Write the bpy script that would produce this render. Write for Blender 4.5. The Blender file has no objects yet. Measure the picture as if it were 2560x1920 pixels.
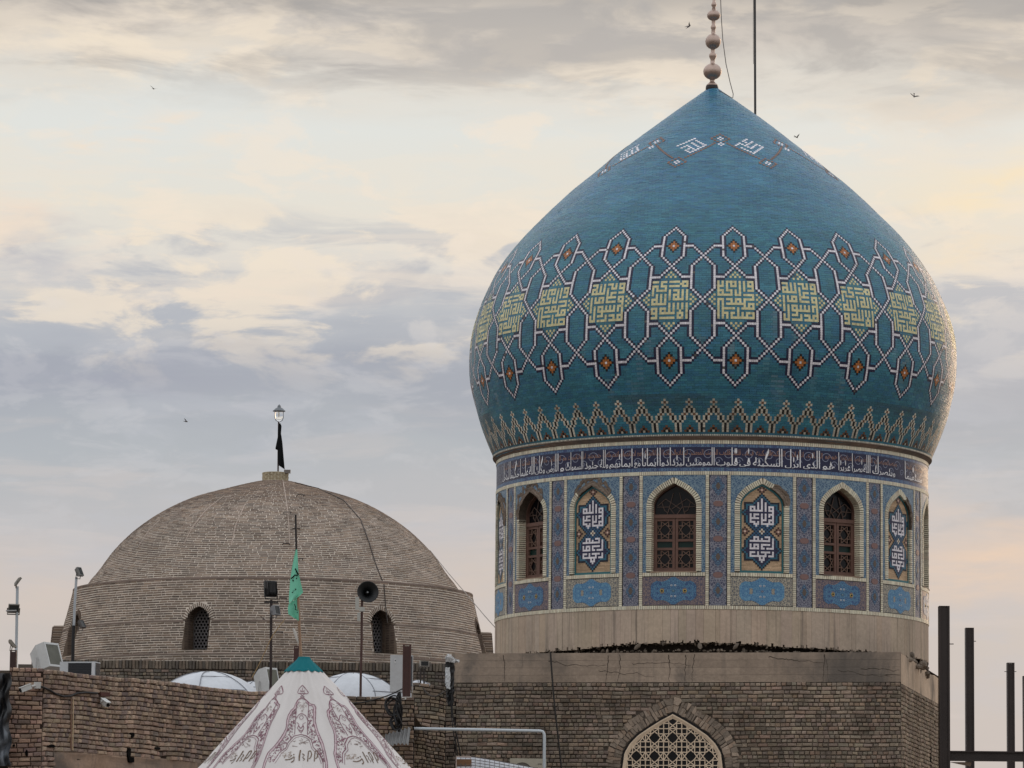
import bpy, math, random
import numpy as np
from mathutils import Matrix, Vector

random.seed(7)
RNG = np.random.default_rng(11)
SC = bpy.context.scene
COL = SC.collection
rad = math.radians

# ------------------------------------------------------------------ camera
FPX = 10500.0                      # focal length in photograph pixels (2560 wide)
PITCH = math.atan((2313 - 960) / FPX)
ROLL = 0.0098
CAM = np.array([0.0, 0.0, 1.6])
_F = np.array([0, math.cos(PITCH), math.sin(PITCH)])
_R0 = np.array([1.0, 0, 0])
_U0 = np.array([0, -math.sin(PITCH), math.cos(PITCH)])
_R = _R0 * math.cos(ROLL) + _U0 * math.sin(ROLL)
_U = _U0 * math.cos(ROLL) - _R0 * math.sin(ROLL)
cam_data = bpy.data.cameras.new('camera')
cam_data.sensor_width = 36.0
cam_data.lens = FPX / 2560 * 36.0
cam_data.clip_start = 0.5
cam_data.clip_end = 20000
cam = bpy.data.objects.new('camera', cam_data)
COL.objects.link(cam)
_m = Matrix.Identity(4)
for i in range(3):
    _m[i][0] = _R[i]; _m[i][1] = _U[i]; _m[i][2] = -_F[i]; _m[i][3] = CAM[i]
cam.matrix_world = _m
SC.camera = cam

# ------------------------------------------------------------------ look
SC.view_settings.view_transform = 'Standard'
SC.view_settings.look = 'None'
SC.view_settings.gamma = 1.0
SC.view_settings.use_curve_mapping = False
SC.view_settings.exposure = 0.0
SC.cycles.max_bounces = 5
SC.cycles.diffuse_bounces = 2
SC.cycles.glossy_bounces = 2
SC.cycles.transmission_bounces = 4

# ------------------------------------------------------------------ node helpers
class NT:
    def __init__(s, nt): s.t = nt; s.n = nt.nodes; s.l = nt.links
    def new(s, kind, **kw):
        x = s.n.new(kind)
        for k, v in kw.items(): setattr(x, k, v)
        return x
    def set(s, sock, v):
        if isinstance(v, bpy.types.NodeSocket): s.l.new(v, sock)
        elif isinstance(v, (tuple, list)) and len(v) == 3 and sock.type == 'RGBA': sock.default_value = (*v, 1)
        else: sock.default_value = v
    def math(s, op, a, b=None, c=None, clamp=False):
        x = s.new('ShaderNodeMath', operation=op, use_clamp=clamp)
        s.set(x.inputs[0], a)
        if b is not None: s.set(x.inputs[1], b)
        if c is not None: s.set(x.inputs[2], c)
        return x.outputs[0]
    def mix(s, f, a, b, blend='MIX'):
        x = s.new('ShaderNodeMix', data_type='RGBA', blend_type=blend)
        s.set(x.inputs[0], f); s.set(x.inputs[6], a); s.set(x.inputs[7], b)
        return x.outputs[2]
    def ramp(s, f, stops, interp='LINEAR'):
        x = s.new('ShaderNodeValToRGB'); r = x.color_ramp; r.interpolation = interp
        while len(r.elements) < len(stops): r.elements.new(0.5)
        for e, (p, c) in zip(r.elements, stops):
            e.position = p
            e.color = (*c, 1) if len(c) == 3 else c
        s.set(x.inputs[0], f)
        return x.outputs[0]
    def noise(s, vec, scale, detail=4, rough=0.55, dist=0.0, col=False):
        x = s.new('ShaderNodeTexNoise')
        s.set(x.inputs['Vector'], vec)
        x.inputs['Scale'].default_value = scale
        x.inputs['Detail'].default_value = detail
        x.inputs['Roughness'].default_value = rough
        x.inputs['Distortion'].default_value = dist
        return x.outputs[1 if col else 0]
    def maprange(s, v, a, b, c=0.0, d=1.0, smooth=True):
        x = s.new('ShaderNodeMapRange', interpolation_type='SMOOTHSTEP' if smooth else 'LINEAR')
        s.set(x.inputs[0], v)
        for i, q in enumerate((a, b, c, d)): x.inputs[i + 1].default_value = q
        return x.outputs[0]
    def sep(s, v):
        x = s.new('ShaderNodeSeparateXYZ'); s.set(x.inputs[0], v); return x.outputs
    def comb(s, a, b, c):
        x = s.new('ShaderNodeCombineXYZ')
        for i, q in enumerate((a, b, c)): s.set(x.inputs[i], q)
        return x.outputs[0]

def srgb(r, g, b):
    return tuple(((v / 255) / 12.92 if v / 255 <= .04045 else ((v / 255 + .055) / 1.055) ** 2.4) for v in (r, g, b))

# ------------------------------------------------------------------ sky and sun
SUN_AZ, SUN_EL = rad(26), rad(9)
world = bpy.data.worlds.new('World')
SC.world = world
world.use_nodes = True
W = NT(world.node_tree)
W.n.clear()
tc = W.new('ShaderNodeTexCoord')
dx_, dy_, dz_ = W.sep(tc.outputs['Generated'])
def sky_noise(k, kz, detail, rough, dist, off=0.0):
    return W.noise(W.comb(W.math('MULTIPLY', dx_, k), W.math('MULTIPLY', dy_, k), W.math('MULTIPLY_ADD', dz_, kz, off)), 1.0, detail, rough, dist)
warp = sky_noise(9, 34, 4, .6, 0.0)
warp2 = sky_noise(30, 110, 5, .6, 0.3, 3.0)
el = W.math('ADD', dz_, W.math('MULTIPLY', W.math('SUBTRACT', warp, 0.5), 0.026))
el = W.math('ADD', el, W.math('MULTIPLY', W.math('SUBTRACT', warp2, 0.5), 0.010))
EMAX = 0.40
def ey(y): return (2313 - y) / FPX / EMAX            # photograph row -> ramp position
base = W.ramp(W.math('DIVIDE', el, EMAX), [
    (0.00, srgb(194, 189, 187)), (ey(1560), srgb(203, 196, 192)), (ey(1380), srgb(195, 193, 195)), (ey(1150), srgb(178, 184, 191)),
    (ey(940), srgb(165, 171, 183)), (ey(830), srgb(186, 190, 197)), (ey(690), srgb(224, 219, 212)), (ey(520), srgb(230, 226, 216)),
    (ey(370), srgb(226, 228, 224)), (ey(230), srgb(224, 220, 212)), (ey(110), srgb(214, 205, 196)), (ey(10), srgb(168, 164, 161)),
    (ey(-200), srgb(190, 187, 184)), (1.000, (1.06, 1.09, 1.14))])
def window(*st):
    return W.ramp(W.math('DIVIDE', dz_, EMAX), [(ey(y), (v, v, v)) for y, v in st])
colr = base
n1 = sky_noise(30, 92, 6, .58, .35, 1.7)
n2 = sky_noise(22, 84, 6, .58, .5, 7.3)
n3 = sky_noise(13, 105, 6, .6, .5, 4.1)
n4 = sky_noise(44, 110, 5, .6, .4, 9.9)
def layer_(mask, win, k, c):
    global colr
    colr = W.mix(W.math('MULTIPLY', W.math('MULTIPLY', mask, win), k), colr, srgb(*c))
# grey-blue cloud bodies, then their sunlit cream tops, then small puffs
layer_(W.maprange(n2, .47, .60), window((1000, 0), (880, 1), (640, 1), (520, 0)), .72, (178, 183, 193))
layer_(W.maprange(n1, .50, .60), window((1010, 0), (830, .9), (600, 1), (470, .25), (300, .25), (230, .9), (90, 1), (20, .2)), .80, (243, 229, 210))
layer_(W.maprange(n3, .50, .64), window((900, 0), (780, .8), (420, .7), (330, .15), (250, .4), (60, .3), (-100, 0)), .55, (238, 226, 212))
layer_(W.maprange(n4, .52, .63), window((900, 0), (700, .9), (420, .8), (330, 1), (260, .5), (200, 0)), .62, (244, 230, 213))
layer_(W.maprange(n2, .44, .60), window((330, 0), (190, .75), (60, 1), (-300, 1), (-1500, .3)), .82, (170, 168, 168))
layer_(W.maprange(n3, .52, .64), window((1700, .8), (1500, .9), (1150, .8), (1000, 0)), .40, (212, 203, 200))
layer_(W.maprange(n1, .50, .64), window((1700, .5), (1400, .8), (1000, .9), (900, 0)), .42, (190, 194, 203))
layer_(W.maprange(n4, .50, .62), window((1500, 0), (1250, .6), (900, .8), (760, .6), (560, 0)), .40, (208, 208, 212))
_ww = W.math('SUBTRACT', warp2, 0.5)
_bv = W.comb(W.math('ADD', dx_, W.math('MULTIPLY', _ww, .048)), W.math('ADD', dz_, W.math('MULTIPLY', _ww, .030)), W.math('MULTIPLY', W.math('LESS_THAN', dy_, 0.0), 9.0))
def blob(px, py, sx, sy):
    """soft cloud mass round a direction of the sky"""
    k = 2.1
    v = W.new('ShaderNodeVectorMath', operation='MULTIPLY_ADD')
    W.set(v.inputs[0], _bv)
    v.inputs[1].default_value = (FPX / sx / k, FPX / sy / k, 1)
    v.inputs[2].default_value = (-(px - 1280) / sx / k, -(2313 - py) / sy / k, 0)
    g = W.new('ShaderNodeTexGradient', gradient_type='QUADRATIC_SPHERE')
    W.l.new(v.outputs[0], g.inputs[0])
    return g.outputs[1]
for (px, py, sx, sy, cc, k) in [
    (250, 130, 420, 45, (242, 228, 208), .8), (200, 5, 900, 50, (152, 149, 147), .8), (1250, 90, 480, 90, (184, 180, 177), .7), (860, 195, 120, 26, (168, 165, 165), .6),
    (330, 330, 520, 70, (226, 229, 227), .6), (235, 385, 55, 26, (243, 227, 208), .8), (385, 362, 55, 24, (242, 227, 210), .7), (545, 380, 55, 26, (241, 228, 212), .7),
    (15, 590, 90, 60, (243, 224, 206), .85), (110, 680, 160, 60, (184, 186, 196), .7), (640, 760, 330, 26, (240, 224, 208), .6), (300, 960, 520, 60, (160, 164, 180), .6),
    (2480, 480, 220, 70, (246, 228, 198), .9), (2440, 620, 160, 40, (244, 226, 200), .7), (2330, 300, 330, 60, (228, 214, 198), .6), (2300, 100, 480, 120, (184, 180, 176), .7), (2480, 900, 260, 170, (196, 196, 200), .6),
    (2480, 1390, 330, 90, (236, 208, 184), .75), (1150, 1480, 300, 120, (214, 200, 190), .6), (80, 1530, 380, 90, (214, 200, 191), .6)]:
    colr = W.mix(W.math('MULTIPLY', blob(px, py, sx, sy), k), colr, srgb(*cc))
sky = W.new('ShaderNodeTexSky', sky_type='NISHITA', sun_disc=False)
sky.sun_elevation = SUN_EL
sky.sun_rotation = SUN_AZ
sky.air_density = 1.5; sky.dust_density = 3.0
bg1 = W.new('ShaderNodeBackground'); W.set(bg1.inputs[0], sky.outputs[0]); bg1.inputs[1].default_value = 0.08
bg2 = W.new('ShaderNodeBackground'); W.set(bg2.inputs[0], colr); bg2.inputs[1].default_value = 1.0
mx = W.new('ShaderNodeMixShader'); mx.inputs[0].default_value = 0.96
W.l.new(bg1.outputs[0], mx.inputs[1]); W.l.new(bg2.outputs[0], mx.inputs[2])
world.cycles.sampling_method = 'MANUAL'
world.cycles.sample_map_resolution = 512
wo = W.new('ShaderNodeOutputWorld'); W.l.new(mx.outputs[0], wo.inputs[0])

sun_d = bpy.data.lights.new('sun', 'SUN')
sun_d.energy = 0.5
sun_d.angle = rad(24)
sun_d.color = (1.0, 0.70, 0.44)
sun = bpy.data.objects.new('sun', sun_d)
COL.objects.link(sun)
_sd = Vector((math.sin(SUN_AZ) * math.cos(SUN_EL), math.cos(SUN_AZ) * math.cos(SUN_EL), math.sin(SUN_EL)))
sun.rotation_euler = _sd.to_track_quat('Z', 'Y').to_euler()
sun.location = (60, 150, 60)

# ------------------------------------------------------------------ projection helpers (measuring the photograph)
def P(px, py, Y):
    """world point at depth Y that the photograph shows at (px, py)"""
    d = _F + (px - 1280) / FPX * _R + (960 - py) / FPX * _U
    return CAM + d * (Y / d[1])
def PP(px, py, p0, nrm):
    d = _F + (px - 1280) / FPX * _R + (960 - py) / FPX * _U
    return CAM + d * (np.dot(np.asarray(p0) - CAM, nrm) / np.dot(d, nrm))
def proj(p):
    d = np.asarray(p) - CAM
    z = d @ _F
    return 1280 + FPX * (d @ _R) / z, 960 - FPX * (d @ _U) / z
def ppm(Y): return FPX / Y

# ------------------------------------------------------------------ object helpers
WM = {}
def link(o, parent=None):
    COL.objects.link(o)
    if parent is not None:
        o.parent = parent
        o.matrix_parent_inverse = WM[parent.name].inverted()
    WM[o.name] = Matrix.Identity(4)
    return o
def tag(o, label=None, cat=None, group=None, kind=None):
    if label: o['label'] = label
    if cat: o['category'] = cat
    if group: o['group'] = group
    if kind: o['kind'] = kind
    return o
def thing(name, loc, label, cat, group=None):
    o = bpy.data.objects.new(name, None)
    o.empty_display_size = 0.3
    COL.objects.link(o)
    o.location = tuple(float(q) for q in loc)
    WM[o.name] = Matrix.Translation(o.location)
    return tag(o, label, cat, group)

T8 = np.array([[4, 5, 6, 7], [0, 1, 5, 4], [1, 2, 6, 5], [2, 3, 7, 6], [3, 0, 4, 7]])
T8C = np.vstack([T8, [[3, 2, 1, 0]]])
T12 = np.array([[8, 9, 10, 11], [4, 5, 9, 8], [5, 6, 10, 9], [6, 7, 11, 10], [7, 4, 8, 11],
                [0, 1, 5, 4], [1, 2, 6, 5], [2, 3, 7, 6], [3, 0, 4, 7]])

def make_mesh(name, V, Q, T, CQ, CT, pc=None, smooth=False):
    me = bpy.data.meshes.new(name)
    nv, nq, nt = len(V), len(Q), len(T)
    me.vertices.add(nv)
    me.vertices.foreach_set('co', np.asarray(V, np.float32).ravel())
    me.loops.add(nq * 4 + nt * 3)
    li = np.concatenate([np.asarray(Q, np.int32).ravel(), np.asarray(T, np.int32).ravel()]) if nt else np.asarray(Q, np.int32).ravel()
    me.loops.foreach_set('vertex_index', li.astype(np.int32))
    me.polygons.add(nq + nt)
    ls = np.concatenate([np.arange(nq) * 4, nq * 4 + np.arange(nt) * 3]).astype(np.int32)
    me.polygons.foreach_set('loop_start', ls)
    me.polygons.foreach_set('use_smooth', np.full(nq + nt, bool(smooth)))
    at = me.attributes.new('col', 'FLOAT_COLOR', 'FACE')
    cc = np.ones((nq + nt, 4), np.float32)
    if nq: cc[:nq, :3] = CQ
    if nt: cc[nq:, :3] = CT
    at.data.foreach_set('color', cc.ravel())
    if pc is not None:
        a2 = me.attributes.new('pc', 'FLOAT_VECTOR', 'POINT')
        a2.data.foreach_set('vector', np.asarray(pc, np.float32).ravel())
    me.update(calc_edges=True)
    me.validate()
    return me

class MB:
    def __init__(s):
        s.v = []; s.q = []; s.t = []; s.cq = []; s.ct = []; s.pc = []; s.n = 0; s.usepc = False
    def add(s, V, Q=None, T=None, col=(.5, .5, .5), pc=None):
        V = np.asarray(V, float).reshape(-1, 3)
        s.v.append(V)
        if pc is not None: s.usepc = True
        s.pc.append(np.zeros_like(V) if pc is None else np.asarray(pc, float).reshape(-1, 3))
        if Q is not None and len(Q):
            Q = np.asarray(Q).reshape(-1, 4); s.q.append(Q + s.n)
            s.cq.append(np.broadcast_to(np.asarray(col, float), (len(Q), 3)))
        if T is not None and len(T):
            T = np.asarray(T).reshape(-1, 3); s.t.append(T + s.n)
            s.ct.append(np.broadcast_to(np.asarray(col, float), (len(T), 3)))
        s.n += len(V)
        return s
    def bulk(s, PA, C, topo=T8):
        PA = np.asarray(PA); n, k = PA.shape[:2]
        if n == 0: return s
        Q = (topo[None] + (np.arange(n) * k)[:, None, None]).reshape(-1, 4)
        s.v.append(PA.reshape(-1, 3)); s.pc.append(np.zeros((n * k, 3)))
        s.q.append(Q + s.n); s.cq.append(np.repeat(np.asarray(C, float), len(topo), 0)); s.n += n * k
        return s
    def box(s, c, size, col=(.5, .5, .5), rot=None, taper=1.0):
        hx, hy, hz = [q / 2 for q in size]
        V = np.array([[-hx, hy, -hz], [hx, hy, -hz], [hx, hy, hz], [-hx, hy, hz], [-hx, -hy, -hz], [hx, -hy, -hz], [hx, -hy, hz], [-hx, -hy, hz]])
        if rot is not None: V = V @ np.asarray(rot).T
        return s.add(V + np.asarray(c), T8C, col=col)
    def tube(s, pts, r, col=(.5, .5, .5), sides=8, cap=True):
        pts = np.asarray(pts, float); m = len(pts)
        r = np.broadcast_to(np.asarray(r, float), (m,))
        tg = np.gradient(pts, axis=0); tg /= np.linalg.norm(tg, axis=1)[:, None] + 1e-12
        ref = np.array([0, 0, 1.0]) if abs(tg[0][2]) < .9 else np.array([1.0, 0, 0])
        V = []
        u = np.cross(tg[0], ref); u /= np.linalg.norm(u)
        for i in range(m):
            u = u - tg[i] * np.dot(u, tg[i]); u /= np.linalg.norm(u) + 1e-12
            w = np.cross(tg[i], u)
            a = np.arange(sides) * 2 * np.pi / sides
            V.append(pts[i] + r[i] * (np.cos(a)[:, None] * u + np.sin(a)[:, None] * w))
        V = np.concatenate(V)
        Q = [[i * sides + j, i * sides + (j + 1) % sides, (i + 1) * sides + (j + 1) % sides, (i + 1) * sides + j] for i in range(m - 1) for j in range(sides)]
        T = []
        if cap:
            V = np.vstack([V, pts[0], pts[-1]]); a, b = len(V) - 2, len(V) - 1
            T = [[a, (j + 1) % sides, j] for j in range(sides)] + [[b, (m - 1) * sides + j, (m - 1) * sides + (j + 1) % sides] for j in range(sides)]
        return s.add(V, Q, T, col)
    def lathe(s, prof, base, col=(.5, .5, .5), n=32, axis=None):
        """prof: (radius, height) pairs from bottom to top"""
        prof = np.asarray(prof, float); a = np.arange(n) * 2 * np.pi / n
        ring = np.stack([np.cos(a), np.sin(a), 0 * a], 1)
        ax = np.array([0, 0, 1.0]) if axis is None else np.asarray(axis)
        V = np.concatenate([np.asarray(base) + r * ring + h * ax for r, h in prof])
        Q = [[i * n + j, i * n + (j + 1) % n, (i + 1) * n + (j + 1) % n, (i + 1) * n + j] for i in range(len(prof) - 1) for j in range(n)]
        return s.add(V, Q, None, col)
    def prism(s, loop, fn, d0, d1, col=(.5, .5, .5), center=None):
        """star-shaped outline (x, y) extruded from depth d0 to d1 through fn(x, y, d)"""
        L = np.asarray(loop, float); m = len(L)
        c = L.mean(0) if center is None else np.asarray(center)
        V = [fn(x, y, d0) for x, y in L] + [fn(x, y, d1) for x, y in L] + [fn(c[0], c[1], d1)]
        Q = [[i, (i + 1) % m, m + (i + 1) % m, m + i] for i in range(m)]
        T = [[m + i, m + (i + 1) % m, 2 * m] for i in range(m)]
        pc = [(x - c[0], y - c[1], 0) for x, y in L] * 2 + [(0, 0, 0)]
        return s.add(V, Q, T, col, pc=pc)
    def strip(s, a, b, col=(.5, .5, .5), pca=None, pcb=None):
        """quad strip between two equally long polylines"""
        a = np.asarray(a, float); b = np.asarray(b, float); m = len(a)
        Q = [[i, i + 1, m + i + 1, m + i] for i in range(m - 1)]
        pc = None if pca is None else np.vstack([pca, pcb])
        return s.add(np.vstack([a, b]), Q, None, col, pc=pc)
    def build(s, name, mat, parent=None, smooth=False, **tags):
        V = np.concatenate(s.v) if s.v else np.zeros((0, 3))
        Q = np.concatenate(s.q) if s.q else np.zeros((0, 4), int)
        T = np.concatenate(s.t) if s.t else np.zeros((0, 3), int)
        CQ = np.concatenate(s.cq) if s.cq else np.zeros((0, 3))
        CT = np.concatenate(s.ct) if s.ct else np.zeros((0, 3))
        me = make_mesh(name, V, Q, T, CQ, CT, np.concatenate(s.pc) if s.usepc else None, smooth)
        me.materials.append(mat)
        return tag(link(bpy.data.objects.new(name, me), parent), **tags)

def rotm(ax, ang):
    c, s_ = math.cos(ang), math.sin(ang)
    if ax == 'X': return np.array([[1, 0, 0], [0, c, -s_], [0, s_, c]])
    if ax == 'Y': return np.array([[c, 0, s_], [0, 1, 0], [-s_, 0, c]])
    return np.array([[c, -s_, 0], [s_, c, 0], [0, 0, 1]])

def vnoise(x, y, seed=0):
    """smooth value noise in numpy, about -1..1"""
    x = np.asarray(x, float); y = np.asarray(y, float)
    xi = np.floor(x).astype(int); yi = np.floor(y).astype(int); fx = x - xi; fy = y - yi
    fx = fx * fx * (3 - 2 * fx); fy = fy * fy * (3 - 2 * fy)
    def h(a, b):
        n = (a * 374761393 + b * 668265263 + seed * 974711) & 0x7fffffff
        n = ((n ^ (n >> 13)) * 1274126177) & 0x7fffffff
        return ((n ^ (n >> 16)) & 0xffff) / 32767.5 - 1
    return (h(xi, yi) * (1 - fx) + h(xi + 1, yi) * fx) * (1 - fy) + (h(xi, yi + 1) * (1 - fx) + h(xi + 1, yi + 1) * fx) * fy

def emit(PA, C, topo, name, stuff_name, mat, parent, nind=300, hide=()):
    """the largest visible pieces as objects of their own, the rest joined into one part"""
    PA = np.asarray(PA); C = np.asarray(C)
    fr = PA[:, -4:]
    x, y = proj(fr)
    area = .5 * np.abs((x[:, 2] - x[:, 0]) * (y[:, 3] - y[:, 1]) - (x[:, 3] - x[:, 1]) * (y[:, 2] - y[:, 0]))
    nrm = np.cross(fr[:, 1] - fr[:, 0], fr[:, 3] - fr[:, 0])
    face = np.einsum('ij,ij->i', nrm, CAM - fr.mean(1)) > 0
    cx, cy = x.mean(1), y.mean(1)
    ok = face & (cx > 6) & (cx < 2554) & (cy > 6) & (cy < 1914)
    for (a, b, c, d) in hide: ok &= ~((cx > a) & (cx < c) & (cy > b) & (cy < d))
    idx = np.argsort(-(area * ok))[:nind]
    idx = idx[ok[idx]]
    sel = np.zeros(len(PA), bool); sel[idx] = True
    for i in idx:
        c0 = PA[i].mean(0)
        me = make_mesh(name, PA[i] - c0, topo, np.zeros((0, 3), int), C[i], np.zeros((0, 3)))
        me.materials.append(mat)
        o = bpy.data.objects.new(name, me)
        o.location = c0
        link(o, parent)
    if (~sel).any():
        MB().bulk(PA[~sel], C[~sel], topo).build(stuff_name, mat, parent, kind='stuff')

def brick_rows(surf, u0, u1, v0, v1, bw, bh, gap, depth, seed, head=.35, wob=.0, keep=None, pal=None, jit=.2, bev=.25, vjit=.0, wavef=1.0):
    """courses of bricks on surf(u, v, d); returns corner array (n,12,3) and colours"""
    r = np.random.default_rng(seed)
    U0, U1, V0, V1 = [], [], [], []
    nrow = max(1, int(round((v1 - v0) / bh)))
    hh = (v1 - v0) / nrow
    for k in range(nrow):
        u = u0 - r.uniform(0, bw)
        allhead = r.random() < head * .6
        while u < u1:
            w = bw * (.5 if (allhead or r.random() < head) else 1.0) * r.uniform(.9, 1.1)
            a, b = max(u, u0), min(u + w, u1)
            if b - a > bw * .18:
                U0.append(a); U1.append(b); V0.append(v0 + k * hh); V1.append(v0 + (k + 1) * hh)
            u += w
    U0, U1, V0, V1 = map(np.array, (U0, U1, V0, V1))
    if keep is not None:
        m = keep((U0 + U1) / 2, (V0 + V1) / 2)
        U0, U1, V0, V1 = U0[m], U1[m], V0[m], V1[m]
    n = len(U0)
    g = gap / 2
    gu = g * .7
    uu = np.stack([U0 + gu, U1 - gu, U1 - gu, U0 + gu], 1)
    vv = np.stack([V0 + g, V0 + g, V1 - g, V1 - g], 1)
    uu = uu + r.normal(0, jit * gap, uu.shape); vv = vv + r.normal(0, jit * gap, vv.shape)
    if wob:
        vv = vv + wob * (vnoise(uu * 1.3 * wavef, vv * 1.1, seed) + .5 * vnoise(uu * 3.1 * wavef, vv * 2.3, seed + 5))
    dd = depth * (1 + r.normal(0, .28, n))[:, None]
    uc, vc = uu.mean(1, keepdims=True), vv.mean(1, keepdims=True)
    k = bev * bh
    ui = uu + np.sign(uc - uu) * k; vi = vv + np.sign(vc - vv) * k
    tilt = r.normal(0, depth * .12, (n, 4))
    PA = np.concatenate([surf(uu, vv, 0 * uu - .01), surf(uu, vv, np.broadcast_to(dd * .45, uu.shape)), surf(ui, vi, dd + tilt)], 1)
    pal = np.asarray(pal)
    C = pal[r.integers(0, len(pal), n)] * r.uniform(.78, 1.18, (n, 1)) * r.uniform(.96, 1.04, (n, 3))
    C = C * (1 + .16 * vnoise(uc[:, 0] * .9, vc[:, 0] * 1.2, seed + 3))[:, None]
    return PA, np.clip(C, 0, 1), uc[:, 0], vc[:, 0]

# ------------------------------------------------------------------ materials
def mat_base(name):
    m = bpy.data.materials.new(name); m.use_nodes = True
    n = NT(m.node_tree); b = n.n['Principled BSDF']
    return m, n, b
def mat_attr(name, rough=.8, spec=.3, bump=.2, bscale=40, var=.25, vscale=3.0, coat=0.0, grime=0.0, metal=0.0, rvar=.1, stain=None, streak=0.0, sfreq=5, glo=.52):
    """material that takes its colour from the piece and adds grain, relief and wear"""
    m, n, b = mat_base(name)
    at = n.new('ShaderNodeAttribute', attribute_name='col')
    geo = n.new('ShaderNodeNewGeometry').outputs['Position']
    c = at.outputs['Color']
    nz = n.noise(geo, vscale, 6, .6)
    c = n.mix(1.0, c, n.ramp(nz, [(.25, (1 - var,) * 3), (.75, (1 + var * .5,) * 3)]), 'MULTIPLY')
    fz = n.noise(geo, bscale, 5, .65)
    c = n.mix(1.0, c, n.ramp(fz, [(.3, (1 - var * .7,) * 3), (.7, (1 + var * .35,) * 3)]), 'MULTIPLY')
    if grime:
        gz = n.noise(geo, vscale * .35, 5, .6, 1.0)
        c = n.mix(n.math('MULTIPLY', n.maprange(gz, glo, glo + .2), grime), c, stain or (.06, .055, .05))
    if streak:
        x, y, z = n.sep(geo)
        sz = n.noise(n.comb(n.math('MULTIPLY', x, sfreq), n.math('MULTIPLY', y, sfreq), n.math('MULTIPLY', z, .35)), 1.0, 4, .6)
        c = n.mix(n.math('MULTIPLY', n.maprange(sz, .52, .74), streak), c, stain or (.07, .06, .052))
    n.set(b.inputs['Base Color'], c)
    n.set(b.inputs['Roughness'], n.maprange(fz, .3, .7, max(.02, rough - rvar), min(1, rough + rvar)))
    b.inputs['Specular IOR Level'].default_value = spec
    b.inputs['Metallic'].default_value = metal
    if coat:
        b.inputs['Coat Weight'].default_value = coat; b.inputs['Coat Roughness'].default_value = .12
    if bump:
        bp = n.new('ShaderNodeBump'); bp.inputs['Strength'].default_value = bump; bp.inputs['Distance'].default_value = .02
        n.set(bp.inputs['Height'], fz); n.l.new(bp.outputs[0], b.inputs['Normal'])
    return m

M_TILE = mat_attr('glazed_tile', .40, .45, .08, 25, .18, 1.2, rvar=.14, streak=.10, stain=(.10, .11, .10))
M_GROUT = mat_attr('tile_grout', .8, .2, .1, 30, .2, 1.5)
M_BRICK = mat_attr('fired_brick', .92, .15, .55, 55, .32, 2.2, grime=.25)
M_BRICK_OLD = mat_attr('sooty_brick', .95, .12, .7, 45, .38, 1.6, grime=.45, streak=.35, stain=(.045, .040, .036))
M_MORTAR = mat_attr('lime_mortar', .95, .1, .5, 40, .28, 1.4, grime=.15)
M_CREAM = mat_attr('cream_glazed_brick', .5, .35, .15, 60, .18, 2.0)
M_CONC = mat_attr('weathered_concrete', .92, .2, .4, 14, .26, 1.1, grime=.80, streak=.45, stain=(.10, .092, .085), glo=.46)
M_CONCV = mat_attr('board_marked_concrete', .92, .2, .3, 14, .20, 1.1, grime=.35, streak=.75, stain=(.15, .13, .11), sfreq=11)
M_RUBBLE = mat_attr('broken_masonry', .98, .1, .9, 18, .4, 2.5, grime=.3)
M_WOOD = mat_attr('brown_painted_wood', .55, .3, .2, 30, .22, 3.0)
M_STEEL = mat_attr('painted_steel', .5, .4, .12, 25, .25, 2.0, grime=.2, stain=(.05, .03, .022))
M_WHITE = mat_attr('white_enamel', .42, .4, .06, 18, .12, 2.2, grime=.25, stain=(.30, .28, .25))
M_CLOTH = mat_attr('cotton_canvas', .9, .15, .12, 120, .10, 1.2, grime=.16, stain=(.42, .38, .32))
M_PRINT = mat_attr('fabric_print', .9, .1, .0, 60, .25, 6.0)
M_PLASTIC = mat_attr('dark_plastic', .45, .4, .05, 30, .15, 2.0)
M_BRASS = mat_attr('aged_copper', .38, .5, .05, 20, .18, 4.0, metal=.75)
M_SHEET = mat_attr('white_roof_sheet', .6, .3, .15, 9, .14, 1.3, grime=.3, stain=(.36, .35, .33))
M_FLAG = mat_attr('flag_cloth', .85, .15, .05, 90, .10, 2.0)
M_PANE = mat_attr('dark_glass', .15, .22, .02, 4, .2, 1.5)
M_GROUND = mat_attr('paved_ground', .9, .2, .3, 6, .25, .4)

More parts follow.
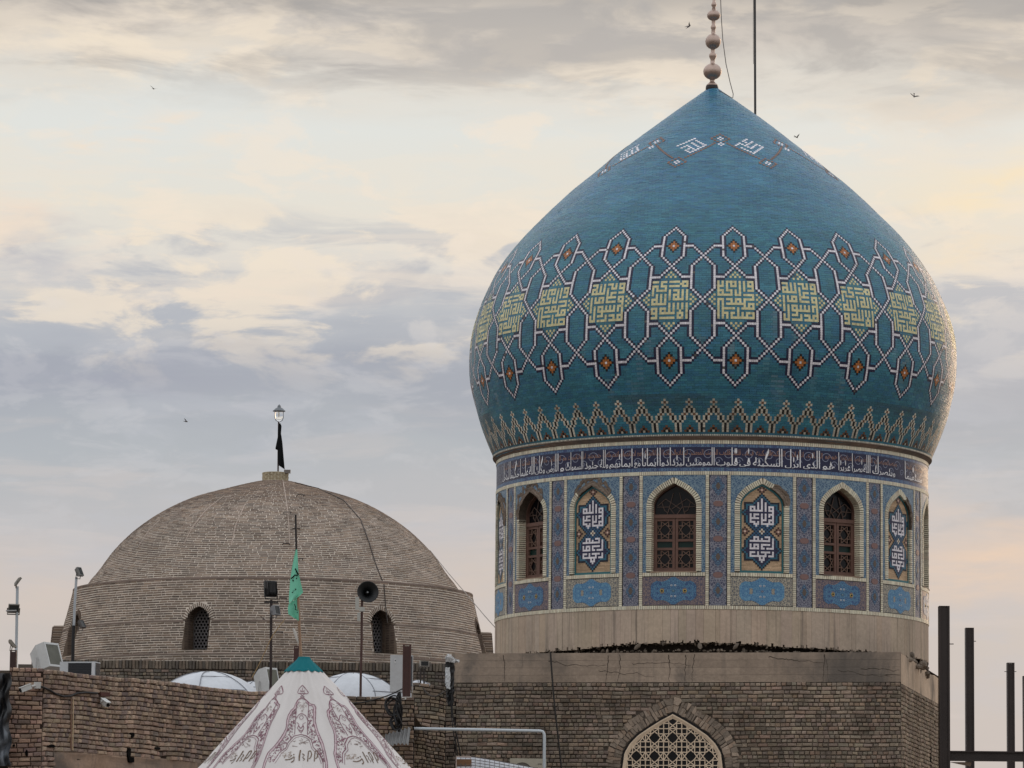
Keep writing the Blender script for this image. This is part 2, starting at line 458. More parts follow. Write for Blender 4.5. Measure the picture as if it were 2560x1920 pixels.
def arabesque(name, ground, vine, flower, accent, scale=9.0, mirror=(1, 1), thick=.06):
    """tile mosaic of mirrored scrolls; coordinates are metres from the panel's middle"""
    m, n, b = mat_base(name)
    at = n.new('ShaderNodeAttribute', attribute_name='pc').outputs['Vector']
    x, y, z = n.sep(at)
    if mirror[0]: x = n.math('ABSOLUTE', x)
    if mirror[1]: y = n.math('ABSOLUTE', y)
    v = n.comb(x, y, z)
    w = n.noise(v, scale * .6, 2, .5, 0.0, True)
    vm = n.new('ShaderNodeVectorMath', operation='MULTIPLY_ADD')
    n.set(vm.inputs[0], w); vm.inputs[1].default_value = (.9 / scale, .9 / scale, 0); n.set(vm.inputs[2], v)
    wv = vm.outputs[0]
    def vor(sc, feat):
        k = n.new('ShaderNodeTexVoronoi', feature=feat); n.set(k.inputs['Vector'], wv); k.inputs['Scale'].default_value = sc
        return k
    e = vor(scale, 'DISTANCE_TO_EDGE').outputs['Distance']
    e2 = vor(scale * 2.1, 'DISTANCE_TO_EDGE').outputs['Distance']
    k = vor(scale * 1.5, 'F1')
    c = n.mix(n.maprange(k.outputs['Distance'], .22, .30, 1, 0), ground, flower)
    pick = n.sep(k.outputs['Color'])[0]
    c = n.mix(n.math('MULTIPLY', n.maprange(k.outputs['Distance'], .16, .22, 1, 0), n.math('GREATER_THAN', pick, .55)), c, accent)
    c = n.mix(n.math('MULTIPLY', n.maprange(e2, .03, .07, 1, 0), .55), c, vine)
    c = n.mix(n.maprange(e, thick, thick * 1.8, 1, 0), c, vine)
    n.set(b.inputs['Base Color'], c)
    b.inputs['Roughness'].default_value = .45
    b.inputs['Specular IOR Level'].default_value = .4
    return m
A_SPAN = arabesque('mosaic_blue_spandrel', srgb(54, 86, 120), srgb(122, 144, 158), srgb(84, 118, 144), srgb(168, 156, 118), 19)
A_COLM = arabesque('mosaic_navy_column', srgb(58, 62, 88), srgb(140, 140, 150), srgb(92, 116, 134), srgb(134, 108, 104), 20)
A_BROWN = arabesque('mosaic_brown_ground', srgb(142, 124, 118), srgb(78, 76, 96), srgb(140, 110, 80), srgb(60, 90, 110), 24)
A_BUFF = arabesque('mosaic_buff_ground', srgb(82, 88, 98), srgb(176, 168, 150), srgb(150, 130, 100), srgb(110, 90, 70), 24)
A_BLUE = arabesque('mosaic_light_blue', srgb(86, 134, 164), srgb(54, 82, 124), srgb(120, 154, 172), srgb(70, 106, 142), 26)
A_PALM = arabesque('mosaic_grey_blue', srgb(92, 126, 150), srgb(52, 60, 92), srgb(100, 122, 138), srgb(86, 100, 116), 26)
A_BLUE2 = arabesque('mosaic_deep_blue', srgb(64, 112, 158), srgb(104, 150, 178), srgb(40, 74, 128), srgb(70, 120, 146), 26)
A_STRIP = arabesque('mosaic_blue_border', srgb(64, 100, 132), srgb(34, 40, 84), srgb(120, 140, 150), srgb(70, 110, 100), 26)
# ================================================================== tiled shrine
AXX, AXY = 4.659, 97.0
AZ0 = math.atan2(AXX, AXY)
RD = 5.0
def zf(y): return 8.518 + (1523 - y) * .00883       # height on the drum's front for a photograph row
def cyl(phi, z, r):
    phi = np.asarray(phi, float)
    phi, z, r = np.broadcast_arrays(phi, z, r)
    return np.stack([AXX + r * np.sin(phi - AZ0), AXY - r * np.cos(phi - AZ0), z], -1)
def cylboxes(p0, p1, z0, z1, r0, r1):
    a = [np.asarray(q, float).ravel() for q in np.broadcast_arrays(p0, p1, z0, z1, r0, r1)]
    p0, p1, z0, z1, r0, r1 = a
    return np.stack([cyl(p0, z0, r0), cyl(p1, z0, r0), cyl(p1, z1, r0), cyl(p0, z1, r0),
                     cyl(p0, z0, r1), cyl(p1, z0, r1), cyl(p1, z1, r1), cyl(p0, z1, r1)], 1)
shrine = thing('domed_shrine', (AXX, AXY, 0), 'shrine with turquoise tiled onion dome on a mosaic drum and dark brick plinth', 'shrine')

TURQ = np.array([srgb(57, 118, 138), srgb(53, 111, 131), srgb(61, 122, 138), srgb(55, 113, 141)])
WHITE_T = np.array(srgb(234, 230, 236)); NAVY = np.array(srgb(34, 34, 66)); ORANGE = np.array(srgb(176, 108, 54))
BLACK_T = np.array(srgb(22, 22, 26)); YELLOW = np.array(srgb(218, 209, 160)); BROWN_T = np.array(srgb(128, 88, 66)); CREAM_T = np.array(srgb(222, 216, 200))

# ---- dome profile (height, radius) and arc length
PROF = np.array([(12.299, 5.043), (12.674, 5.197), (13.114, 5.368), (13.601, 5.511), (14.145, 5.626), (14.653, 5.656), (15.133, 5.62), (15.679, 5.490), (16.217, 5.28),
                 (16.595, 5.085), (17.153, 4.705), (17.797, 4.133), (18.585, 3.330), (19.232, 2.585), (19.889, 1.773), (20.509, .975), (21.03, .27), (21.15, .11)])
def hermite(x, xs, ys):
    m = np.gradient(ys, xs)
    i = np.clip(np.searchsorted(xs, x) - 1, 0, len(xs) - 2)
    h = xs[i + 1] - xs[i]; t = np.clip((x - xs[i]) / h, 0, 1)
    return (ys[i] * (2 * t**3 - 3 * t**2 + 1) + h * m[i] * (t**3 - 2 * t**2 + t) + ys[i + 1] * (-2 * t**3 + 3 * t**2) + h * m[i + 1] * (t**3 - t**2))
_zz = np.linspace(PROF[0, 0], PROF[-1, 0], 1500)
_rr = hermite(_zz, PROF[:, 0], PROF[:, 1])
_ss = np.concatenate([[0], np.cumsum(np.hypot(np.diff(_zz), np.diff(_rr)))])
_nz = -np.gradient(_rr, _ss); _nr = np.gradient(_zz, _ss)
def dome(phi, s, d):
    phi, s, d = np.broadcast_arrays(np.asarray(phi, float), s, d)
    cb_, sb_ = np.cos(phi), np.sin(phi)      # hand-laid surface: slight bulges and hollows
    d = d + np.clip((11.2 - s) / 3, 0, 1) * (.011 * vnoise(4 * cb_ + .9 * s, 4 * sb_ - .7 * s, 51) + .0045 * vnoise(11 * cb_ - 2.1 * s, 11 * sb_ + 2.6 * s, 52))
    z = np.interp(s, _ss, _zz) + d * np.interp(s, _ss, _nz)
    r = np.interp(s, _ss, _rr) + d * np.interp(s, _ss, _nr)
    return cyl(phi, z, r)
_px, _py = proj(dome(0 * _ss, _ss, 0 * _ss))
def s_of_y(y): return float(np.interp(-y, -_py, _ss))
def domeboxes(p0, p1, s0, s1, d0, d1, jit=0.0):
    p0, p1, s0, s1, d0, d1 = [np.asarray(q, float).ravel() for q in np.broadcast_arrays(p0, p1, s0, s1, d0, d1)]
    j = RNG.normal(0, 1, (4, len(p0))) * jit
    return np.stack([dome(p0, s0, d0), dome(p1, s0, d0), dome(p1, s1, d0), dome(p0, s1, d0),
                     dome(p0, s0, d1 + j[0]), dome(p1, s0, d1 + j[1]), dome(p1, s1, d1 + j[2]), dome(p0, s1, d1 + j[3])], 1)
S0 = s_of_y(748.0)
HR = (s_of_y(569.0) - s_of_y(961.5)) / 70.0
STOP = _ss[-1]

# ---- strapwork pattern on a grid of 28 columns per motif
NM, NC = 24, 28
PHI_M = rad(5.3)
GRID = {}
def _w(x, y):
    for sx in (x, -x):
        for sy in (y, -y):
            GRID[(sx if sx != -14 else 14, sy)] = 1
for y in range(5, 16): _w(9, y)
for x in range(5, 9): _w(x, 10)
for k in range(5):
    _w(10 + k, 4 - k); _w(10 + k, 16 + k); _w(4 - k, 11 + k); _w(10 + k, 24 - k); _w(4 - k, 31 + k)
for k in range(1, 5): _w(k, 15 + k)
for y in range(20, 31): _w(5, y)
for x in range(6, 10): _w(x, 25)
for (x, y) in [q for q, v in GRID.items() if v == 1]:
    for dx, dy in ((1, 0), (-1, 0), (0, 1), (0, -1)):
        xx = x + dx
        if xx > 14: xx -= 28
        if xx < -13: xx += 28
        GRID.setdefault((xx, y + dy), 2)
for x, y in [(2, 10), (0, 10), (1, 11), (0, 12), (9, 0), (9, 2), (10, 1), (11, 0)]:
    for sx in (x, -x):
        for sy in (y, -y): GRID[(sx, sy)] = 5
for x in range(-3, 4):
    for y in range(-3, 4):
        m_ = abs(x) + abs(y)
        if m_ <= 3:
            for c in (25, -25): GRID[(x, c + y)] = 1 if m_ == 0 else (3 if m_ <= 2 else 4)
IDC = {1: WHITE_T, 2: NAVY, 3: ORANGE, 4: BLACK_T, 5: YELLOW, 6: BROWN_T, 7: CREAM_T}
patt = np.zeros((75, NM * NC), int)                 # rows -37..37
for (x, y), v in GRID.items():
    for m in range(NM): patt[y + 37, (m * NC + x) % (NM * NC)] = v
# ---- zigzag border, 62 motifs of 10 columns, 14 rows downward
NZ = 62
zig = np.zeros((14, NZ * 10), int)
def zz(t, x, v):
    for sx in (x, -x):
        for m in range(NZ): zig[t, (m * 10 + sx) % (NZ * 10)] = v
zz(0, 0, 7); zz(1, 1, 7); zz(1, 0, 6); zz(2, 0, 7); zz(3, 1, 7); zz(3, 0, 4)
for t in (4, 5): zz(t, 2, 7); zz(t, 1, 4); zz(t, 0, 7)
zz(6, 3, 7); zz(6, 2, 6); zz(6, 1, 7)
for t in (7, 8): zz(t, 4, 7); zz(t, 3, 4); zz(t, 2, 7)
zz(9, 5, 7); zz(9, 4, 4); zz(9, 3, 7)
for t in (10, 11, 12, 13): zz(t, 4, 7); zz(t, 5, 4)
zz(11, 0, 6); zz(12, 0, 4); zz(12, 1, 6); zz(13, 0, 7); zz(13, 1, 4); zz(13, 2, 6)

dome_part = MB()
a_ = np.linspace(0, 2 * np.pi, 145)
sg = np.linspace(0, STOP, 110)
A2, S2 = np.meshgrid(a_, sg)
V = dome(A2, S2, -.004 + 0 * S2)
n_ = len(a_)
Q = [[i * n_ + j, i * n_ + j + 1, (i + 1) * n_ + j + 1, (i + 1) * n_ + j] for i in range(len(sg) - 1) for j in range(n_ - 1)]
dome_part.add(V.reshape(-1, 3), Q, None, srgb(92, 134, 136))
dome_part = dome_part.build('dome', M_GROUT, shrine, smooth=True, label='turquoise onion dome with strapwork and yellow square lettering')

tp, tcol, pp, pcol = [], [], [], []
DRIPS = [(random.uniform(-1.5, 1.5), random.choice([-6, -14, -20, -30]) + random.randint(-3, 3), random.uniform(8, 22)) for _ in range(34)]
i_lo = int(math.floor((0.02 - S0) / HR)); i_hi = int((STOP - .02 - S0) / HR)
iz0 = int(round((s_of_y(998.0) - S0) / HR))
G = .0035
for i in range(i_lo, i_hi + 1):
    s0, s1 = S0 + (i - .5) * HR, S0 + (i + .5) * HR
    if s0 < 0: s0 = 0
    r = float(np.interp((s0 + s1) / 2, _ss, _rr))
    ga = G / r
    rowtint = 1 + .06 * vnoise(i * .9, 3.3, 21) + .04 * vnoise(i * 3.7, 1.2, 4)
    if -37 <= i <= 37: rowp = patt[i + 37]; ph0 = PHI_M; nc = NM * NC
    elif 0 <= iz0 - i < 14: rowp = zig[iz0 - i]; ph0 = PHI_M + rad(.9); nc = NZ * 10
    else: rowp = None
    if rowp is None:
        nb = max(9, int(round(2 * math.pi * r / .165)))
        e = (np.arange(nb + 1) + (.5 if i % 2 else 0) + RNG.uniform(-.06, .06)) * 2 * np.pi / nb
        a, b = e[:-1], e[1:]
    else:
        dphi = 2 * np.pi / nc
        a, b = [], []
        st = (i % 2) * 1
        c = 0
        while c < nc:
            if rowp[c]:
                c += 1; continue
            L = 1
            while c + L < nc and rowp[c + L] == 0 and (c + L - st) % 3: L += 1
            a.append(ph0 + (c - .5) * dphi); b.append(ph0 + (c + L - .5) * dphi); c += L
        a, b = np.array(a), np.array(b)
        ix = np.nonzero(rowp)[0]
        if len(ix):
            g2 = .0018 / r
            pp.append(domeboxes(ph0 + (ix - .5) * dphi + g2, ph0 + (ix + .5) * dphi - g2, s0 + .0018, s1 - .0018, -.004, .006, .0006))
            cc = np.array([IDC[q] for q in rowp[ix]]) * RNG.uniform(.80, 1.06, (len(ix), 1))
            cc = np.where((RNG.random(len(ix)) < .012)[:, None], np.array([.12, .11, .10]), cc)
            if ph0 != PHI_M:    # soot and dust washed down over the border
                d_ = np.clip(.5 + vnoise(ix * .035, i * .12, 9), 0, 1)[:, None]
                cc = cc * (1 - .42 * d_) + np.array([.05, .045, .035]) * .42 * d_
            pcol.append(cc)
    if len(a):
        tp.append(domeboxes(a + ga / 2, b - ga / 2, s0 + G / 2, s1 - G / 2, -.004, .005, .0011))
        k = len(a)
        mid = (a + b) / 2
        c = TURQ[RNG.integers(0, 4, k)] * RNG.uniform(.86, 1.10, (k, 1)) * rowtint
        c = c * (1 + .10 * vnoise(mid * 9, i * .35, 5))[:, None]
        pt_ = vnoise(mid * 7.3 + 40, i * .22, 61)           # later repairs in slightly different glaze
        c = np.where((pt_ > .80)[:, None], c * np.array([1.22, 1.10, 1.02]), c)
        if -50 < i < 2:                                     # lime drips washed down from the strapwork
            for dp, d0, dl in DRIPS:
                if d0 - dl < i <= d0:
                    w_ = np.exp(-((np.angle(np.exp(1j * (mid - dp))) * 5.6 / .05) ** 2)) * (1 - (d0 - i) / dl) * .30
                    c = c * (1 - w_[:, None]) + np.array([.34, .37, .38]) * w_[:, None]
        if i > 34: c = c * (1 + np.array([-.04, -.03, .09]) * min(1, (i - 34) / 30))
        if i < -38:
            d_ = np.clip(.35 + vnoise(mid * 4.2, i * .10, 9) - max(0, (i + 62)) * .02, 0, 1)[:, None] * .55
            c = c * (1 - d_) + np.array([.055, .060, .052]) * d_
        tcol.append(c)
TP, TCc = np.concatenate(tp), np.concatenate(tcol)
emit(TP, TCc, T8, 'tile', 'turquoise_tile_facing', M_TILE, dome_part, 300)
MB().bulk(np.concatenate(pp), np.concatenate(pcol)).build('strapwork_tile_inlay', M_TILE, dome_part, kind='stuff')

KA = """111.111.11111.111
....1........11.1
111.111.11111.111
1.1...1..........
1.11111.1.111.1.1
1.......1...1.1.1
1.1.1.1.1.111.1.1
..1.1.1.1.1.1.1.1
111.1.1.1.11111.1
1.1.1.1..........
1111111.1.1.1.1.1
........1.1.1.1.1
111.111.1.1.1.1.1
1.1.1.1.1.1..1..1
111.1111111.111.1
..1.........1.1.1
111.1111111.111.1"""
KB = """111.1.1.111.1.111
..1.1.1...1.1.1.1
111.1.1.1.111.111
1.1.1.1.1.......1
1111111.1.111.111
........1.1......
1.1.111.11111.111
1.1.1.1.1.....1.1
1.11111.11111.111
1...............1
1.1.111.1.1.1.111
1.1.1.1.1.1.1.1.1
1.1.111111111.1.1
..1...1.........1
1.1.111.1.111.111
1.1.....1...1.1.1
111.11111.1111111"""
KC = """1.1.11111.1.1.111
1.1.1.1.1.1.1.1.1
111.1.111.1.1.111
1...1.....1.1...1
111.111.1.1.1.111
1.1...1.1.1......
1111111.111.11111
................1
111.111.111.11111
1.1...1.1.1.1....
1.1.111111111.111
1.1.........1.1.1
1.111111.1.111111
1.1......1.......
1.111.11.1.1.1111
1.1.1.1..1.1.1..1
1.1.1.11111111111"""
cw = (2 * np.pi / (NM * NC)) * 15.6 / 17
ch = HR * 16.4 / 17
for m in range(NM):
    K = (KC, KB, KA)[m % 3].split('\n')
    pc_ = PHI_M + m * 2 * np.pi / NM
    if math.cos(pc_) < -.25: continue
    yy, xx = np.array([(j, i) for j in range(17) for i in range(17) if K[j][i] == '1']).T
    g2 = .0016 / 5.6
    B = domeboxes(pc_ + (xx - 8.5) * cw + g2 * 0, pc_ + (xx - 7.5) * cw - g2 * 0, S0 + (8 - yy - .5) * ch, S0 + (8 - yy + .5) * ch, .002, .0085, .0004)
    C = YELLOW * RNG.uniform(.84, 1.06, (len(xx), 1))
    C = C * np.where(RNG.random(len(xx)) < .04, .72, 1)[:, None]
    MB().bulk(B, C).build('lettered_square', M_TILE, dome_part, kind='stuff')

# ---- band of diamonds and lettering high on the dome
T1 = [(655,235),(598,260),(538,285),(480,310),(420,336),(360,362),(298,390),(690,280),(735,302),(780,325),(825,347),(880,367),(600,330),(640,352),(680,376),(725,400),(835,394),(780,420),(725,447),(670,473),(612,500),(555,525),(495,380),(440,408),(380,435),(535,402),(575,425),(622,448),(525,452),(468,482),(510,505)]
T2 = [(1755,250),(1718,270),(1680,290),(1740,317),(1610,330),(1572,352),(1530,373),(1665,355),(1725,385),(1790,412),(1850,440),(1875,302),(1845,322),(1805,345),(1765,365),(1970,358),(1940,380),(1905,405),(1880,425),(2035,385),(2095,415),(2065,438),(2035,460),(2000,480),(1970,503),(1935,525),(1905,547),(1655,427),(1718,457),(1780,487),(1843,515)]
def hit_dome(px, py):
    """phi and arc length of the dome point the photograph shows there"""
    d = _F + (px - 1280) / FPX * _R + (960 - py) / FPX * _U
    t = np.linspace(88, 99, 4000); q = CAM + t[:, None] * d
    r = np.hypot(q[:, 0] - AXX, q[:, 1] - AXY)
    k = int(np.argmax(r < np.interp(q[:, 2], _zz, _rr)))
    return math.atan2(q[k, 0] - AXX, -(q[k, 1] - AXY)) + AZ0, float(np.interp(q[k, 2], _zz, _ss))
def tile_pts(L): return [hit_dome(1660 + x / 8.508, 320 + y / 8.508) for x, y in L]
bandB, bandC = [], []
def band_tile(phi, s, w, col):
    r = float(np.interp(s, _ss, _rr))
    bandB.append(domeboxes(phi - w / 2 / r, phi + w / 2 / r, s - .026, s + .026, .002, .0105)[0]); bandC.append(np.array(col) * random.uniform(.9, 1.05))
top_s, bot_s = s_of_y(347.0), s_of_y(404.0)
top_phi = hit_dome(1801, 347)[0]
bot_phi = top_phi + rad(20)
t1, t2 = tile_pts(T1), tile_pts(T2)
c1_ = top_phi - rad(20); c2_ = top_phi + rad(20)
for m in range(9):
    off = rad(40) * m
    for ph, s in (t1 if m % 2 == 0 else [(2 * c1_ - p_, s_) for p_, s_ in t1][:0] + [(p_ - c2_ + c1_, s_) for p_, s_ in t2]): band_tile(ph + off, s, .056, WHITE_T * 1.1)
    for (cp, cs) in ((top_phi + off, top_s), (top_phi + off, top_s - .26), (bot_phi + off, bot_s)):
        for dx, dy in ((-.05, 0), (.05, 0), (0, .055), (0, -.055)):
            r = float(np.interp(cs, _ss, _rr)); band_tile(cp + dx / r, cs + dy, .046, WHITE_T * 1.1)
        if cs == top_s - .26: continue
        for q in range(-3, 4):
            for e in (-1, 1):
                r = float(np.interp(cs, _ss, _rr)); band_tile(cp + q * .065 / r, cs + e * (.20 - abs(q) * .06), .055, BROWN_T * 1.05)
    for sgn in (-1, 1):
        for q in range(1, 14):
            f = .12 + .78 * q / 14
            band_tile(top_phi + off + sgn * rad(20) * f, top_s - .05 + (bot_s - top_s + .1) * f, .05, BROWN_T * 1.05)
MB().bulk(np.array(bandB), np.array(bandC)).build('upper_lettering_band', M_TILE, dome_part, kind='stuff')

# ---- finial
fin_base = P(1780, 224, AXY)
lean = np.array([.018, 0, 1.0]); lean /= np.linalg.norm(lean)
def fz_(y): return (224 - y) / ppm(AXY) / math.cos(PITCH)
def ball(yc, rx, ry, n=9):
    return [(max(.02, rx * math.sin(t)) / ppm(AXY), fz_(yc) - ry * math.cos(t) / ppm(AXY)) for t in np.linspace(.3, math.pi - .3, n)]
sc_ = 1 / 2.212
fp = [(.02, .09), (.135, .09), (.13, .115), (.10, .145), (.065, .175), (.05, fz_(202))] + ball(393 * sc_, 52 * sc_, 47 * sc_) + [(.055, fz_(157)), (.05, fz_(148)), (.085, fz_(140)), (.088, fz_(134)), (.05, fz_(129)), (.045, fz_(122))] \
    + ball(222 * sc_, 44 * sc_, 45 * sc_) + [(.05, fz_(80)), (.045, fz_(70)), (.062, fz_(66)), (.062, fz_(62)), (.04, fz_(57)), (.045, fz_(48))] + ball(73 * sc_, 38 * sc_, 31 * sc_) \
    + [(.05, fz_(19)), (.035, fz_(12)), (.06, fz_(8)), (.06, fz_(4)), (.035, fz_(-2)), (.03, fz_(-14))] + ball(-30, 12, 13) + [(.03, fz_(-46)), (.01, fz_(-75)), (.002, fz_(-90))]
MB().lathe(fp, fin_base, srgb(186, 164, 152), 32, lean).build('finial', M_BRASS, shrine, smooth=True, label='copper finial of stacked balls leaning slightly on the dome tip')
MB().lathe([(.02, -.10), (.15, -.08), (.15, .04), (.14, .092), (.02, .094)], fin_base, srgb(28, 27, 28), 24).build('finial_collar', M_STEEL, shrine)

# ---- drum: rings under the dome
ringC = MB()
ringC.lathe([(5.02, 12.255), (5.035, 12.262), (5.035, 12.285), (5.055, 12.29), (5.06, 12.315), (5.085, 12.322), (5.085, 12.342), (5.02, 12.345)], (AXX, AXY, 0), srgb(128, 110, 98), 180)
ringC.build('cornice_moulding', M_CONC, shrine)
nd = 800
pd = np.arange(nd) * 2 * np.pi / nd
MB().bulk(cylboxes(pd, pd + 2 * np.pi / nd * .55, 12.343, 12.375, 5.0, 5.092), np.tile(CREAM_T, (nd, 1)) * RNG.uniform(.6, 1.0, (nd, 1))).build('dentil_row', M_CREAM, shrine, kind='stuff')
CREAM_B = np.array([srgb(232, 226, 204), srgb(226, 218, 196), srgb(236, 229, 204), srgb(222, 210, 188)])
creamP, creamC = [], []
def cream(PA, dirt=0.0):
    creamP.append(PA)
    c = CREAM_B[RNG.integers(0, 4, len(PA))] * RNG.uniform(.82, 1.04, (len(PA), 1))
    creamC.append(c * (1 - dirt))
for (z0, z1) in ((12.172, 12.252), (11.484, 11.562), (8.520, 8.598)):
    n_ = 640
    e = np.arange(n_) * 2 * np.pi / n_
    cream(cylboxes(e, e + 2 * np.pi / n_ * .80, z0, z1, RD - .03, RD + .012 + RNG.normal(0, .0015, n_)))

def ring_sheet(name, z0, z1, r, mat, col, parent=shrine, per=None, thick=.03):
    n_ = 256
    a = np.linspace(-np.pi, np.pi, n_ + 1)
    lo, hi = cyl(a, z0, r), cyl(a, z1, r)
    x = a * r
    if per: x = (x + per / 2) % per - per / 2
    h = (z1 - z0) / 2
    mb = MB()
    pca = np.stack([a * r, 0 * a - h, 0 * a], 1); pcb = np.stack([a * r, 0 * a + h, 0 * a], 1)
    mb.strip(lo, hi, col, pca, pcb)
    mb.strip(cyl(a, z0, r - thick), lo, col, pca, pca); mb.strip(hi, cyl(a, z1, r - thick), col, pcb, pcb)
    return mb.build(name, mat, parent)
A_RING = arabesque('mosaic_blue_ring', srgb(90, 120, 150), srgb(60, 74, 114), srgb(118, 136, 150), srgb(60, 104, 104), 14, (0, 1))
ring_sheet('border_ring', 12.100, 12.168, RD, A_RING, (.1, .2, .3))
ring_sheet('border_ring', 11.564, 11.644, RD, A_RING, (.1, .2, .3))
insc = ring_sheet('inscription_band', 11.646, 12.098, RD - .002, M_TILE, srgb(28, 31, 68))
# backing of the drum wall (window bays stay open)
core = MB()
BAY = rad(22.5); BAY0 = rad(-9.6)
def is_win(k): return k % 2 == 0
for (z0, z1) in ((7.86, 9.33), (11.47, 12.30)):
    a = np.linspace(-np.pi, np.pi, 181); core.strip(cyl(a, z0, RD - .03), cyl(a, z1, RD - .03), srgb(110, 96, 84))
for k in range(-8, 8):
    pc_ = BAY0 + k * BAY
    segs = [(-BAY / 2, BAY / 2)] if not is_win(k) else [(-BAY / 2, rad(-6.9)), (rad(6.9), BAY / 2)]
    for a0, a1 in segs:
        a = np.linspace(pc_ + a0, pc_ + a1, 9)
        rb = RD - (.075 if not is_win(k) else .03)
        core.strip(cyl(a, 9.33, rb), cyl(a, 11.47, rb), srgb(110, 96, 84))
core.lathe([(RD - .95, 7.5), (RD - .95, 12.3)], (AXX, AXY, 0), srgb(40, 36, 34), 64)
core.build('drum_wall', M_CONC, shrine, label='round drum wall behind the mosaic panels')

# ---- pointed arch outline (x along the wall, z up), metres from the bay's middle
_hx = np.array([.500, .495, .457, .381, .279, .152, 0]); _hz = np.array([-.552, -.438, -.336, -.2475, -.1586, -.0825, 0])
ZAP, ZSILL = 11.306, 9.352
def arch_path(step=.02):
    L = [(-.5, ZSILL)] + [(-x, ZAP + z) for x, z in zip(_hx, _hz)]
    L += [(x, ZAP + z) for x, z in zip(_hx[::-1][1:], _hz[::-1][1:])] + [(.5, ZSILL)]
    L = np.array(L); s = np.concatenate([[0], np.cumsum(np.hypot(*np.diff(L, axis=0).T))])
    t = np.arange(0, s[-1], step); t = np.append(t, s[-1])
    return np.stack([np.interp(t, s, L[:, 0]), np.interp(t, s, L[:, 1])], 1), t / s[-1]
AP, AT = arch_path(.0235)
def offs(L, d):
    tg = np.gradient(L, axis=0); tg /= np.linalg.norm(tg, axis=1)[:, None] + 1e-9
    nn = np.stack([-tg[:, 1], tg[:, 0]], 1)
    o = L + nn * d
    k = len(L) // 2
    o[:k, 0] = np.minimum(o[:k, 0], 0); o[k + 1:, 0] = np.maximum(o[k + 1:, 0], 0); o[k, 0] = 0
    if d > 0: o[k, 1] = L[k, 1] + d * 1.15
    else: o[k, 1] = L[k, 1] + d * 1.25
    return o
AO = offs(AP, .118)
def arch_z(x):            # outer edge of the cream brick band
    k = len(AO) // 2
    return np.interp(-np.abs(x), AO[:k + 1, 0][AO[:k + 1, 1] > 10.6], AO[:k + 1, 1][AO[:k + 1, 1] > 10.6])

SCARS = {-2: (.30, .60, .17), -1: (.40, .60, .15), 1: (.555, .66, .08), -3: (.45, .70, .14), 3: (.56, .72, .05)}
BW2 = rad(8.05)
KM1 = [(0, r) for r in range(-7, 0)] + [(c, -1) for c in range(-6, 1)] + [(-2, r) for r in range(-5, 0)] + [(2, r) for r in range(-5, 0)]
KM1 += [(c, r) for c in (-6, -5, -4) for r in (-3, -2, -1) if (c, r) != (-5, -2)] + [(c, r) for c in (4, 5, 6) for r in (-3, -2, -1) if (c, r) != (5, -2)]
KM1 += [(6, r) for r in range(-3, 7)] + [(4, 1), (5, 1), (4, 2), (4, 4), (5, 4), (4, 5)] + [(c, 6) for c in range(0, 7)] + [(0, r) for r in range(1, 7)] + [(2, r) for r in range(1, 5)] + [(1, 4), (3, 7)]
KM1 += [(-6, r) for r in range(1, 6)] + [(-5, 5), (-4, 5), (-4, 6), (-3, 6), (-2, 6), (-2, 5), (-3, 7)] + [(-4, 1), (-3, 1), (-2, 1), (-4, 2), (-4, 3), (-5, 3), (-3, 3), (-2, 3)]
KM2 = [(c, -7) for c in (-4, -3, -2)] + [(-4, -6), (-2, -6)] + [(c, -5) for c in range(-6, 5)] + [(0, -6)] + [(2, -7), (3, -7), (4, -7), (4, -6)] + [(6, r) for r in range(-6, 0)] + [(c, -1) for c in range(3, 7)]
KM2 += [(c, -3) for c in range(0, 5)] + [(0, -2), (0, -1), (1, -1)] + [(-6, r) for r in (-3, -2, -1)] + [(c, -1) for c in range(-6, -1)] + [(-4, -3), (-3, -3), (-2, -3), (-4, -2), (-2, -2)]
KM2 += [(c, 1) for c in (-6, -5, -4)] + [(-6, 2), (-6, 3)] + [(c, 3) for c in range(-6, 3)] + [(-2, 1), (-2, 2)] + [(c, 1) for c in range(0, 5)] + [(2, 2)] + [(6, 1), (6, 2), (6, 3), (5, 3), (4, 3)] + [(-1, 4), (1, 4), (-1, 5), (0, 5), (1, 5), (0, 6)]
SHAPE = set()
for cen, sg_ in ((0, 1), (20, -1)):
    for r in range(-11, 11):
        for c in range(-12, 13):
            ac = abs(c)
            if (ac <= 9 and abs(r) <= 5) or (-10 <= r <= -5 and ac <= r + 10) or (ac == 10 and abs(r) <= 1) or (ac == 11 and r == 0) or (5 <= r <= 10 and ac <= 14 - r):
                SHAPE.add((c, cen + sg_ * r))
MEDC = {}
def layer(Sx): return {q for q in Sx if any((q[0] + a, q[1] + b) not in Sx for a, b in ((1, 0), (-1, 0), (0, 1), (0, -1)))}
L1 = layer(SHAPE); S_ = SHAPE - L1; L2 = layer(S_)
for q in SHAPE: MEDC[q] = np.array(srgb(34, 36, 72))
for q in L2: MEDC[q] = np.array(srgb(46, 104, 128))
for q in L1: MEDC[q] = np.array(srgb(20, 24, 42))
for r in range(7, 14):
    for c in range(-5, 6):
        if (c, r) in S_: MEDC[(c, r)] = np.array(srgb(46, 96, 130) if (c + r) % 2 else srgb(20, 34, 70))
for q in KM1: MEDC[q] = WHITE_T
for c, r in KM2: MEDC[(c, r + 20)] = WHITE_T
for q in ((0, 9), (0, 11), (1, 10), (-1, 10)): MEDC[q] = CREAM_T
MEDC[(0, 10)] = BROWN_T
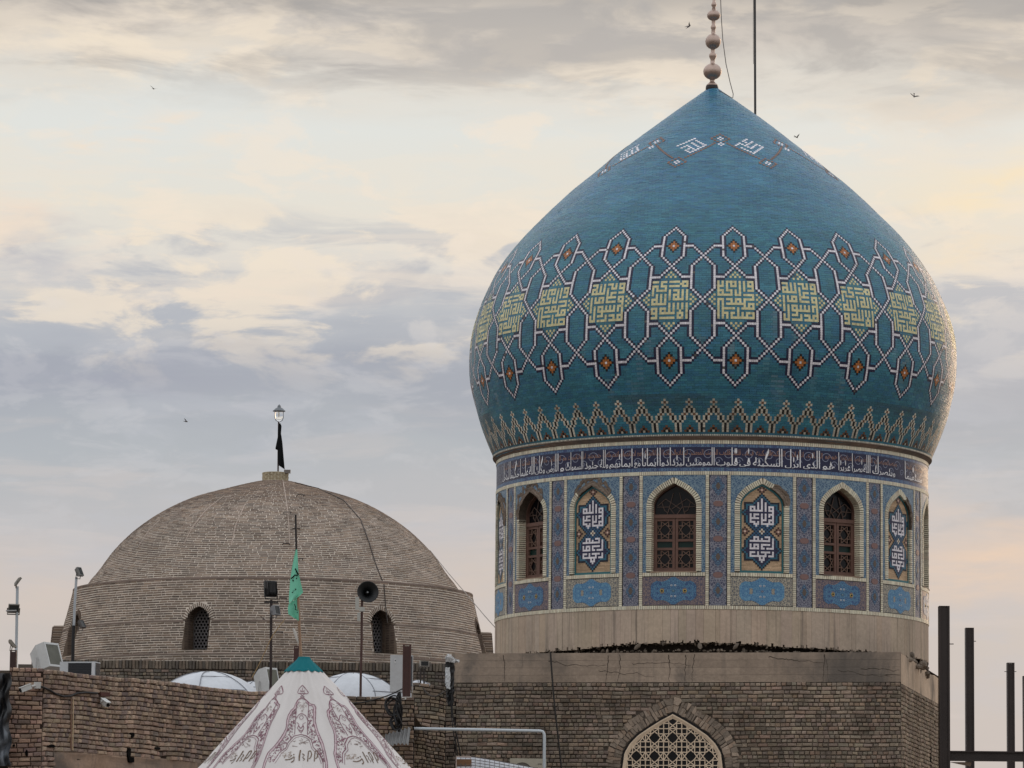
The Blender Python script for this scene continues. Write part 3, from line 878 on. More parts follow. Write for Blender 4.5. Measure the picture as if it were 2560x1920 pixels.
for fc, frw in ((0, -12), (-9, 10), (9, 10)):
    for a, b in ((1, 1), (-1, 1), (1, -1), (-1, -1), (2, 0), (-2, 0), (0, 2), (0, -2)): MEDC.setdefault((fc + a, frw + b), np.array(srgb(62, 36, 34)))
    for a, b in ((1, 0), (-1, 0), (0, 1), (0, -1)): MEDC[(fc + a, frw + b)] = np.array(srgb(140, 106, 90))
    MEDC[(fc, frw)] = np.array(srgb(226, 196, 178))

PC = MB
MED_Q = np.array([(335, 0), (338, 70), (305, 120), (255, 145), (165, 135), (105, 150), (60, 178), (35, 195), (0, 202)]) * .001507
def quad_sym(q):
    q = np.asarray(q); r = list(map(tuple, q))
    return r + [(-x, y) for x, y in r[::-1][1:]] + [(-x, -y) for x, y in r[1:]] + [(x, -y) for x, y in r[::-1][1:-1]]
WOODC = srgb(112, 84, 74)
for k in range(-8, 8):
    pc_ = BAY0 + k * BAY
    if math.cos(pc_) < -.2:
        a = np.linspace(pc_ - BAY / 2, pc_ + BAY / 2, 7)
        MB().strip(cyl(a, 8.60, RD), cyl(a, 11.48, RD), (.1, .2, .3), np.stack([a * RD, 0 * a, 0 * a], 1), np.stack([a * RD, 0 * a + 3, 0 * a], 1)).build('tile_panel', A_SPAN, shrine)
        continue
    sfn = lambda x, z, d, pc_=pc_: cyl(pc_ + np.asarray(x) / RD, z, RD + np.asarray(d))
    # spandrel and side strips round the arch
    x = np.linspace(-.617, .617, 61)
    zt = 11.482; wmax = BW2 * RD
    mb = MB()
    lo = np.stack([x, arch_z(x)], 1)
    mb.strip(sfn(x, lo[:, 1], 0), sfn(x, zt + 0 * x, 0), (.1, .2, .3), np.stack([x, lo[:, 1] - 11, 0 * x], 1), np.stack([x, zt - 11 + 0 * x, 0 * x], 1))
    for sg_ in (-1, 1):
        xs = np.linspace(.617, wmax, 4) * sg_
        if sg_ < 0: xs = xs[::-1]
        mb.strip(sfn(xs, ZSILL - .02 + 0 * xs, 0), sfn(xs, zt + 0 * xs, 0), (.1, .2, .3), np.stack([xs, 0 * xs - 1.6, 0 * xs], 1), np.stack([xs, 0 * xs + .5, 0 * xs], 1))
    mb.build('tile_panel', A_SPAN, shrine)
    # cream brick band round the arch (broken away where the plaster scar is)
    sc0 = SCARS.get(k)
    dep = .36 if is_win(k) else .075
    i_ = np.arange(0, len(AP) - 1, 2)
    ok = np.ones(len(i_), bool)
    if sc0: ok = ~((AT[i_] > sc0[0]) & (AT[i_] < sc0[1]))
    if k == -2: ok &= ~(AT[i_] < .0)
    i_ = i_[ok]; j_ = np.minimum(i_ + 2, len(AP) - 1)
    f_ = .20
    a0 = AP[i_] + (AP[j_] - AP[i_]) * f_; a1 = AP[j_] - (AP[j_] - AP[i_]) * f_ * .6
    b0 = AO[i_] + (AO[j_] - AO[i_]) * f_; b1 = AO[j_] - (AO[j_] - AO[i_]) * f_ * .6
    fr_ = RD + .012 + RNG.normal(0, .002, len(i_)); bk = RD - dep
    def cc_(L, r): return cyl(pc_ + L[:, 0] / RD, L[:, 1], r)
    cream(np.stack([cc_(a0, bk), cc_(a1, bk), cc_(b1, bk), cc_(b0, bk), cc_(a0, fr_), cc_(a1, fr_), cc_(b1, fr_), cc_(b0, fr_)], 1))
    # row under the sill, vertical rows beside the bay
    n_ = 26
    e = np.linspace(pc_ - BW2, pc_ + BW2, n_ + 1)
    cream(cylboxes(e[:-1] + .0008, e[1:] - .0012, 9.250, 9.328, RD - .03, RD + .012))
    for sg_ in (-1, 1):
        zz_ = np.arange(8.602, 11.475, .0465)
        aa = pc_ + sg_ * rad(8.52)
        cream(cylboxes(aa - rad(.40), aa + rad(.40), zz_, zz_ + .0365, RD - .03, RD + .012 + RNG.normal(0, .0015, len(zz_))), .0)
    # lower panel with its lobed medallion
    a = np.linspace(pc_ - BW2, pc_ + BW2, 13); xx_ = (a - pc_) * RD
    low = MB().strip(cyl(a, 8.602, RD), cyl(a, 9.246, RD), (.1, .1, .1), np.stack([xx_, 0 * a - .32, 0 * a], 1), np.stack([xx_, 0 * a + .32, 0 * a], 1)).build('medallion_panel', A_BROWN if is_win(k) else A_BUFF, shrine)
    mfn = lambda x, y, d, pc_=pc_: cyl(pc_ + x / RD, 8.924 + y, RD + d)
    MB().prism(quad_sym(MED_Q), mfn, -.002, .006, (.1, .3, .5), (0, 0)).build('medallion', A_BLUE if is_win(k) else A_BLUE2, low)
    eyes = MB()
    for ex, ey, er, c in ([(-.255, 0, .045, (196, 170, 90)), (.255, 0, .045, (196, 170, 90)), (0, 0, .03, (60, 96, 90))] if is_win(k) else [(0, 0, .028, (110, 84, 96))]) + [(-.042, .12, .026, (206, 208, 210)), (.042, .12, .026, (206, 208, 210)), (-.042, -.12, .026, (206, 208, 210)), (.042, -.12, .026, (206, 208, 210))]:
        t = np.linspace(0, 2 * np.pi, 13)[:-1]
        eyes.prism(np.stack([ex + er * np.cos(t), ey + er * .8 * np.sin(t)], 1), mfn, .004, .010, srgb(*c), (ex, ey))
        eyes.prism(np.stack([ex + er * .6 * np.cos(t), ey + er * .5 * np.sin(t)], 1), mfn, .008, .013, srgb(30, 28, 34) if er > .04 else srgb(120, 140, 160), (ex, ey))
    eyes.build('rosette', M_TILE, low)
    frame_ = MB()
    for z0, z1 in ((8.602, 8.614), (9.234, 9.246)): frame_.strip(cyl(a, z0, RD + .003), cyl(a, z1, RD + .003), srgb(30, 26, 26))
    frame_.build('panel_edge', M_TILE, low)
    # tile column to the right of the bay
    cc0 = pc_ + BAY / 2
    a = np.linspace(cc0 - rad(2.26), cc0 + rad(2.26), 6); xx_ = (a - cc0) * RD
    colm = MB().strip(cyl(a, 8.602, RD - .004), cyl(a, 11.48, RD - .004), (.1, .1, .2), np.stack([xx_, 0 * a - 1.45, 0 * a], 1), np.stack([xx_, 0 * a + 1.43, 0 * a], 1)).build('tile_column', A_COLM, shrine)
    kf = lambda x, y, d, cc0=cc0: cyl(cc0 + x / RD, y, RD + d)
    def zc(y): return 11.44 - (y - 55) / (1580 - 55) * 2.82
    for yc in (375, 795, 1225):
        q = [(.105, 0), (.105, .03), (.075, .045), (.06, .062), (0, .062)]
        MB().prism([(x_, zc(yc) + y_) for x_, y_ in quad_sym(q)], kf, -.005, .004, srgb(132, 102, 98), (0, zc(yc))).build('cartouche', M_TILE, colm)
    for yc in (165, 590, 1010, 1410):
        q = [(.145, 0), (.13, .06), (.085, .09), (.07, .15), (.03, .19), (0, .215)]
        if yc == 1410: q = [(a_ * .75, b_ * .8) for a_, b_ in q]
        MB().prism([(x_, zc(yc) + y_) for x_, y_ in quad_sym(q)], kf, -.005, .003, (.1, .3, .4), (0, zc(yc))).build('cartouche', A_PALM, colm)
        q = [(.05, 0), (.035, .05), (0, .085)]
        MB().prism([(x_, zc(yc) + y_) for x_, y_ in quad_sym(q)], kf, .002, .007, srgb(96, 84, 76), (0, zc(yc))).build('cartouche', M_TILE, colm)
    ed = MB()
    for sg_ in (-1, 1):
        b_ = cc0 + sg_ * rad(2.26)
        ed.bulk(cylboxes([b_ - rad(.13)], [b_ + rad(.13)], [8.602], [11.48], [RD - .03], [RD + .004]), [srgb(34, 26, 26)])
    ed.build('panel_edge', M_TILE, colm)
    # plaster scars where tiles have fallen
    if sc0:
        m_ = (AT >= sc0[0] - .01) & (AT <= sc0[1] + .01)
        Li = AP[m_]; nn = len(Li)
        f1 = np.sin(np.linspace(.0, np.pi, nn)) ** .45
        wv = (.10 + sc0[2] * f1 * (1 + .55 * vnoise(np.arange(nn) * .31, k * 3.1, 3) + .25 * vnoise(np.arange(nn) * 1.1, k * 2.1, 8)))
        tg = np.gradient(Li, axis=0); tg /= np.linalg.norm(tg, axis=1)[:, None]
        nn_ = np.stack([-tg[:, 1], tg[:, 0]], 1)
        sc_mb = MB()
        prev = None
        NL = 7
        for q in range(NL + 1):
            f = q / NL
            L = Li + nn_ * (wv * f)[:, None]
            L[:, 1] = np.minimum(L[:, 1], 11.475)
            d = .012 - .03 * (1 - abs(2 * f - 1)) + .012 * vnoise(np.arange(nn) * .8, q * 1.7 + k, 2)
            if q == NL: d = 0 * d - .004
            cur = sfn(L[:, 0], L[:, 1], np.maximum(d, -.02) + .012)
            if prev is not None: sc_mb.strip(prev, cur, np.array(srgb(136, 122, 110)) * (1 - .25 * (q % 2)))
            else: first = cur
            prev = cur
        dd_ = dep + .0
        sc_mb.strip(sfn(Li[:, 0], Li[:, 1], 0 * Li[:, 0] - dd_), first, srgb(92, 82, 72))
        sc_mb.build('plaster_scar', M_RUBBLE, shrine, label='patch of bare grey plaster where the arch tiles have fallen')
    if is_win(k):
        # wooden window set deep in the reveal
        rw = RD - .26
        ct, st = math.cos(pc_ - AZ0), math.sin(pc_ - AZ0)
        org = np.array([AXX + rw * st, AXY - rw * ct, 0]); tx = np.array([ct, st, 0]); ny = np.array([st, -ct, 0])
        def wl(x, z, d): return org + np.asarray(x)[..., None] * tx + np.asarray(d)[..., None] * ny + np.asarray(z)[..., None] * np.array([0, 0, 1.0])
        def bar(mb, x0, z0, x1, z1, w, d0, d1, col):
            p, q = np.array([x0, z0]), np.array([x1, z1]); t = (q - p) / (np.linalg.norm(q - p) + 1e-9); nn = np.array([-t[1], t[0]]) * w / 2
            c = np.array([p - nn, q - nn, q + nn, p + nn])
            mb.add(np.vstack([wl(c[:, 0], c[:, 1], np.full(4, d0)), wl(c[:, 0], c[:, 1], np.full(4, d1))]), T8C, col=col)
        def wy(y): return ZSILL + (1580 - y) / 6.913 / 114
        def wx(x): return (x - 495) / 6.913 / 114
        fw = MB()
        zb = ZSILL; ztr0, ztr1 = wy(640), wy(575)
        bar(fw, -.50, zb, -.50, 10.80, .075, -.03, .07, WOODC); bar(fw, .50, zb, .50, 10.80, .075, -.03, .07, WOODC)
        L = AP[(AP[:, 1] > 10.75)]
        for q in range(len(L) - 1): bar(fw, *L[q], *L[q + 1], .07, -.03, .07, np.array(WOODC) * .8)
        bar(fw, -.5, (ztr0 + ztr1) / 2, .5, (ztr0 + ztr1) / 2, ztr1 - ztr0, -.03, .075, WOODC)
        bar(fw, -.5, zb + .035, .5, zb + .035, .07, -.03, .075, WOODC)
        for x0, x1 in ((-.465, -.005), (.005, .465)):
            for xx_ in (x0 + .03, x1 - .03): bar(fw, xx_, zb + .07, xx_, ztr0, .058, -.025, .05, WOODC)
            for yc, h in ((1530, .07), (1175, .055), (1025, .055), (665, .06)): bar(fw, x0 + .05, wy(yc), x1 - .05, wy(yc), h, -.025, .048, np.array(WOODC) * .95)
        win = fw.build('window', M_WOOD, shrine, label='arched brown wooden window with star lattice in the tiled drum')
        lat = MB()
        for x0, x1 in ((-.41, -.06), (.06, .41)):
            for y0, y1 in ((1500, 1205), (993, 695)):
                za, zb_ = wy(y0), wy(y1); X = lambda f: x0 + (x1 - x0) * f; Z = lambda f: za + (zb_ - za) * f
                lc = srgb(120, 96, 84)
                for f in (.26, .74):
                    bar(lat, X(f), Z(0), X(f), Z(.33), .017, 0, .028, lc); bar(lat, X(f), Z(.67), X(f), Z(1), .017, 0, .028, lc)
                    bar(lat, X(0), Z(f), X(.33), Z(f), .017, 0, .026, lc); bar(lat, X(.67), Z(f), X(1), Z(f), .017, 0, .026, lc)
                for a0, b0, a1, b1 in ((.26, 0, .60, .22), (.74, 0, .40, .22), (.26, 1, .60, .78), (.74, 1, .40, .78)):
                    bar(lat, X(a0), Z(b0), X(a1), Z(b1), .015, 0, .024, lc); bar(lat, X(b0), Z(a0), X(b1), Z(a1), .015, 0, .022, lc)
                for a0, b0, a1, b1 in ((.60, .22, .70, .30), (.40, .22, .30, .30), (.60, .78, .70, .70), (.40, .78, .30, .70)):
                    bar(lat, X(a0), Z(b0), X(a1), Z(b1), .015, 0, .02, lc); bar(lat, X(b0), Z(a0), X(b1), Z(a1), .015, 0, .02, lc)
        for (xa, ya), (xb, yb) in [((350, 570), (455, 195)), ((655, 570), (560, 195)), ((165, 440), (380, 440)), ((615, 440), (850, 440)), ((385, 455), (475, 570)), ((520, 570), (620, 430)), ((430, 475), (690, 300)), ((575, 475), (320, 300)), ((320, 300), (175, 420)), ((690, 300), (840, 415)), ((255, 370), (300, 500)), ((300, 500), (350, 540)), ((755, 360), (710, 500)), ((710, 500), (655, 530))]:
            bar(lat, wx(xa), wy(ya), wx(xb), wy(yb), .014, 0, .02, srgb(96, 78, 70))
        lat.build('lattice', M_WOOD, win, kind='stuff')
        xg = np.linspace(-.5, .5, 25)
        kz = np.interp(-np.abs(xg), AP[:len(AP) // 2 + 1, 0][AP[:len(AP) // 2 + 1, 1] > 10.7], AP[:len(AP) // 2 + 1, 1][AP[:len(AP) // 2 + 1, 1] > 10.7])
        MB().strip(wl(xg, 0 * xg + ZSILL, 0 * xg - .012), wl(xg, kz, 0 * xg - .012), srgb(20, 20, 24)).build('pane', M_PANE, win)
        for x0, x1 in ((-.41, -.06), (.06, .41)):
            g_ = MB(); bar(g_, x0, (wy(1045) + wy(1155)) / 2, x1, (wy(1045) + wy(1155)) / 2, wy(1050) - wy(1150), -.01, .0, srgb(22, 48, 44)); g_.build('pane', M_PANE, win)
        for pts in ([(395, 440), (510, 435), (430, 478), (400, 400)], [(605, 440), (500, 430), (575, 478), (600, 400)]):
            pass
        sl = MB().bulk(cylboxes([pc_ - rad(5.9)], [pc_ + rad(5.9)], [ZSILL - .028], [ZSILL], [RD - .34], [RD + .03]), [srgb(168, 146, 126)]).build('sill', M_CONC, win)
    else:
        # blind arch: turquoise edge, buff brick field, square lettering set tile by tile
        rb = RD - .05
        A1 = offs(AP, -.042)
        A1[0, 1] = A1[-1, 1] = ZSILL
        edge = MB().strip(cyl(pc_ + A1[:, 0] / RD, A1[:, 1], rb + .012), cyl(pc_ + AP[:, 0] / RD, AP[:, 1], rb + .012), srgb(46, 108, 116))
        xb = np.linspace(-.5, .5, 12); edge.strip(cyl(pc_ + xb / RD, ZSILL - .02, rb + .012), cyl(pc_ + xb / RD, ZSILL + .03, rb + .012), srgb(46, 108, 116))
        pan = edge.build('calligraphy_panel', M_TILE, shrine, label='blind arch panel with white square lettering on navy over buff brick')
        rowsP, rowsC = [], []
        for zr in np.arange(ZSILL + .03, ZAP - .06, .0235):
            h = zr + .012
            hw = float(np.interp(h, A1[:len(A1) // 2, 1], -A1[:len(A1) // 2, 0]))
            if hw < .03: continue
            w = .13; st_ = -hw
            xs = [-hw]; q = -hw + random.uniform(.03, w)
            while q < hw - .02: xs.append(q); q += w
            xs.append(hw); xs = np.array(xs)
            rowsP.append(cylboxes(pc_ + (xs[:-1] + .0015) / RD, pc_ + (xs[1:] - .0015) / RD, zr, zr + .0205, rb - .015, rb))
            rowsC.append(np.array(srgb(214, 184, 152)) * RNG.uniform(.78, 1.1, (len(xs) - 1, 1)) * random.uniform(.92, 1.06))
        MB().bulk(np.concatenate(rowsP), np.concatenate(rowsC)).build('buff_brick_field', M_BRICK, pan, kind='stuff')
        cells = [(q, c) for q, c in MEDC.items()]
        cx_ = np.array([q[0] for q, _ in cells]) * .0425; cz_ = 10.25 - (np.array([q[1] for q, _ in cells]) - 10) * .0418
        cc2 = np.array([c for _, c in cells]) * RNG.uniform(.88, 1.06, (len(cells), 1))
        MB().bulk(cylboxes(pc_ + (cx_ - .0205) / RD, pc_ + (cx_ + .0205) / RD, cz_ - .0202, cz_ + .0202, rb - .01, rb + .008 + RNG.normal(0, .0007, len(cells))), cc2).build('mosaic_tile_inlay', M_TILE, pan, kind='stuff')
CP = np.concatenate(creamP)
MB().bulk(CP, np.concatenate(creamC)).build('cream_brick_trim', M_CREAM, shrine, kind='stuff')

# ---- inscription: Arabic letters joined by their positional forms
AR = {}
def _f(ch, iso, dual): AR[ch] = (iso, dual)
for ch, iso, dual in [('ا', 0xFE8D, 0), ('ب', 0xFE8F, 1), ('ت', 0xFE95, 1), ('ج', 0xFE9D, 1), ('ح', 0xFEA1, 1), ('خ', 0xFEA5, 1), ('د', 0xFEA9, 0), ('ذ', 0xFEAB, 0), ('ر', 0xFEAD, 0), ('ز', 0xFEAF, 0), ('س', 0xFEB1, 1), ('ص', 0xFEB9, 1), ('ض', 0xFEBD, 1), ('ط', 0xFEC1, 1), ('ع', 0xFEC9, 1), ('ف', 0xFED1, 1), ('ق', 0xFED5, 1), ('ك', 0xFED9, 1), ('ل', 0xFEDD, 1), ('م', 0xFEE1, 1), ('ن', 0xFEE5, 1), ('ه', 0xFEE9, 1), ('و', 0xFEED, 0), ('ى', 0xFEEF, 0), ('ي', 0xFEF1, 1)]: _f(ch, iso, dual)
def shape(word):
    out = []
    for i, ch in enumerate(word):
        iso, dual = AR[ch]
        pv = i > 0 and AR[word[i - 1]][1]
        nx = dual and i < len(word) - 1
        out.append(chr(iso + (3 if pv and nx else 1 if pv else 2 if nx else 0)))
    return ''.join(out[::-1])
_tcache = {}
def text_mesh(s):
    if s in _tcache: return _tcache[s]
    cu = bpy.data.curves.new('lettering', 'FONT'); cu.body = s; cu.size = 1; cu.resolution_u = 3; cu.offset = .010
    o = bpy.data.objects.new('lettering', cu); COL.objects.link(o)
    bpy.context.view_layer.update()
    me = o.evaluated_get(bpy.context.evaluated_depsgraph_get()).to_mesh()
    V = np.array([v.co[:2] for v in me.vertices]); me.calc_loop_triangles()
    T = np.array([t.vertices[:] for t in me.loop_triangles])
    o.to_mesh_clear() if hasattr(o, 'to_mesh_clear') else None
    bpy.data.objects.remove(o); bpy.data.curves.remove(cu)
    _tcache[s] = (V, T)
    return V, T
def phi_of_x(px, r=RD):
    phi = 0.0
    for _ in range(30): phi = math.asin(max(-1, min(1, (px - 1781) * (AXY - r * math.cos(phi)) / (FPX * r))))
    return phi
WORDS = [('مستقيما', 2264, 2306), ('وينصرك', 2183, 2240), ('الله', 2160, 2178), ('نصرا', 2132, 2158), ('عزيزا', 2098, 2128), ('هو', 2058, 2090), ('الذى', 2010, 2052), ('انزل', 1964, 2004), ('السكينه', 1884, 1958), ('فى', 1850, 1878), ('قلوب', 1792, 1846), ('المومنين', 1716, 1788), ('ليزدادوا', 1650, 1712), ('ايمانا', 1606, 1646), ('مع', 1586, 1602), ('ايمانهم', 1524, 1582), ('ولله', 1500, 1521), ('جنود', 1462, 1496), ('السموات', 1414, 1458), ('و', 1400, 1410), ('الارض', 1366, 1396), ('وكان', 1338, 1362), ('الله', 1322, 1336), ('عليما', 1300, 1320), ('حكيما', 1274, 1298), ('ليدخل', 1256, 1272)]
lt, lt2 = MB(), MB()
Z_BASE = zf(1163.5)
for w, x0, x1 in WORDS:
    V, T = text_mesh(shape(w))
    p0, p1 = phi_of_x(x0), phi_of_x(x1)
    mn, mx_ = V[:, 0].min(), V[:, 0].max()
    ph = p0 + (V[:, 0] - mn) / (mx_ - mn) * (p1 - p0)
    y = V[:, 1]
    zz_ = Z_BASE + np.where(y < 0, y * .085, np.where(y < .42, y * .20, .084 + (y - .42) * (.385 - .084) / .29))
    lt.add(cyl(ph, zz_, RD + .009), None, T, srgb(236, 236, 240))
    zz2 = zf(1137) + np.where(y < 0, y * .03, y * .17)
    for q in range(2):
        ph2 = p0 + ((V[:, 0] - mn) / (mx_ - mn) + q) * (p1 - p0) * .5 + rad(.8)
        lt2.add(cyl(ph2, zz2, RD + .004), None, T, srgb(150, 112, 96))
lt.build('white_lettering', M_TILE, insc, kind='stuff', label='white line of Arabic lettering on the navy band')
vine = MB()
for ph in np.arange(rad(-84), rad(84), rad(5.2)):
    for sgn, cz, rr0 in ((1, 11.93, .155), (-1, 11.80, .10)):
        t = np.linspace(0, 2 * np.pi * 1.25, 30)
        rr_ = rr0 * (1 - .10 * t)
        c = cyl(ph + rad(2.4 if sgn < 0 else 0) + rr_ * np.cos(sgn * t) / RD, cz + rr_ * np.sin(t) * .9, RD + .0025)
        c2 = cyl(ph + rad(2.4 if sgn < 0 else 0) + (rr_ - .014) * np.cos(sgn * t) / RD, cz + (rr_ - .014) * np.sin(t) * .9, RD + .0025)
        vine.strip(c, c2, srgb(140, 148, 172))
lt2.build('brown_lettering', M_TILE, insc, kind='stuff'); vine.build('vine_scrolls', M_TILE, insc, kind='stuff')

# ---- board-marked concrete below the mosaic, broken at its foot
def zfoot(ph):            # ragged foot of the concrete, most broken near the middle
    return float(np.interp(math.degrees(ph), [-95, -60, -45, -22, -5, 10, 16, 40, 95], [7.60, 7.63, 7.67, 7.735, 7.775, 7.77, 7.70, 7.66, 7.63])) + .025 * float(vnoise(ph * 6, 1.0, 4))
ph = -np.pi
while ph < np.pi:
    w = rad(random.choice([1.1, 1.5, 2.0, 2.4, 3.0, 3.8]))
    p1 = min(ph + w, np.pi)
    if math.cos((ph + p1) / 2) > -.3:
        n_ = 6
        a = np.linspace(ph + .0004, p1 - .0004, n_ + 1)
        ro = RD + random.uniform(-.002, .003)
        zb = zfoot(ph)
        cb = np.array(srgb(190, 172, 154)) * random.uniform(.93, 1.06) * np.array([random.uniform(.98, 1.03), 1, random.uniform(.96, 1.03)])
        MB().bulk(cylboxes(a[:-1], a[1:], [zb + .075 * random.random() ** 3 for _ in range(n_)], 8.516, RD - .06, ro), np.tile(cb, (n_, 1))).build('concrete_panel', M_CONCV, shrine)
    ph = p1
# ---- plinth: brick block turned 11 degrees, concrete band on top
PA_ = rad(11.3)
pu = np.array([math.cos(PA_), -math.sin(PA_), 0]); pn = np.array([-math.sin(PA_), -math.cos(PA_), 0]); pb = np.array([math.sin(PA_), math.cos(PA_), 0])
PC_ = P(2252, 1630, 91.0)
ZPT = float(PC_[2])
PLEN = 9.95
PL = np.array([PC_[0], PC_[1], 0]) - PLEN * pu
def plf(u, v, d):
    u, v, d = np.broadcast_arrays(u, v, d)
    return PL + u[..., None] * pu + v[..., None] * np.array([0, 0, 1.0]) + d[..., None] * pn
PR = np.array([PC_[0], PC_[1], 0])
def prf(u, v, d):
    u, v, d = np.broadcast_arrays(u, v, d)
    return PR + u[..., None] * pb + v[..., None] * np.array([0, 0, 1.0]) + d[..., None] * pu
def pl_uv(px, py):
    q = PP(px, py, PL, pn) - PL
    return float(q @ pu), float(q[2])
ZB0 = pl_uv(1700, 1707)[1]
blk = MB(); PLMORT = srgb(86, 78, 70)
blk.add(np.vstack([plf(np.array([0, PLEN, PLEN, 0.]), np.array([0, 0, ZB0, ZB0]), np.zeros(4)), plf(np.array([0, PLEN, PLEN, 0.]), np.array([ZPT, ZPT, 0, 0]) * 0 + np.array([0, 0, ZB0, ZB0]), np.full(4, -PLEN))]),
        [[0, 1, 2, 3], [1, 5, 6, 2], [4, 0, 3, 7], [5, 4, 7, 6], [3, 2, 6, 7]], None, PLMORT)
aW = pl_uv(1682.5, 1782)
AH = np.array([(0, 0), (31, 16), (60, 34), (89, 53.5), (110.7, 75.2), (125, 99.8), (130, 137), (130, 250)]) / 114.6
def arch2(scale=1.0, grow=0.0):
    h = AH.copy()
    L = np.vstack([np.stack([-h[::-1, 0], -h[::-1, 1]], 1), np.stack([h[1:, 0], -h[1:, 1]], 1)])
    s = np.concatenate([[0], np.cumsum(np.hypot(*np.diff(L, axis=0).T))]); t = np.linspace(0, s[-1], 91)
    L = np.stack([np.interp(t, s, L[:, 0]), np.interp(t, s, L[:, 1])], 1)
    tg = np.gradient(L, axis=0); tg /= np.linalg.norm(tg, axis=1)[:, None]
    o = L + np.stack([-tg[:, 1], tg[:, 0]], 1) * grow
    k = 45
    o[:k, 0] = np.minimum(o[:k, 0], 0); o[k + 1:, 0] = np.maximum(o[k + 1:, 0], 0); o[k, 0] = 0
    return o + np.array(aW)
plinth = blk.build('plinth', M_MORTAR, shrine, label='dark sooty brick plinth under the drum')
ring_o = arch2(grow=.36)
def in_arch(u, v, L):
    k = 45
    lo = np.interp(v, L[:k + 1, 1], L[:k + 1, 0], left=L[0, 0], right=9); hi = np.interp(v, L[k:, 1][::-1], L[k:, 0][::-1], left=L[-1, 0], right=-9)
    return (u > lo) & (u < hi)
PALP = [srgb(156, 141, 127), srgb(144, 131, 118), srgb(166, 149, 133), srgb(136, 124, 112), srgb(158, 138, 121)]
PB, PCc, _, _ = brick_rows(plf, .0, PLEN, 4.62, ZB0, .225, .089, .017, .026, 3, head=.45, wob=.012, keep=lambda u, v: ~in_arch(u, v, ring_o), pal=PALP, bev=.14)
emit(PB, PCc, T12, 'brick', 'plinth_brickwork', M_BRICK_OLD, plinth, 300, hide=[(1130, 1880, 1370, 1920), (1130, 1700, 1180, 1920)])
PALR = [srgb(160, 144, 128), srgb(146, 132, 118), srgb(168, 150, 132)]
PB, PCc, _, _ = brick_rows(prf, .0, PLEN, 4.62, ZB0 - .03, .225, .089, .017, .022, 13, head=.3, wob=.012, pal=PALR, bev=.14)
MB().bulk(PB, PCc, T12).build('side_brickwork', M_BRICK_OLD, plinth, kind='stuff')
# soldier bricks fanning round the arched opening
vs, vc_ = [], []
for g0, g1 in ((.03, .19), (.195, .35)):
    Li, Lo = arch2(grow=g0), arch2(grow=g1)
    nst = 78
    t = np.linspace(0, 90, nst + 1)
    for a, b in zip(t[:-1], t[1:]):
        a2, b2 = a + .06, b - .06
        q = [np.array([np.interp(z_, np.arange(91), L[:, 0]), np.interp(z_, np.arange(91), L[:, 1])]) for L, z_ in ((Li, a2), (Li, b2), (Lo, b2), (Lo, a2))]
        q = np.array(q) + RNG.normal(0, .010, (4, 2))
        d = .014 + RNG.normal(0, .006)
        c = q.mean(0); qi = q + (c - q) * .10
        vs.append(np.concatenate([plf(q[:, 0], q[:, 1], np.full(4, -.01)), plf(q[:, 0], q[:, 1], np.full(4, d * .5)), plf(qi[:, 0], qi[:, 1], d + RNG.normal(0, .004, 4))]))
        vc_.append(np.array(PALP[random.randrange(5)]) * random.uniform(.85, 1.2))
vs = np.array(vs)
emit(vs, np.array(vc_), T12, 'arch_brick', 'arch_brickwork', M_BRICK_OLD, plinth, 130)
# concrete band: formwork boards in four courses
zlev = np.linspace(ZB0 + .01, ZPT, 5)
for r_ in range(4):
    u = 0.0
    while u < PLEN - .01:
        w = random.choice([1.6, 2.1, 2.6, 1.15]) if r_ else random.choice([2.2, 2.8])
        u1 = min(u + w, PLEN)
        if PLEN - u1 < .5: u1 = PLEN
        px_c = proj(plf(np.array((u + u1) / 2), np.array(zlev[r_]), np.array(0.)))[0]
        sooty = 1.0
        c = np.array(srgb(166, 149, 133)) * random.uniform(.93, 1.06) * sooty
        uu = np.array([[u + .001, u1 - .001, u1 - .001, u + .001]]); vv = np.array([[zlev[r_] + .0015, zlev[r_] + .0015, zlev[r_ + 1] - .0015, zlev[r_ + 1] - .0015]])
        d = .006 + random.uniform(-.0015, .0015)
        B = np.concatenate([plf(uu, vv, 0 * uu - .35), plf(uu, vv, 0 * uu + d)], 1)
        MB().bulk(B, [c]).build('concrete_board', M_CONC, plinth)
        u = u1
uu = np.array([0, PLEN, PLEN, 0.]); 
sb_ = MB()
ns = 24
us = np.linspace(0.01, PLEN, ns)
topz = ZPT - .0 + 0 * us - .05 * np.clip(us - 1.5, 0, 3) * .35 - .04 * np.abs(vnoise(us * 2.2, 0 * us, 6))
sb_.strip(prf(us, ZB0 - .02 + 0 * us, .004 + 0 * us), prf(us, topz, .004 + 0 * us), srgb(200, 178, 156))
sb_.strip(prf(us, topz, .004 + 0 * us), prf(us, topz, -.4 + 0 * us), srgb(150, 132, 112))
sb_.build('concrete_side', M_CONC, plinth)
plt_ = MB(); plt_.add(plf(np.array([0, PLEN, PLEN, 0.]), np.full(4, ZPT - .02), np.array([-.01, -.01, -PLEN, -PLEN])), [[0, 1, 2, 3]], None, srgb(110, 98, 86)); plt_.build('plinth_top', M_CONC, plinth)
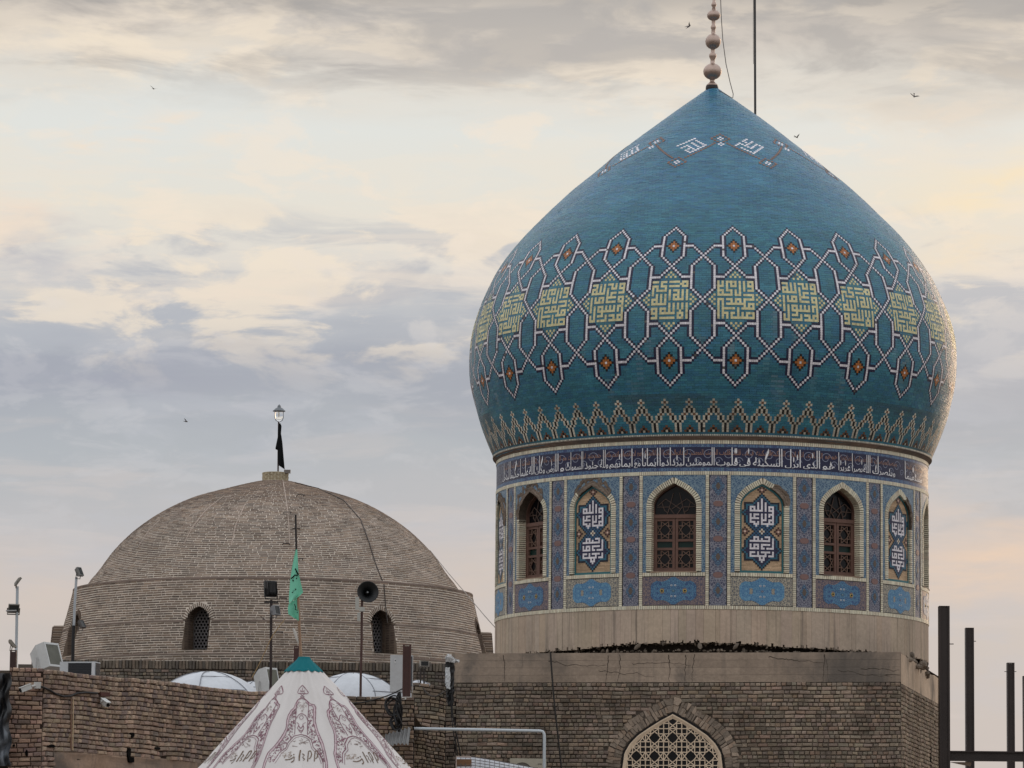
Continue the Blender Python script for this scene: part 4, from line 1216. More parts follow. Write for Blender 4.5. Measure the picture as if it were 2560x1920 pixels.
# arched lattice window of the plinth
def pbar(mb, x0, z0, x1, z1, w, d0, d1, col):
    p, q = np.array([x0, z0]), np.array([x1, z1]); L = np.linalg.norm(q - p)
    if L < 1e-6: return
    t = (q - p) / L; nn = np.array([-t[1], t[0]]) * w / 2
    c = np.array([p - nn, q - nn, q + nn, p + nn])
    mb.add(np.vstack([plf(c[:, 0], c[:, 1], np.full(4, d0)), plf(c[:, 0], c[:, 1], np.full(4, d1))]), T8C, col=col)
FC = srgb(226, 204, 178)
fo, fi, fm = arch2(grow=-.012), arch2(grow=-.115), arch2(grow=-.05)
wf = MB()
fo = arch2(grow=-.03); zo = 0 * fo[:, 0]
wf.strip(plf(fo[:, 0], fo[:, 1], zo + .004), plf(fo[:, 0], fo[:, 1], zo + .05), FC)
wf.strip(plf(fo[:, 0], fo[:, 1], zo + .05), plf(fm[:, 0], fm[:, 1], zo + .052), FC)
wf.strip(plf(fm[:, 0], fm[:, 1], zo + .052), plf(fi[:, 0], fi[:, 1], zo + .022), FC)
wf.strip(plf(fi[:, 0], fi[:, 1], zo + .022), plf(fi[:, 0], fi[:, 1], zo + .004), FC)
fo = arch2(grow=.02)
pwin = wf.build('window', M_CREAM, shrine, label='cream pointed arch window with star lattice in the plinth')
MB().strip(plf(fo[:46, 0], fo[:46, 1], 0 * fo[:46, 0] + .003), plf(fo[:44:-1, 0], fo[:44:-1, 1], 0 * fo[:46, 0] + .003), srgb(22, 20, 20)).build('opening', M_PANE, pwin)
MB().strip(plf(fi[:46, 0], fi[:46, 1], 0 * fi[:46, 0] + .010), plf(fi[:44:-1, 0], fi[:44:-1, 1], 0 * fi[:46, 0] + .010), srgb(16, 17, 20)).build('pane', M_PANE, pwin)
lt_ = MB()
per = 317 / 6.9125 / 114.6; k1 = 68 / 317 * per
cx0 = aW[0]; cz0 = aW[1] - (1180 - 430) / 6.9125 / 114.6
def inside(x, z): return bool(in_arch(np.array([x]), np.array([z]), fi)[0]) and z > aW[1] - 1.22 and z < aW[1] - .02
segs = []
N_ = 4
for ix in range(-N_, N_ + 1):
    for iz in range(-2, 3):
        ox, oz = cx0 + ix * per, cz0 + iz * per
        h_ = per / 2
        for sx in (-1, 1):
            segs += [(ox + sx * k1, oz + k1 * .62, ox + sx * k1, oz + per - k1 * .62), (ox + k1 * .62, oz + sx * k1, ox + per - k1 * .62, oz + sx * k1)]
        segs += [(ox + h_, oz - h_, ox + h_, oz + h_), (ox - h_, oz + h_, ox + h_, oz + h_)]
        for sgn in (1, -1):
            for a, b in ((k1 * .80, h_), (h_, per - k1 * .80)):
                segs += [(ox - sgn * k1, oz + a, ox + sgn * k1, oz + b), (ox + a, oz - sgn * k1, ox + b, oz + sgn * k1)]
for x0, z0, x1, z1 in segs:
    n_ = 6
    for q in range(n_):
        a, b = q / n_, (q + 1) / n_
        xa, za, xb, zb_ = x0 + (x1 - x0) * a, z0 + (z1 - z0) * a, x0 + (x1 - x0) * b, z0 + (z1 - z0) * b
        if inside((xa + xb) / 2, (za + zb_) / 2): pbar(lt_, xa, za, xb, zb_, .020, .004, .035 + .002 * (abs(x1 - x0) > 1e-6) + .0013 * (q % 2), FC)
lt_.build('lattice', M_CREAM, pwin, kind='stuff')
crk = MB()
for k_ in range(15):           # cracks and drip lines on the concrete band
    u_ = random.uniform(.6, PLEN - .3); z_ = ZPT - .01; pts = [(u_, z_)]
    vert = random.random() < .65
    while ZB0 < z_ <= ZPT and 0 < u_ < PLEN and len(pts) < 26:
        if vert: z_ -= random.uniform(.02, .05); u_ += random.uniform(-.018, .018)
        else: u_ += random.uniform(.03, .08); z_ = min(ZPT - .02, z_ + random.uniform(-.03, .02)) if len(pts) > 1 else ZPT - random.uniform(.1, .5)
        pts.append((u_, z_))
    pts = np.array(pts[1:-1] if len(pts) > 4 else pts); w_ = random.uniform(.003, .008) * np.linspace(1, .4, len(pts))
    if len(pts) < 3: continue
    if vert: crk.strip(plf(pts[:, 0] - w_, pts[:, 1], 0 * w_ + .0095), plf(pts[:, 0] + w_, pts[:, 1], 0 * w_ + .0095), srgb(54, 48, 43))
    else: crk.strip(plf(pts[:, 0], pts[:, 1] - w_, 0 * w_ + .0095), plf(pts[:, 0], pts[:, 1] + w_, 0 * w_ + .0095), srgb(54, 48, 43))
crk.build('crack', M_RUBBLE, plinth, kind='stuff')
uw0, uw1 = aW[0] - 1.134, aW[0] + 1.134
pbar(bt := MB(), uw0, aW[1] - 1.27, uw1, aW[1] - 1.27, .10, -.02, .04, FC); bt.build('frame_rail', M_CREAM, pwin)
# narrow arched opening on the plinth's side
so = MB()
zc_ = [(0, 5.95), (.10, 5.7), (.16, 5.4), (.18, 5.0), (.18, 4.6)]
cu = 6.4
so.strip(prf(np.array([cu - a for a, _ in zc_]), np.array([b for _, b in zc_]), np.full(5, .03)), prf(np.array([cu + a for a, _ in zc_]), np.array([b for _, b in zc_]), np.full(5, .03)), srgb(20, 18, 18))
so.build('side_opening', M_RUBBLE, plinth)
# rubble between plinth and drum
rock = []
for sd in range(6):
    rr = np.random.default_rng(sd + 40)
    bmv = []
    th = np.linspace(0, 2 * np.pi, 8)[:-1]
    for zz_, r0 in ((-1, .35), (-.4, .95), (.35, 1.0), (1, .4)):
        for t in th: bmv.append([r0 * math.cos(t) * rr.uniform(.7, 1.25), r0 * math.sin(t) * rr.uniform(.7, 1.25), zz_ * rr.uniform(.75, 1.1)])
    m7 = 7
    Q = [[i * m7 + j, i * m7 + (j + 1) % m7, (i + 1) * m7 + (j + 1) % m7, (i + 1) * m7 + j] for i in range(3) for j in range(m7)]
    T = [[0, j + 1, j] for j in range(1, m7 - 1)] + [[21, 21 + j, 21 + j + 1] for j in range(1, m7 - 1)]
    c = np.array(srgb(140, 128, 116)) * rr.uniform(.7, 1.2)
    me = make_mesh('rubble_stone', np.array(bmv), Q, T, c, c); me.materials.append(M_RUBBLE); rock.append(me)
core_r = MB().lathe([(RD - .40, 7.40), (RD - .30, 7.62), (RD - .22, 7.80), (RD - .10, 7.86)], (AXX, AXY, 0), srgb(62, 56, 51), 120).build('rubble_core', M_RUBBLE, shrine)
for i in range(110):
    ph = rad(random.uniform(-86, 88))
    hi_ = random.random() < .55
    o = bpy.data.objects.new('rubble_stone', rock[i % 6])
    s_ = random.uniform(.015, .05)
    zz_ = zfoot(ph) + random.uniform(-.03, .02) if hi_ else random.uniform(7.58, 7.63)
    c = cyl(ph, zz_, RD - random.uniform(.02, .12) + (0 if hi_ else .0))
    o.location = c; o.scale = (s_ * random.uniform(.9, 2.0), s_, s_ * random.uniform(.5, .9))
    o.rotation_euler = (random.uniform(0, 6), random.uniform(0, 6), random.uniform(0, 6))
    link(o, core_r)
rk_b = MB()
for i in range(700):     # small debris packed along the broken joint
    me_ = rock[i % 6]
    Vr = np.array([v.co[:] for v in me_.vertices])
    s_ = random.uniform(.010, .034)
    Rr = rotm('Z', random.random() * 6) @ rotm('X', random.random() * 6)
    ph = rad(random.uniform(-88, 90)); hi_ = random.random() < .6
    c = cyl(ph, (zfoot(ph) + random.uniform(-.02, .03)) if hi_ else random.uniform(7.585, 7.625), RD - random.uniform(.0, .20) + (.0 if hi_ else .02))
    Q = np.array([p.vertices[:] for p in me_.polygons if len(p.vertices) == 4]); T = np.array([p.vertices[:] for p in me_.polygons if len(p.vertices) == 3])
    rk_b.add((Vr * s_ * np.array([1.4, 1, .8])) @ Rr.T + c, Q, T, np.array(srgb(138, 126, 114)) * random.uniform(.5, 1.15))
rk_b.build('rubble_debris', M_RUBBLE, core_r, kind='stuff')
for i, px in enumerate((1592, 1748, 1838)):     # mortar lumps bridging the gap
    o = bpy.data.objects.new('rubble_stone', rock[i % 6])
    u_, v_ = pl_uv(px, 1622)
    o.location = plf(np.array(u_), np.array(7.70), np.array(-.10)); o.scale = (.05, .05, .10); o.rotation_euler = (random.random(), random.random(), random.random() * 6)
    link(o, core_r)
for i in range(14):   # broken corbel at the right corner
    o = bpy.data.objects.new('rubble_stone', rock[i % 6])
    o.location = prf(np.array(random.uniform(1.4, 6.4)), np.array(ZPT - random.uniform(-.06, .22)), np.array(random.uniform(-.1, .10)))
    s_ = random.uniform(.05, .12); o.scale = (s_, s_ * 1.3, s_ * .8); o.rotation_euler = (random.random() * 6, random.random() * 6, random.random() * 6)
    link(o, core_r)

# ================================================================== old brick dome
BX, BY = -6.939, 123.0
BAZ = math.atan2(BX, BY)
def bcyl(phi, z, r):
    phi, z, r = np.broadcast_arrays(np.asarray(phi, float), z, r)
    return np.stack([BX + r * np.sin(phi - BAZ), BY - r * np.cos(phi - BAZ), z], -1)
bd = thing('brick_dome', (BX, BY, 0), 'low old brick dome on a round brick drum at the left', 'dome')
def spline_s(pr):
    z, r = np.array(pr).T
    t = np.concatenate([[0], np.cumsum(np.hypot(np.diff(z), np.diff(r)))]); tt = np.linspace(0, t[-1], 600)
    zz_, rr_ = hermite(tt, t, z), hermite(tt, t, r)
    return tt, zz_, rr_
SH = spline_s([(11.17, 5.52), (11.40, 5.385), (11.722, 5.13), (12.299, 4.72), (12.924, 4.115), (13.455, 3.385), (13.88, 2.56), (14.223, 1.47), (14.50, .40), (14.53, .24)])
DR = spline_s([(8.55, 6.45), (8.9, 6.40), (9.5, 6.27), (10.19, 6.08), (10.7, 5.95), (11.17, 5.84)])
def mk(S):
    tt, zz_, rr_ = S
    nz, nr = -np.gradient(rr_, tt), np.gradient(zz_, tt)
    def f(u, v, d):            # u is an angle, v the length along the profile
        u, v, d = np.broadcast_arrays(u, v, d)
        return bcyl(u, np.interp(v, tt, zz_) + d * np.interp(v, tt, nz), np.interp(v, tt, rr_) + d * np.interp(v, tt, nr))
    return f
fS, fD = mk(SH), mk(DR)
WINB = [(rad(-68), 1), (rad(-20), 1), (rad(30), 1), (rad(78), 1)]
WZ0, WZA, WHW = 9.12, 10.36, .36       # sill, apex, half width
def wprof(h):                          # half width of the pointed opening at height h
    return np.interp(h, [WZ0, 10.02, 10.18, 10.29, WZA], [WHW, WHW, WHW * .82, WHW * .48, .0])
shell = MB()
ag = np.linspace(0, 2 * np.pi, 301)
MORT = srgb(222, 210, 196)
for S, f in ((SH, fS),):
    vg = np.linspace(0, S[0][-1], 80)
    A2, V2 = np.meshgrid(ag, vg); V = f(A2, V2, 0 * A2 - .004)
    na = len(ag)
    shell.add(V.reshape(-1, 3), [[i * na + j, i * na + j + 1, (i + 1) * na + j + 1, (i + 1) * na + j] for i in range(79) for j in range(na - 1)], None, MORT)
# drum wall as narrow upright strips so that the windows are real openings
ang = np.linspace(-np.pi, np.pi, 721)
zD, tD = DR[1], DR[0]
def vD(z): return np.interp(z, zD, tD)
for a, b in zip(ang[:-1], ang[1:]):
    m_ = (a + b) / 2
    segs_ = [(8.55, 11.17)]
    for wc, _ in WINB:
        x = abs(m_ - wc) * 6.2
        if x < WHW:
            top = float(np.interp(x, [0, WHW * .45, WHW * .80, WHW, WHW + .01], [WZA, 10.29, 10.18, 10.02, 9.95]))
            segs_ = [(8.55, WZ0), (top, 11.17)]
    for z0, z1 in segs_:
        n_ = max(2, int((z1 - z0) / .35) + 1); zs = np.linspace(z0, z1, n_)
        shell.strip(fD(np.full(n_, b), vD(zs), np.full(n_, -.004)), fD(np.full(n_, a), vD(zs), np.full(n_, -.004)), MORT)
shell.lathe([(5.84, 11.17), (5.82, 11.195), (5.47, 11.21)], (BX, BY, 0), srgb(120, 108, 98), 120)
bshell = shell.build('masonry_shell', M_MORTAR, bd)
PALB = [srgb(140, 123, 111), srgb(132, 116, 105), srgb(150, 130, 115), srgb(126, 112, 102), srgb(144, 125, 109)]
BB, BC = [], []
def add_courses(f, S, v0, v1, seed, keep=None, bh=.0705):
    n_ = int(round((v1 - v0) / bh)); bh = (v1 - v0) / n_
    for q in range(n_):
        va = v0 + q * bh
        r_ = float(np.interp(va + bh / 2, S[0], S[2]))
        sub = lambda u, v, d: f(u, v, d)
        r2 = np.random.default_rng(seed + q)
        bw = .262
        e = -rad(112) + r2.uniform(0, bw / r_); ed = []
        while e < rad(112):
            w = bw * (1 if r2.random() > .16 else .5) * r2.uniform(.86, 1.14) / r_
            ed.append((e, e + w)); e += w
        ed = np.array(ed)
        zc_ = float(np.interp(va + bh / 2, S[0], S[1]))
        if keep is not None: ed = keep(ed, zc_)
        if not len(ed): continue
        g = .029
        gu = .020
        uu = np.stack([ed[:, 0] + gu / 2 / r_, ed[:, 1] - gu / 2 / r_, ed[:, 1] - gu / 2 / r_, ed[:, 0] + gu / 2 / r_], 1)
        vv = np.tile([va + g / 2, va + g / 2, va + bh - g / 2, va + bh - g / 2], (len(ed), 1))
        vv = vv + .010 * (vnoise(uu * r_ * .7, vv * 1.3, seed) + .6 * vnoise(uu * r_ * 2.0, vv * 3, seed + 2)) + r2.normal(0, .0026, vv.shape)
        uu = uu + r2.normal(0, .004 / r_, uu.shape)
        dd = .0045 + r2.normal(0, .0018, (len(ed), 1)) + 0 * uu
        BB.append(np.concatenate([f(uu, vv, 0 * uu - .008), f(uu, vv, dd)], 1))
        c = np.array(PALB)[r2.integers(0, 5, len(ed))] * r2.uniform(.76, 1.16, (len(ed), 1))
        c = c * (1 + .17 * vnoise(ed[:, 0] * 3.1, np.full(len(ed), va * 1.1), 31))[:, None]
        BC.append(c)
add_courses(fS, SH, .03, SH[0][-1] - .25, 100)
def keepw(ed, z):
    out = []
    for a, b in ed:                      # bricks are cut where they meet a window's edge
        for wc, _ in WINB:
            if not WZ0 - .02 < z < WZA + .13: continue
            w = float(wprof(min(z, WZA)))
            if z > 10.02: w = float(np.interp(z, [10.02, 10.30, 10.42, WZA + .13], [WHW + .10, WHW * .80 + .06, .20, .03]))
            w = (w + .012) / 6.2
            l_, r_ = wc - w, wc + w
            if b <= l_ or a >= r_: continue
            if a < l_: b = l_
            elif b > r_: a = r_
            else: a = b = 0
        if b - a > .009: out.append((a, b))
    return np.array(out).reshape(-1, 2)
add_courses(fD, DR, .0, DR[0][-1] - .02, 300, keepw)
emit(np.concatenate(BB), np.concatenate(BC), T8, 'brick', 'dome_brickwork', M_BRICK, bshell, 300, hide=[(655, 1440, 770, 1700), (880, 1450, 950, 1700), (960, 1600, 1120, 1700)])
# projecting string courses
sc_m = MB()
for zc_, h in ((11.145, .045), (9.93, .045), (8.99, .04)):
    r_ = float(np.interp(zc_, zD, DR[2])); 
    a = np.linspace(-rad(112), rad(112), 160)
    segs_ = [a]
    if 9.0 < zc_ < 10.3:
        segs_ = []; cuts = sorted(w for w, _ in WINB); prev = -rad(112)
        for w in cuts + [None]:
            e1 = (w - (WHW + .06) / 6.2) if w is not None else rad(112)
            segs_.append(np.linspace(prev, e1, 40)); prev = (w + (WHW + .06) / 6.2) if w is not None else None
    for a in segs_:
        z2 = zc_ + .012 * vnoise(a * 5, a * 0, 77)
        sc_m.strip(bcyl(a, z2, r_ + .012), bcyl(a, z2 + h, r_ + .012), srgb(150, 134, 124)); sc_m.strip(bcyl(a, z2 + h, r_ + .012), bcyl(a, z2 + h + .01, r_ - .03), srgb(150, 134, 124)); sc_m.strip(bcyl(a, z2 - .01, r_ - .03), bcyl(a, z2, r_ + .012), srgb(120, 106, 98))
sc_m.build('string_course', M_MORTAR, bd)
# window reveals and honeycomb grilles
for wc, _ in WINB:
    hs = [WZ0, 9.4, 9.7, 9.95, 10.05, 10.15, 10.22, 10.28, 10.32, WZA]
    L = [(-float(wprof(h)), h) for h in hs] + [(float(wprof(h)), h) for h in hs[::-1][1:]]
    L = np.array(L)
    rO = np.interp(L[:, 1], zD, DR[2]) + .004; rI = 0 * rO + 5.52
    rv = MB().strip(bcyl(wc + L[:, 0] / 6.2, L[:, 1], rO), bcyl(wc + L[:, 0] / 6.2 * 1.06, L[:, 1], rI), srgb(150, 134, 120))
    rv.add(np.array([bcyl(wc - WHW / 6.2, WZ0, 6.38), bcyl(wc + WHW / 6.2, WZ0, 6.38), bcyl(wc + WHW / 6.2, WZ0, 5.5), bcyl(wc - WHW / 6.2, WZ0, 5.5)]), [[0, 1, 2, 3]], None, srgb(130, 112, 98))
    win = rv.build('window', M_MORTAR, bd, label='arched window opening with honeycomb grille in the brick drum')
    rb_ = MB()
    for zr in np.arange(WZ0 + .02, 9.95, .07):      # brick courses lining the reveal
        for sg_ in (-1, 1):
            for q in range(3):
                r1, r0 = 6.22 - q * .23 - random.uniform(0, .02), 6.03 - q * .23
                p_ = wc + sg_ * (WHW - .002) / 6.2
                p2 = wc + sg_ * (WHW - .010) / 6.2 * (1 + .02 * q)
                rb_.add(np.array([bcyl(p_ * 1, zr, r0), bcyl(p_, zr, r1), bcyl(p_, zr + .045, r1), bcyl(p_, zr + .045, r0), bcyl(p2, zr, r0), bcyl(p2, zr, r1), bcyl(p2, zr + .045, r1), bcyl(p2, zr + .045, r0)]), T8C, None, np.array(PALB[q]) * random.uniform(.7, 1.0))
    for t in np.linspace(.02, .98, 21):             # fan of bricks over the arch
        i0 = 3 + t * 12
        c = np.array([np.interp(i0, np.arange(len(L)), L[:, 0]), np.interp(i0, np.arange(len(L)), L[:, 1])])
        dv = c - np.array([0, 9.85]); dv /= np.linalg.norm(dv); tn = np.array([-dv[1], dv[0]])
        q = np.array([c - tn * .012 + dv * .01, c + tn * .012 + dv * .01, c + tn * .014 + dv * .12, c - tn * .014 + dv * .12])
        rr_ = np.interp(q[:, 1], zD, DR[2])
        rb_.add(np.concatenate([bcyl(wc + q[:, 0] / 6.2, q[:, 1], rr_ - .01), bcyl(wc + q[:, 0] / 6.2, q[:, 1], rr_ + .012)]), T8, None, np.array(PALB[random.randrange(5)]) * .75)
        q2 = np.array([c - tn * .016 - dv * .008, c + tn * .016 - dv * .008])
        for qq in range(3):
            r1, r0 = 6.1 - qq * .2, 5.93 - qq * .2
            rb_.add(np.array([bcyl(wc + q2[0, 0] / 6.2, q2[0, 1], r1), bcyl(wc + q2[1, 0] / 6.2, q2[1, 1], r1), bcyl(wc + q2[1, 0] / 6.2, q2[1, 1], r0), bcyl(wc + q2[0, 0] / 6.2, q2[0, 1], r0)]), [[0, 1, 2, 3]], None, np.array(PALB[qq]) * .7)
    rb_.build('reveal_bricks', M_BRICK, win, kind='stuff')
    gr = MB(); hexr = .052
    frm = L * np.array([.97, 1])
    for i in range(len(frm) - 1):
        a, b = frm[i], frm[i + 1]; t = (b - a) / np.linalg.norm(b - a); nn = np.array([t[1], -t[0]]) * .035
        q = np.array([a, b, b + nn, a + nn]); ph = wc + q[:, 0] / 5.6
        gr.add(np.concatenate([bcyl(ph, q[:, 1], 5.52), bcyl(ph, q[:, 1], 5.62)]), T8C, None, srgb(112, 106, 102))
    row = 0; zr = WZ0 + .05
    while zr < WZA:
        x = -WHW + (.0 if row % 2 else hexr)
        while x < WHW:
            if abs(x) < wprof(zr) - .02:
                for j in range(6):
                    a0, a1 = j * np.pi / 3 + np.pi / 6, (j + 1) * np.pi / 3 + np.pi / 6
                    o_ = [(x + hexr * 1.12 * math.cos(a0), zr + hexr * 1.05 * math.sin(a0)), (x + hexr * 1.12 * math.cos(a1), zr + hexr * 1.05 * math.sin(a1)), (x + hexr * .80 * math.cos(a1), zr + hexr * .76 * math.sin(a1)), (x + hexr * .80 * math.cos(a0), zr + hexr * .76 * math.sin(a0))]
                    o_ = np.array(o_); ph = wc + o_[:, 0] / 5.55
                    gr.add(np.concatenate([bcyl(ph, o_[:, 1], 5.53), bcyl(ph, o_[:, 1], 5.57)]), T8, None, srgb(136, 133, 134))
            x += hexr * 1.94
        zr += hexr * 1.68; row += 1
    gr.build('grille', M_STEEL, win)
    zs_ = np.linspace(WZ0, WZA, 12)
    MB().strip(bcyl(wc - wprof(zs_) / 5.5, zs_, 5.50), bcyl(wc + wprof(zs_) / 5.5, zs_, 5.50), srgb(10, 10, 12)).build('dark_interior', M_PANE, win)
# crown ring, buttresses, rungs, seams
cr = MB().lathe([(.02, 14.36), (.385, 14.36), (.385, 14.74), (.34, 14.75), (.02, 14.75)], (BX, BY, 0), srgb(186, 176, 152), 24).build('crown_ring', M_MORTAR, bd)
for q in range(5):
    z0 = 14.47 + q * .055
    for t in range(12):
        a = t * np.pi / 6 + (q % 2) * .26
        B = np.stack([bcyl(a + .02, z0, .37), bcyl(a + .48, z0, .37), bcyl(a + .48, z0 + .042, .37), bcyl(a + .02, z0 + .042, .37), bcyl(a + .02, z0, .392), bcyl(a + .48, z0, .392), bcyl(a + .48, z0 + .042, .392), bcyl(a + .02, z0 + .042, .392)])
        MB().bulk([B], [np.array(srgb(178, 162, 134)) * random.uniform(.8, 1.1)]).build('brick', M_BRICK, cr)
for phc in (rad(-87), rad(90)):
    bt = MB()
    for q in range(21):
        z0 = 8.6 + q * .071
        for (pa, pb2) in ((-.075, -.003), (.003, .075)):
            o_ = (.02 if q % 2 else -.02)
            B = np.stack([bcyl(phc + pa, z0, 6.0), bcyl(phc + pb2, z0, 6.0), bcyl(phc + pb2, z0 + .05, 6.0), bcyl(phc + pa, z0 + .05, 6.0), bcyl(phc + pa, z0, 6.55 - q * .006), bcyl(phc + pb2, z0, 6.55 - q * .006), bcyl(phc + pb2, z0 + .05, 6.55 - q * .006), bcyl(phc + pa, z0 + .05, 6.55 - q * .006)])
            bt.bulk([B], [np.array(PALB[q % 5]) * random.uniform(.85, 1.1)], T8C)
    B = np.stack([bcyl(phc - .073, 8.5, 6.0), bcyl(phc + .073, 8.5, 6.0), bcyl(phc + .073, 10.11, 6.0), bcyl(phc - .073, 10.11, 6.0), bcyl(phc - .073, 8.5, 6.54), bcyl(phc + .073, 8.5, 6.54), bcyl(phc + .073, 10.10, 6.40), bcyl(phc - .073, 10.10, 6.40)])
    bt.bulk([B], [MORT], T8C)
    bt.build('buttress', M_MORTAR, bd)
def hit_shell(px, py):
    d = _F + (px - 1280) / FPX * _R + (960 - py) / FPX * _U
    t = np.linspace(112, 124, 3000); q = CAM + t[:, None] * d
    r = np.hypot(q[:, 0] - BX, q[:, 1] - BY)
    zz_ = np.concatenate([DR[1], SH[1]]); rr_ = np.concatenate([DR[2], SH[2]]); o_ = np.argsort(zz_)
    k = int(np.argmax(r < np.interp(q[:, 2], zz_[o_], rr_[o_], right=0)))
    return q[k]
for (x, y) in ((750, 1238), (718, 1281), (739, 1322), (715, 1360), (747, 1397), (707, 1496), (697, 1580)):
    c = hit_shell(x, y + 2); out = np.array([c[0] - BX, c[1] - BY, 0]); out /= np.linalg.norm(out); tn = np.array([-out[1], out[0], 0])
    w = .10
    L = [c - tn * w - out * .02, c - tn * w + out * .14 + np.array([0, 0, .02]), c + tn * w + out * .14 + np.array([0, 0, .02]), c + tn * w - out * .02]
    MB().tube(L, .013, srgb(44, 38, 36), 6).build('rung', M_STEEL, bd)
sm = MB()
for pts in ([(707, 1200), (717, 1260), (722, 1310), (724, 1362)], [(560, 1240), (515, 1275), (480, 1320), (460, 1360)], [(612, 1262), (590, 1310), (578, 1365)], [(400, 1300), (370, 1330), (345, 1370)]):
    P3 = [hit_shell(x, y) for x, y in pts]
    t = np.linspace(0, len(P3) - 1, 14); P3 = np.array(P3); L = np.stack([np.interp(t, np.arange(len(P3)), P3[:, k]) for k in range(3)], 1)
    L = [hit_shell(*proj(p)) for p in L]
    sm.tube(np.array(L) + np.array([0, -.004, .004]), .016, srgb(190, 174, 162), 6)
sm.build('mortar_seam', M_MORTAR, bd)
# ================================================================== ground and roofs
g_ = MB(); g_.add([(-6000, -2000, 0), (6000, -2000, 0), (6000, 9000, 0), (-6000, 9000, 0)], [[0, 1, 2, 3]], None, srgb(120, 108, 96)); g_.build('ground', M_GROUND, kind='structure')
WA = np.array([P(108, 1690, 75.0)[0], 75.0, 0]); WB = np.array([P(667, 1740, 81.8)[0], 81.8, 0]); WTOP = 6.046
wd = (WB - WA); WLEN = float(np.linalg.norm(wd)); wd /= WLEN; WLEN += 1.2
wn = np.array([wd[1], -wd[0], 0])
WE = WA + wd * WLEN
XR = P(1036, 1740, WE[1])[0]
rf = MB(); rf.add([(WA[0] - .9, 75.6, 5.7), (WA[0] + .3, 75.6, 5.7), (WE[0] + .3, WE[1] + .4, 5.7), (XR, WE[1] + .4, 5.7), (-1.4, 122, 5.7), (-16, 122, 5.7), (-16, 96, 5.7)], None, [[0, 1, 2], [0, 2, 6], [2, 3, 4], [2, 4, 6], [4, 5, 6]], srgb(120, 108, 98)); rf.build('roof_deck', M_CONC, kind='structure')

# ================================================================== brick walls
def wall_core(mb, o, u, n, L, z0, z1, t, col):
    up = np.array([0, 0, 1.0])
    V = [o + z0 * up - t * n, o + u * L + z0 * up - t * n, o + u * L + z1 * up - t * n, o + z1 * up - t * n, o + z0 * up, o + u * L + z0 * up, o + u * L + z1 * up, o + z1 * up]
    return mb.add(np.array(V), T8C, None, col)
def planar(o, u, n):
    def f(a, b, d):
        a, b, d = np.broadcast_arrays(a, b, d)
        return o + a[..., None] * u + b[..., None] * np.array([0, 0, 1.0]) + d[..., None] * n
    return f
PALW = [srgb(174, 151, 134), srgb(163, 141, 125), srgb(182, 159, 140), srgb(155, 136, 123), srgb(142, 126, 118)]
w1 = thing('brick_wall', WA, 'brown brick wall with a corner and two cameras, receding at the lower left', 'wall')
mb = MB(); wall_core(mb, WA, wd, wn, WLEN, 0, WTOP - .02, .5, srgb(58, 48, 42))
FX0 = P(24, 1690, 75.0)[0]
fo_ = np.array([FX0, 75.0, 0]); fu = np.array([1.0, 0, 0]); fn = np.array([0, -1.0, 0])
wall_core(mb, fo_, fu, fn, WA[0] - FX0 - .001, 0, WTOP - .02, .5, srgb(58, 48, 42))
wc1 = mb.build('wall_core', M_MORTAR, w1)
fW = planar(WA, wd, wn); fF = planar(fo_, fu, fn)
zpl = lambda u: 4.62 - .03 * u * 0
plast = lambda u, v: (v < 4.60 + .05 * vnoise(u * 1.5, u * 0, 3)) & (u > .35) & (u < 5.5)
B1, C1, _, _ = brick_rows(fW, .0, WLEN, 3.9, WTOP, .215, .0845, .014, .034, 61, head=.5, wob=.020, keep=lambda u, v: ~plast(u, v), pal=PALW, bev=.16)
B2, C2, _, _ = brick_rows(fF, .0, WA[0] - FX0, 3.9, WTOP + .02, .215, .0845, .014, .03, 62, head=.4, wob=.014, pal=np.array(PALW) * np.array([.95, .88, .88]), bev=.16)
emit(np.concatenate([B1, B2]), np.concatenate([C1, C2]), T12, 'brick', 'wall_brickwork', M_BRICK, wc1, 300, hide=[(560, 1780, 700, 1920)])
# smoothed plaster patch with a row of upright bricks under it
us = np.linspace(.35, 5.6, 40); pm = MB()
lv = np.linspace(4.30, 4.64, 8)
prev = None
for z_ in lv:
    cur = fW(us, z_ + .02 * vnoise(us * 2, us * 0 + z_, 5), .018 + .02 * vnoise(us * 1.7, us * 0 + z_ * 6, 9) - (.03 if z_ == lv[-1] else 0))
    if prev is not None: pm.strip(prev, cur, srgb(170, 144, 124))
    prev = cur
pm.build('plaster_patch', M_CONC, w1, smooth=True)
ub = np.arange(.5, 5.6, .075)
uu = np.stack([ub, ub + .062, ub + .062, ub], 1); vv = np.tile([4.10, 4.10, 4.285, 4.285], (len(ub), 1)) + RNG.normal(0, .006, (len(ub), 4))
MB().bulk(np.concatenate([fW(uu, vv, 0 * uu), fW(uu, vv, .02 + RNG.normal(0, .006, uu.shape))], 1), np.array(PALW)[RNG.integers(0, 5, len(ub))] * .95).build('upright_brick_course', M_BRICK, w1, kind='stuff')
def wpx(px, py, d=0.0):            # point on the receding wall seen at (px, py)
    return PP(px, py, WA + wn * d, wn)
hl = MB()
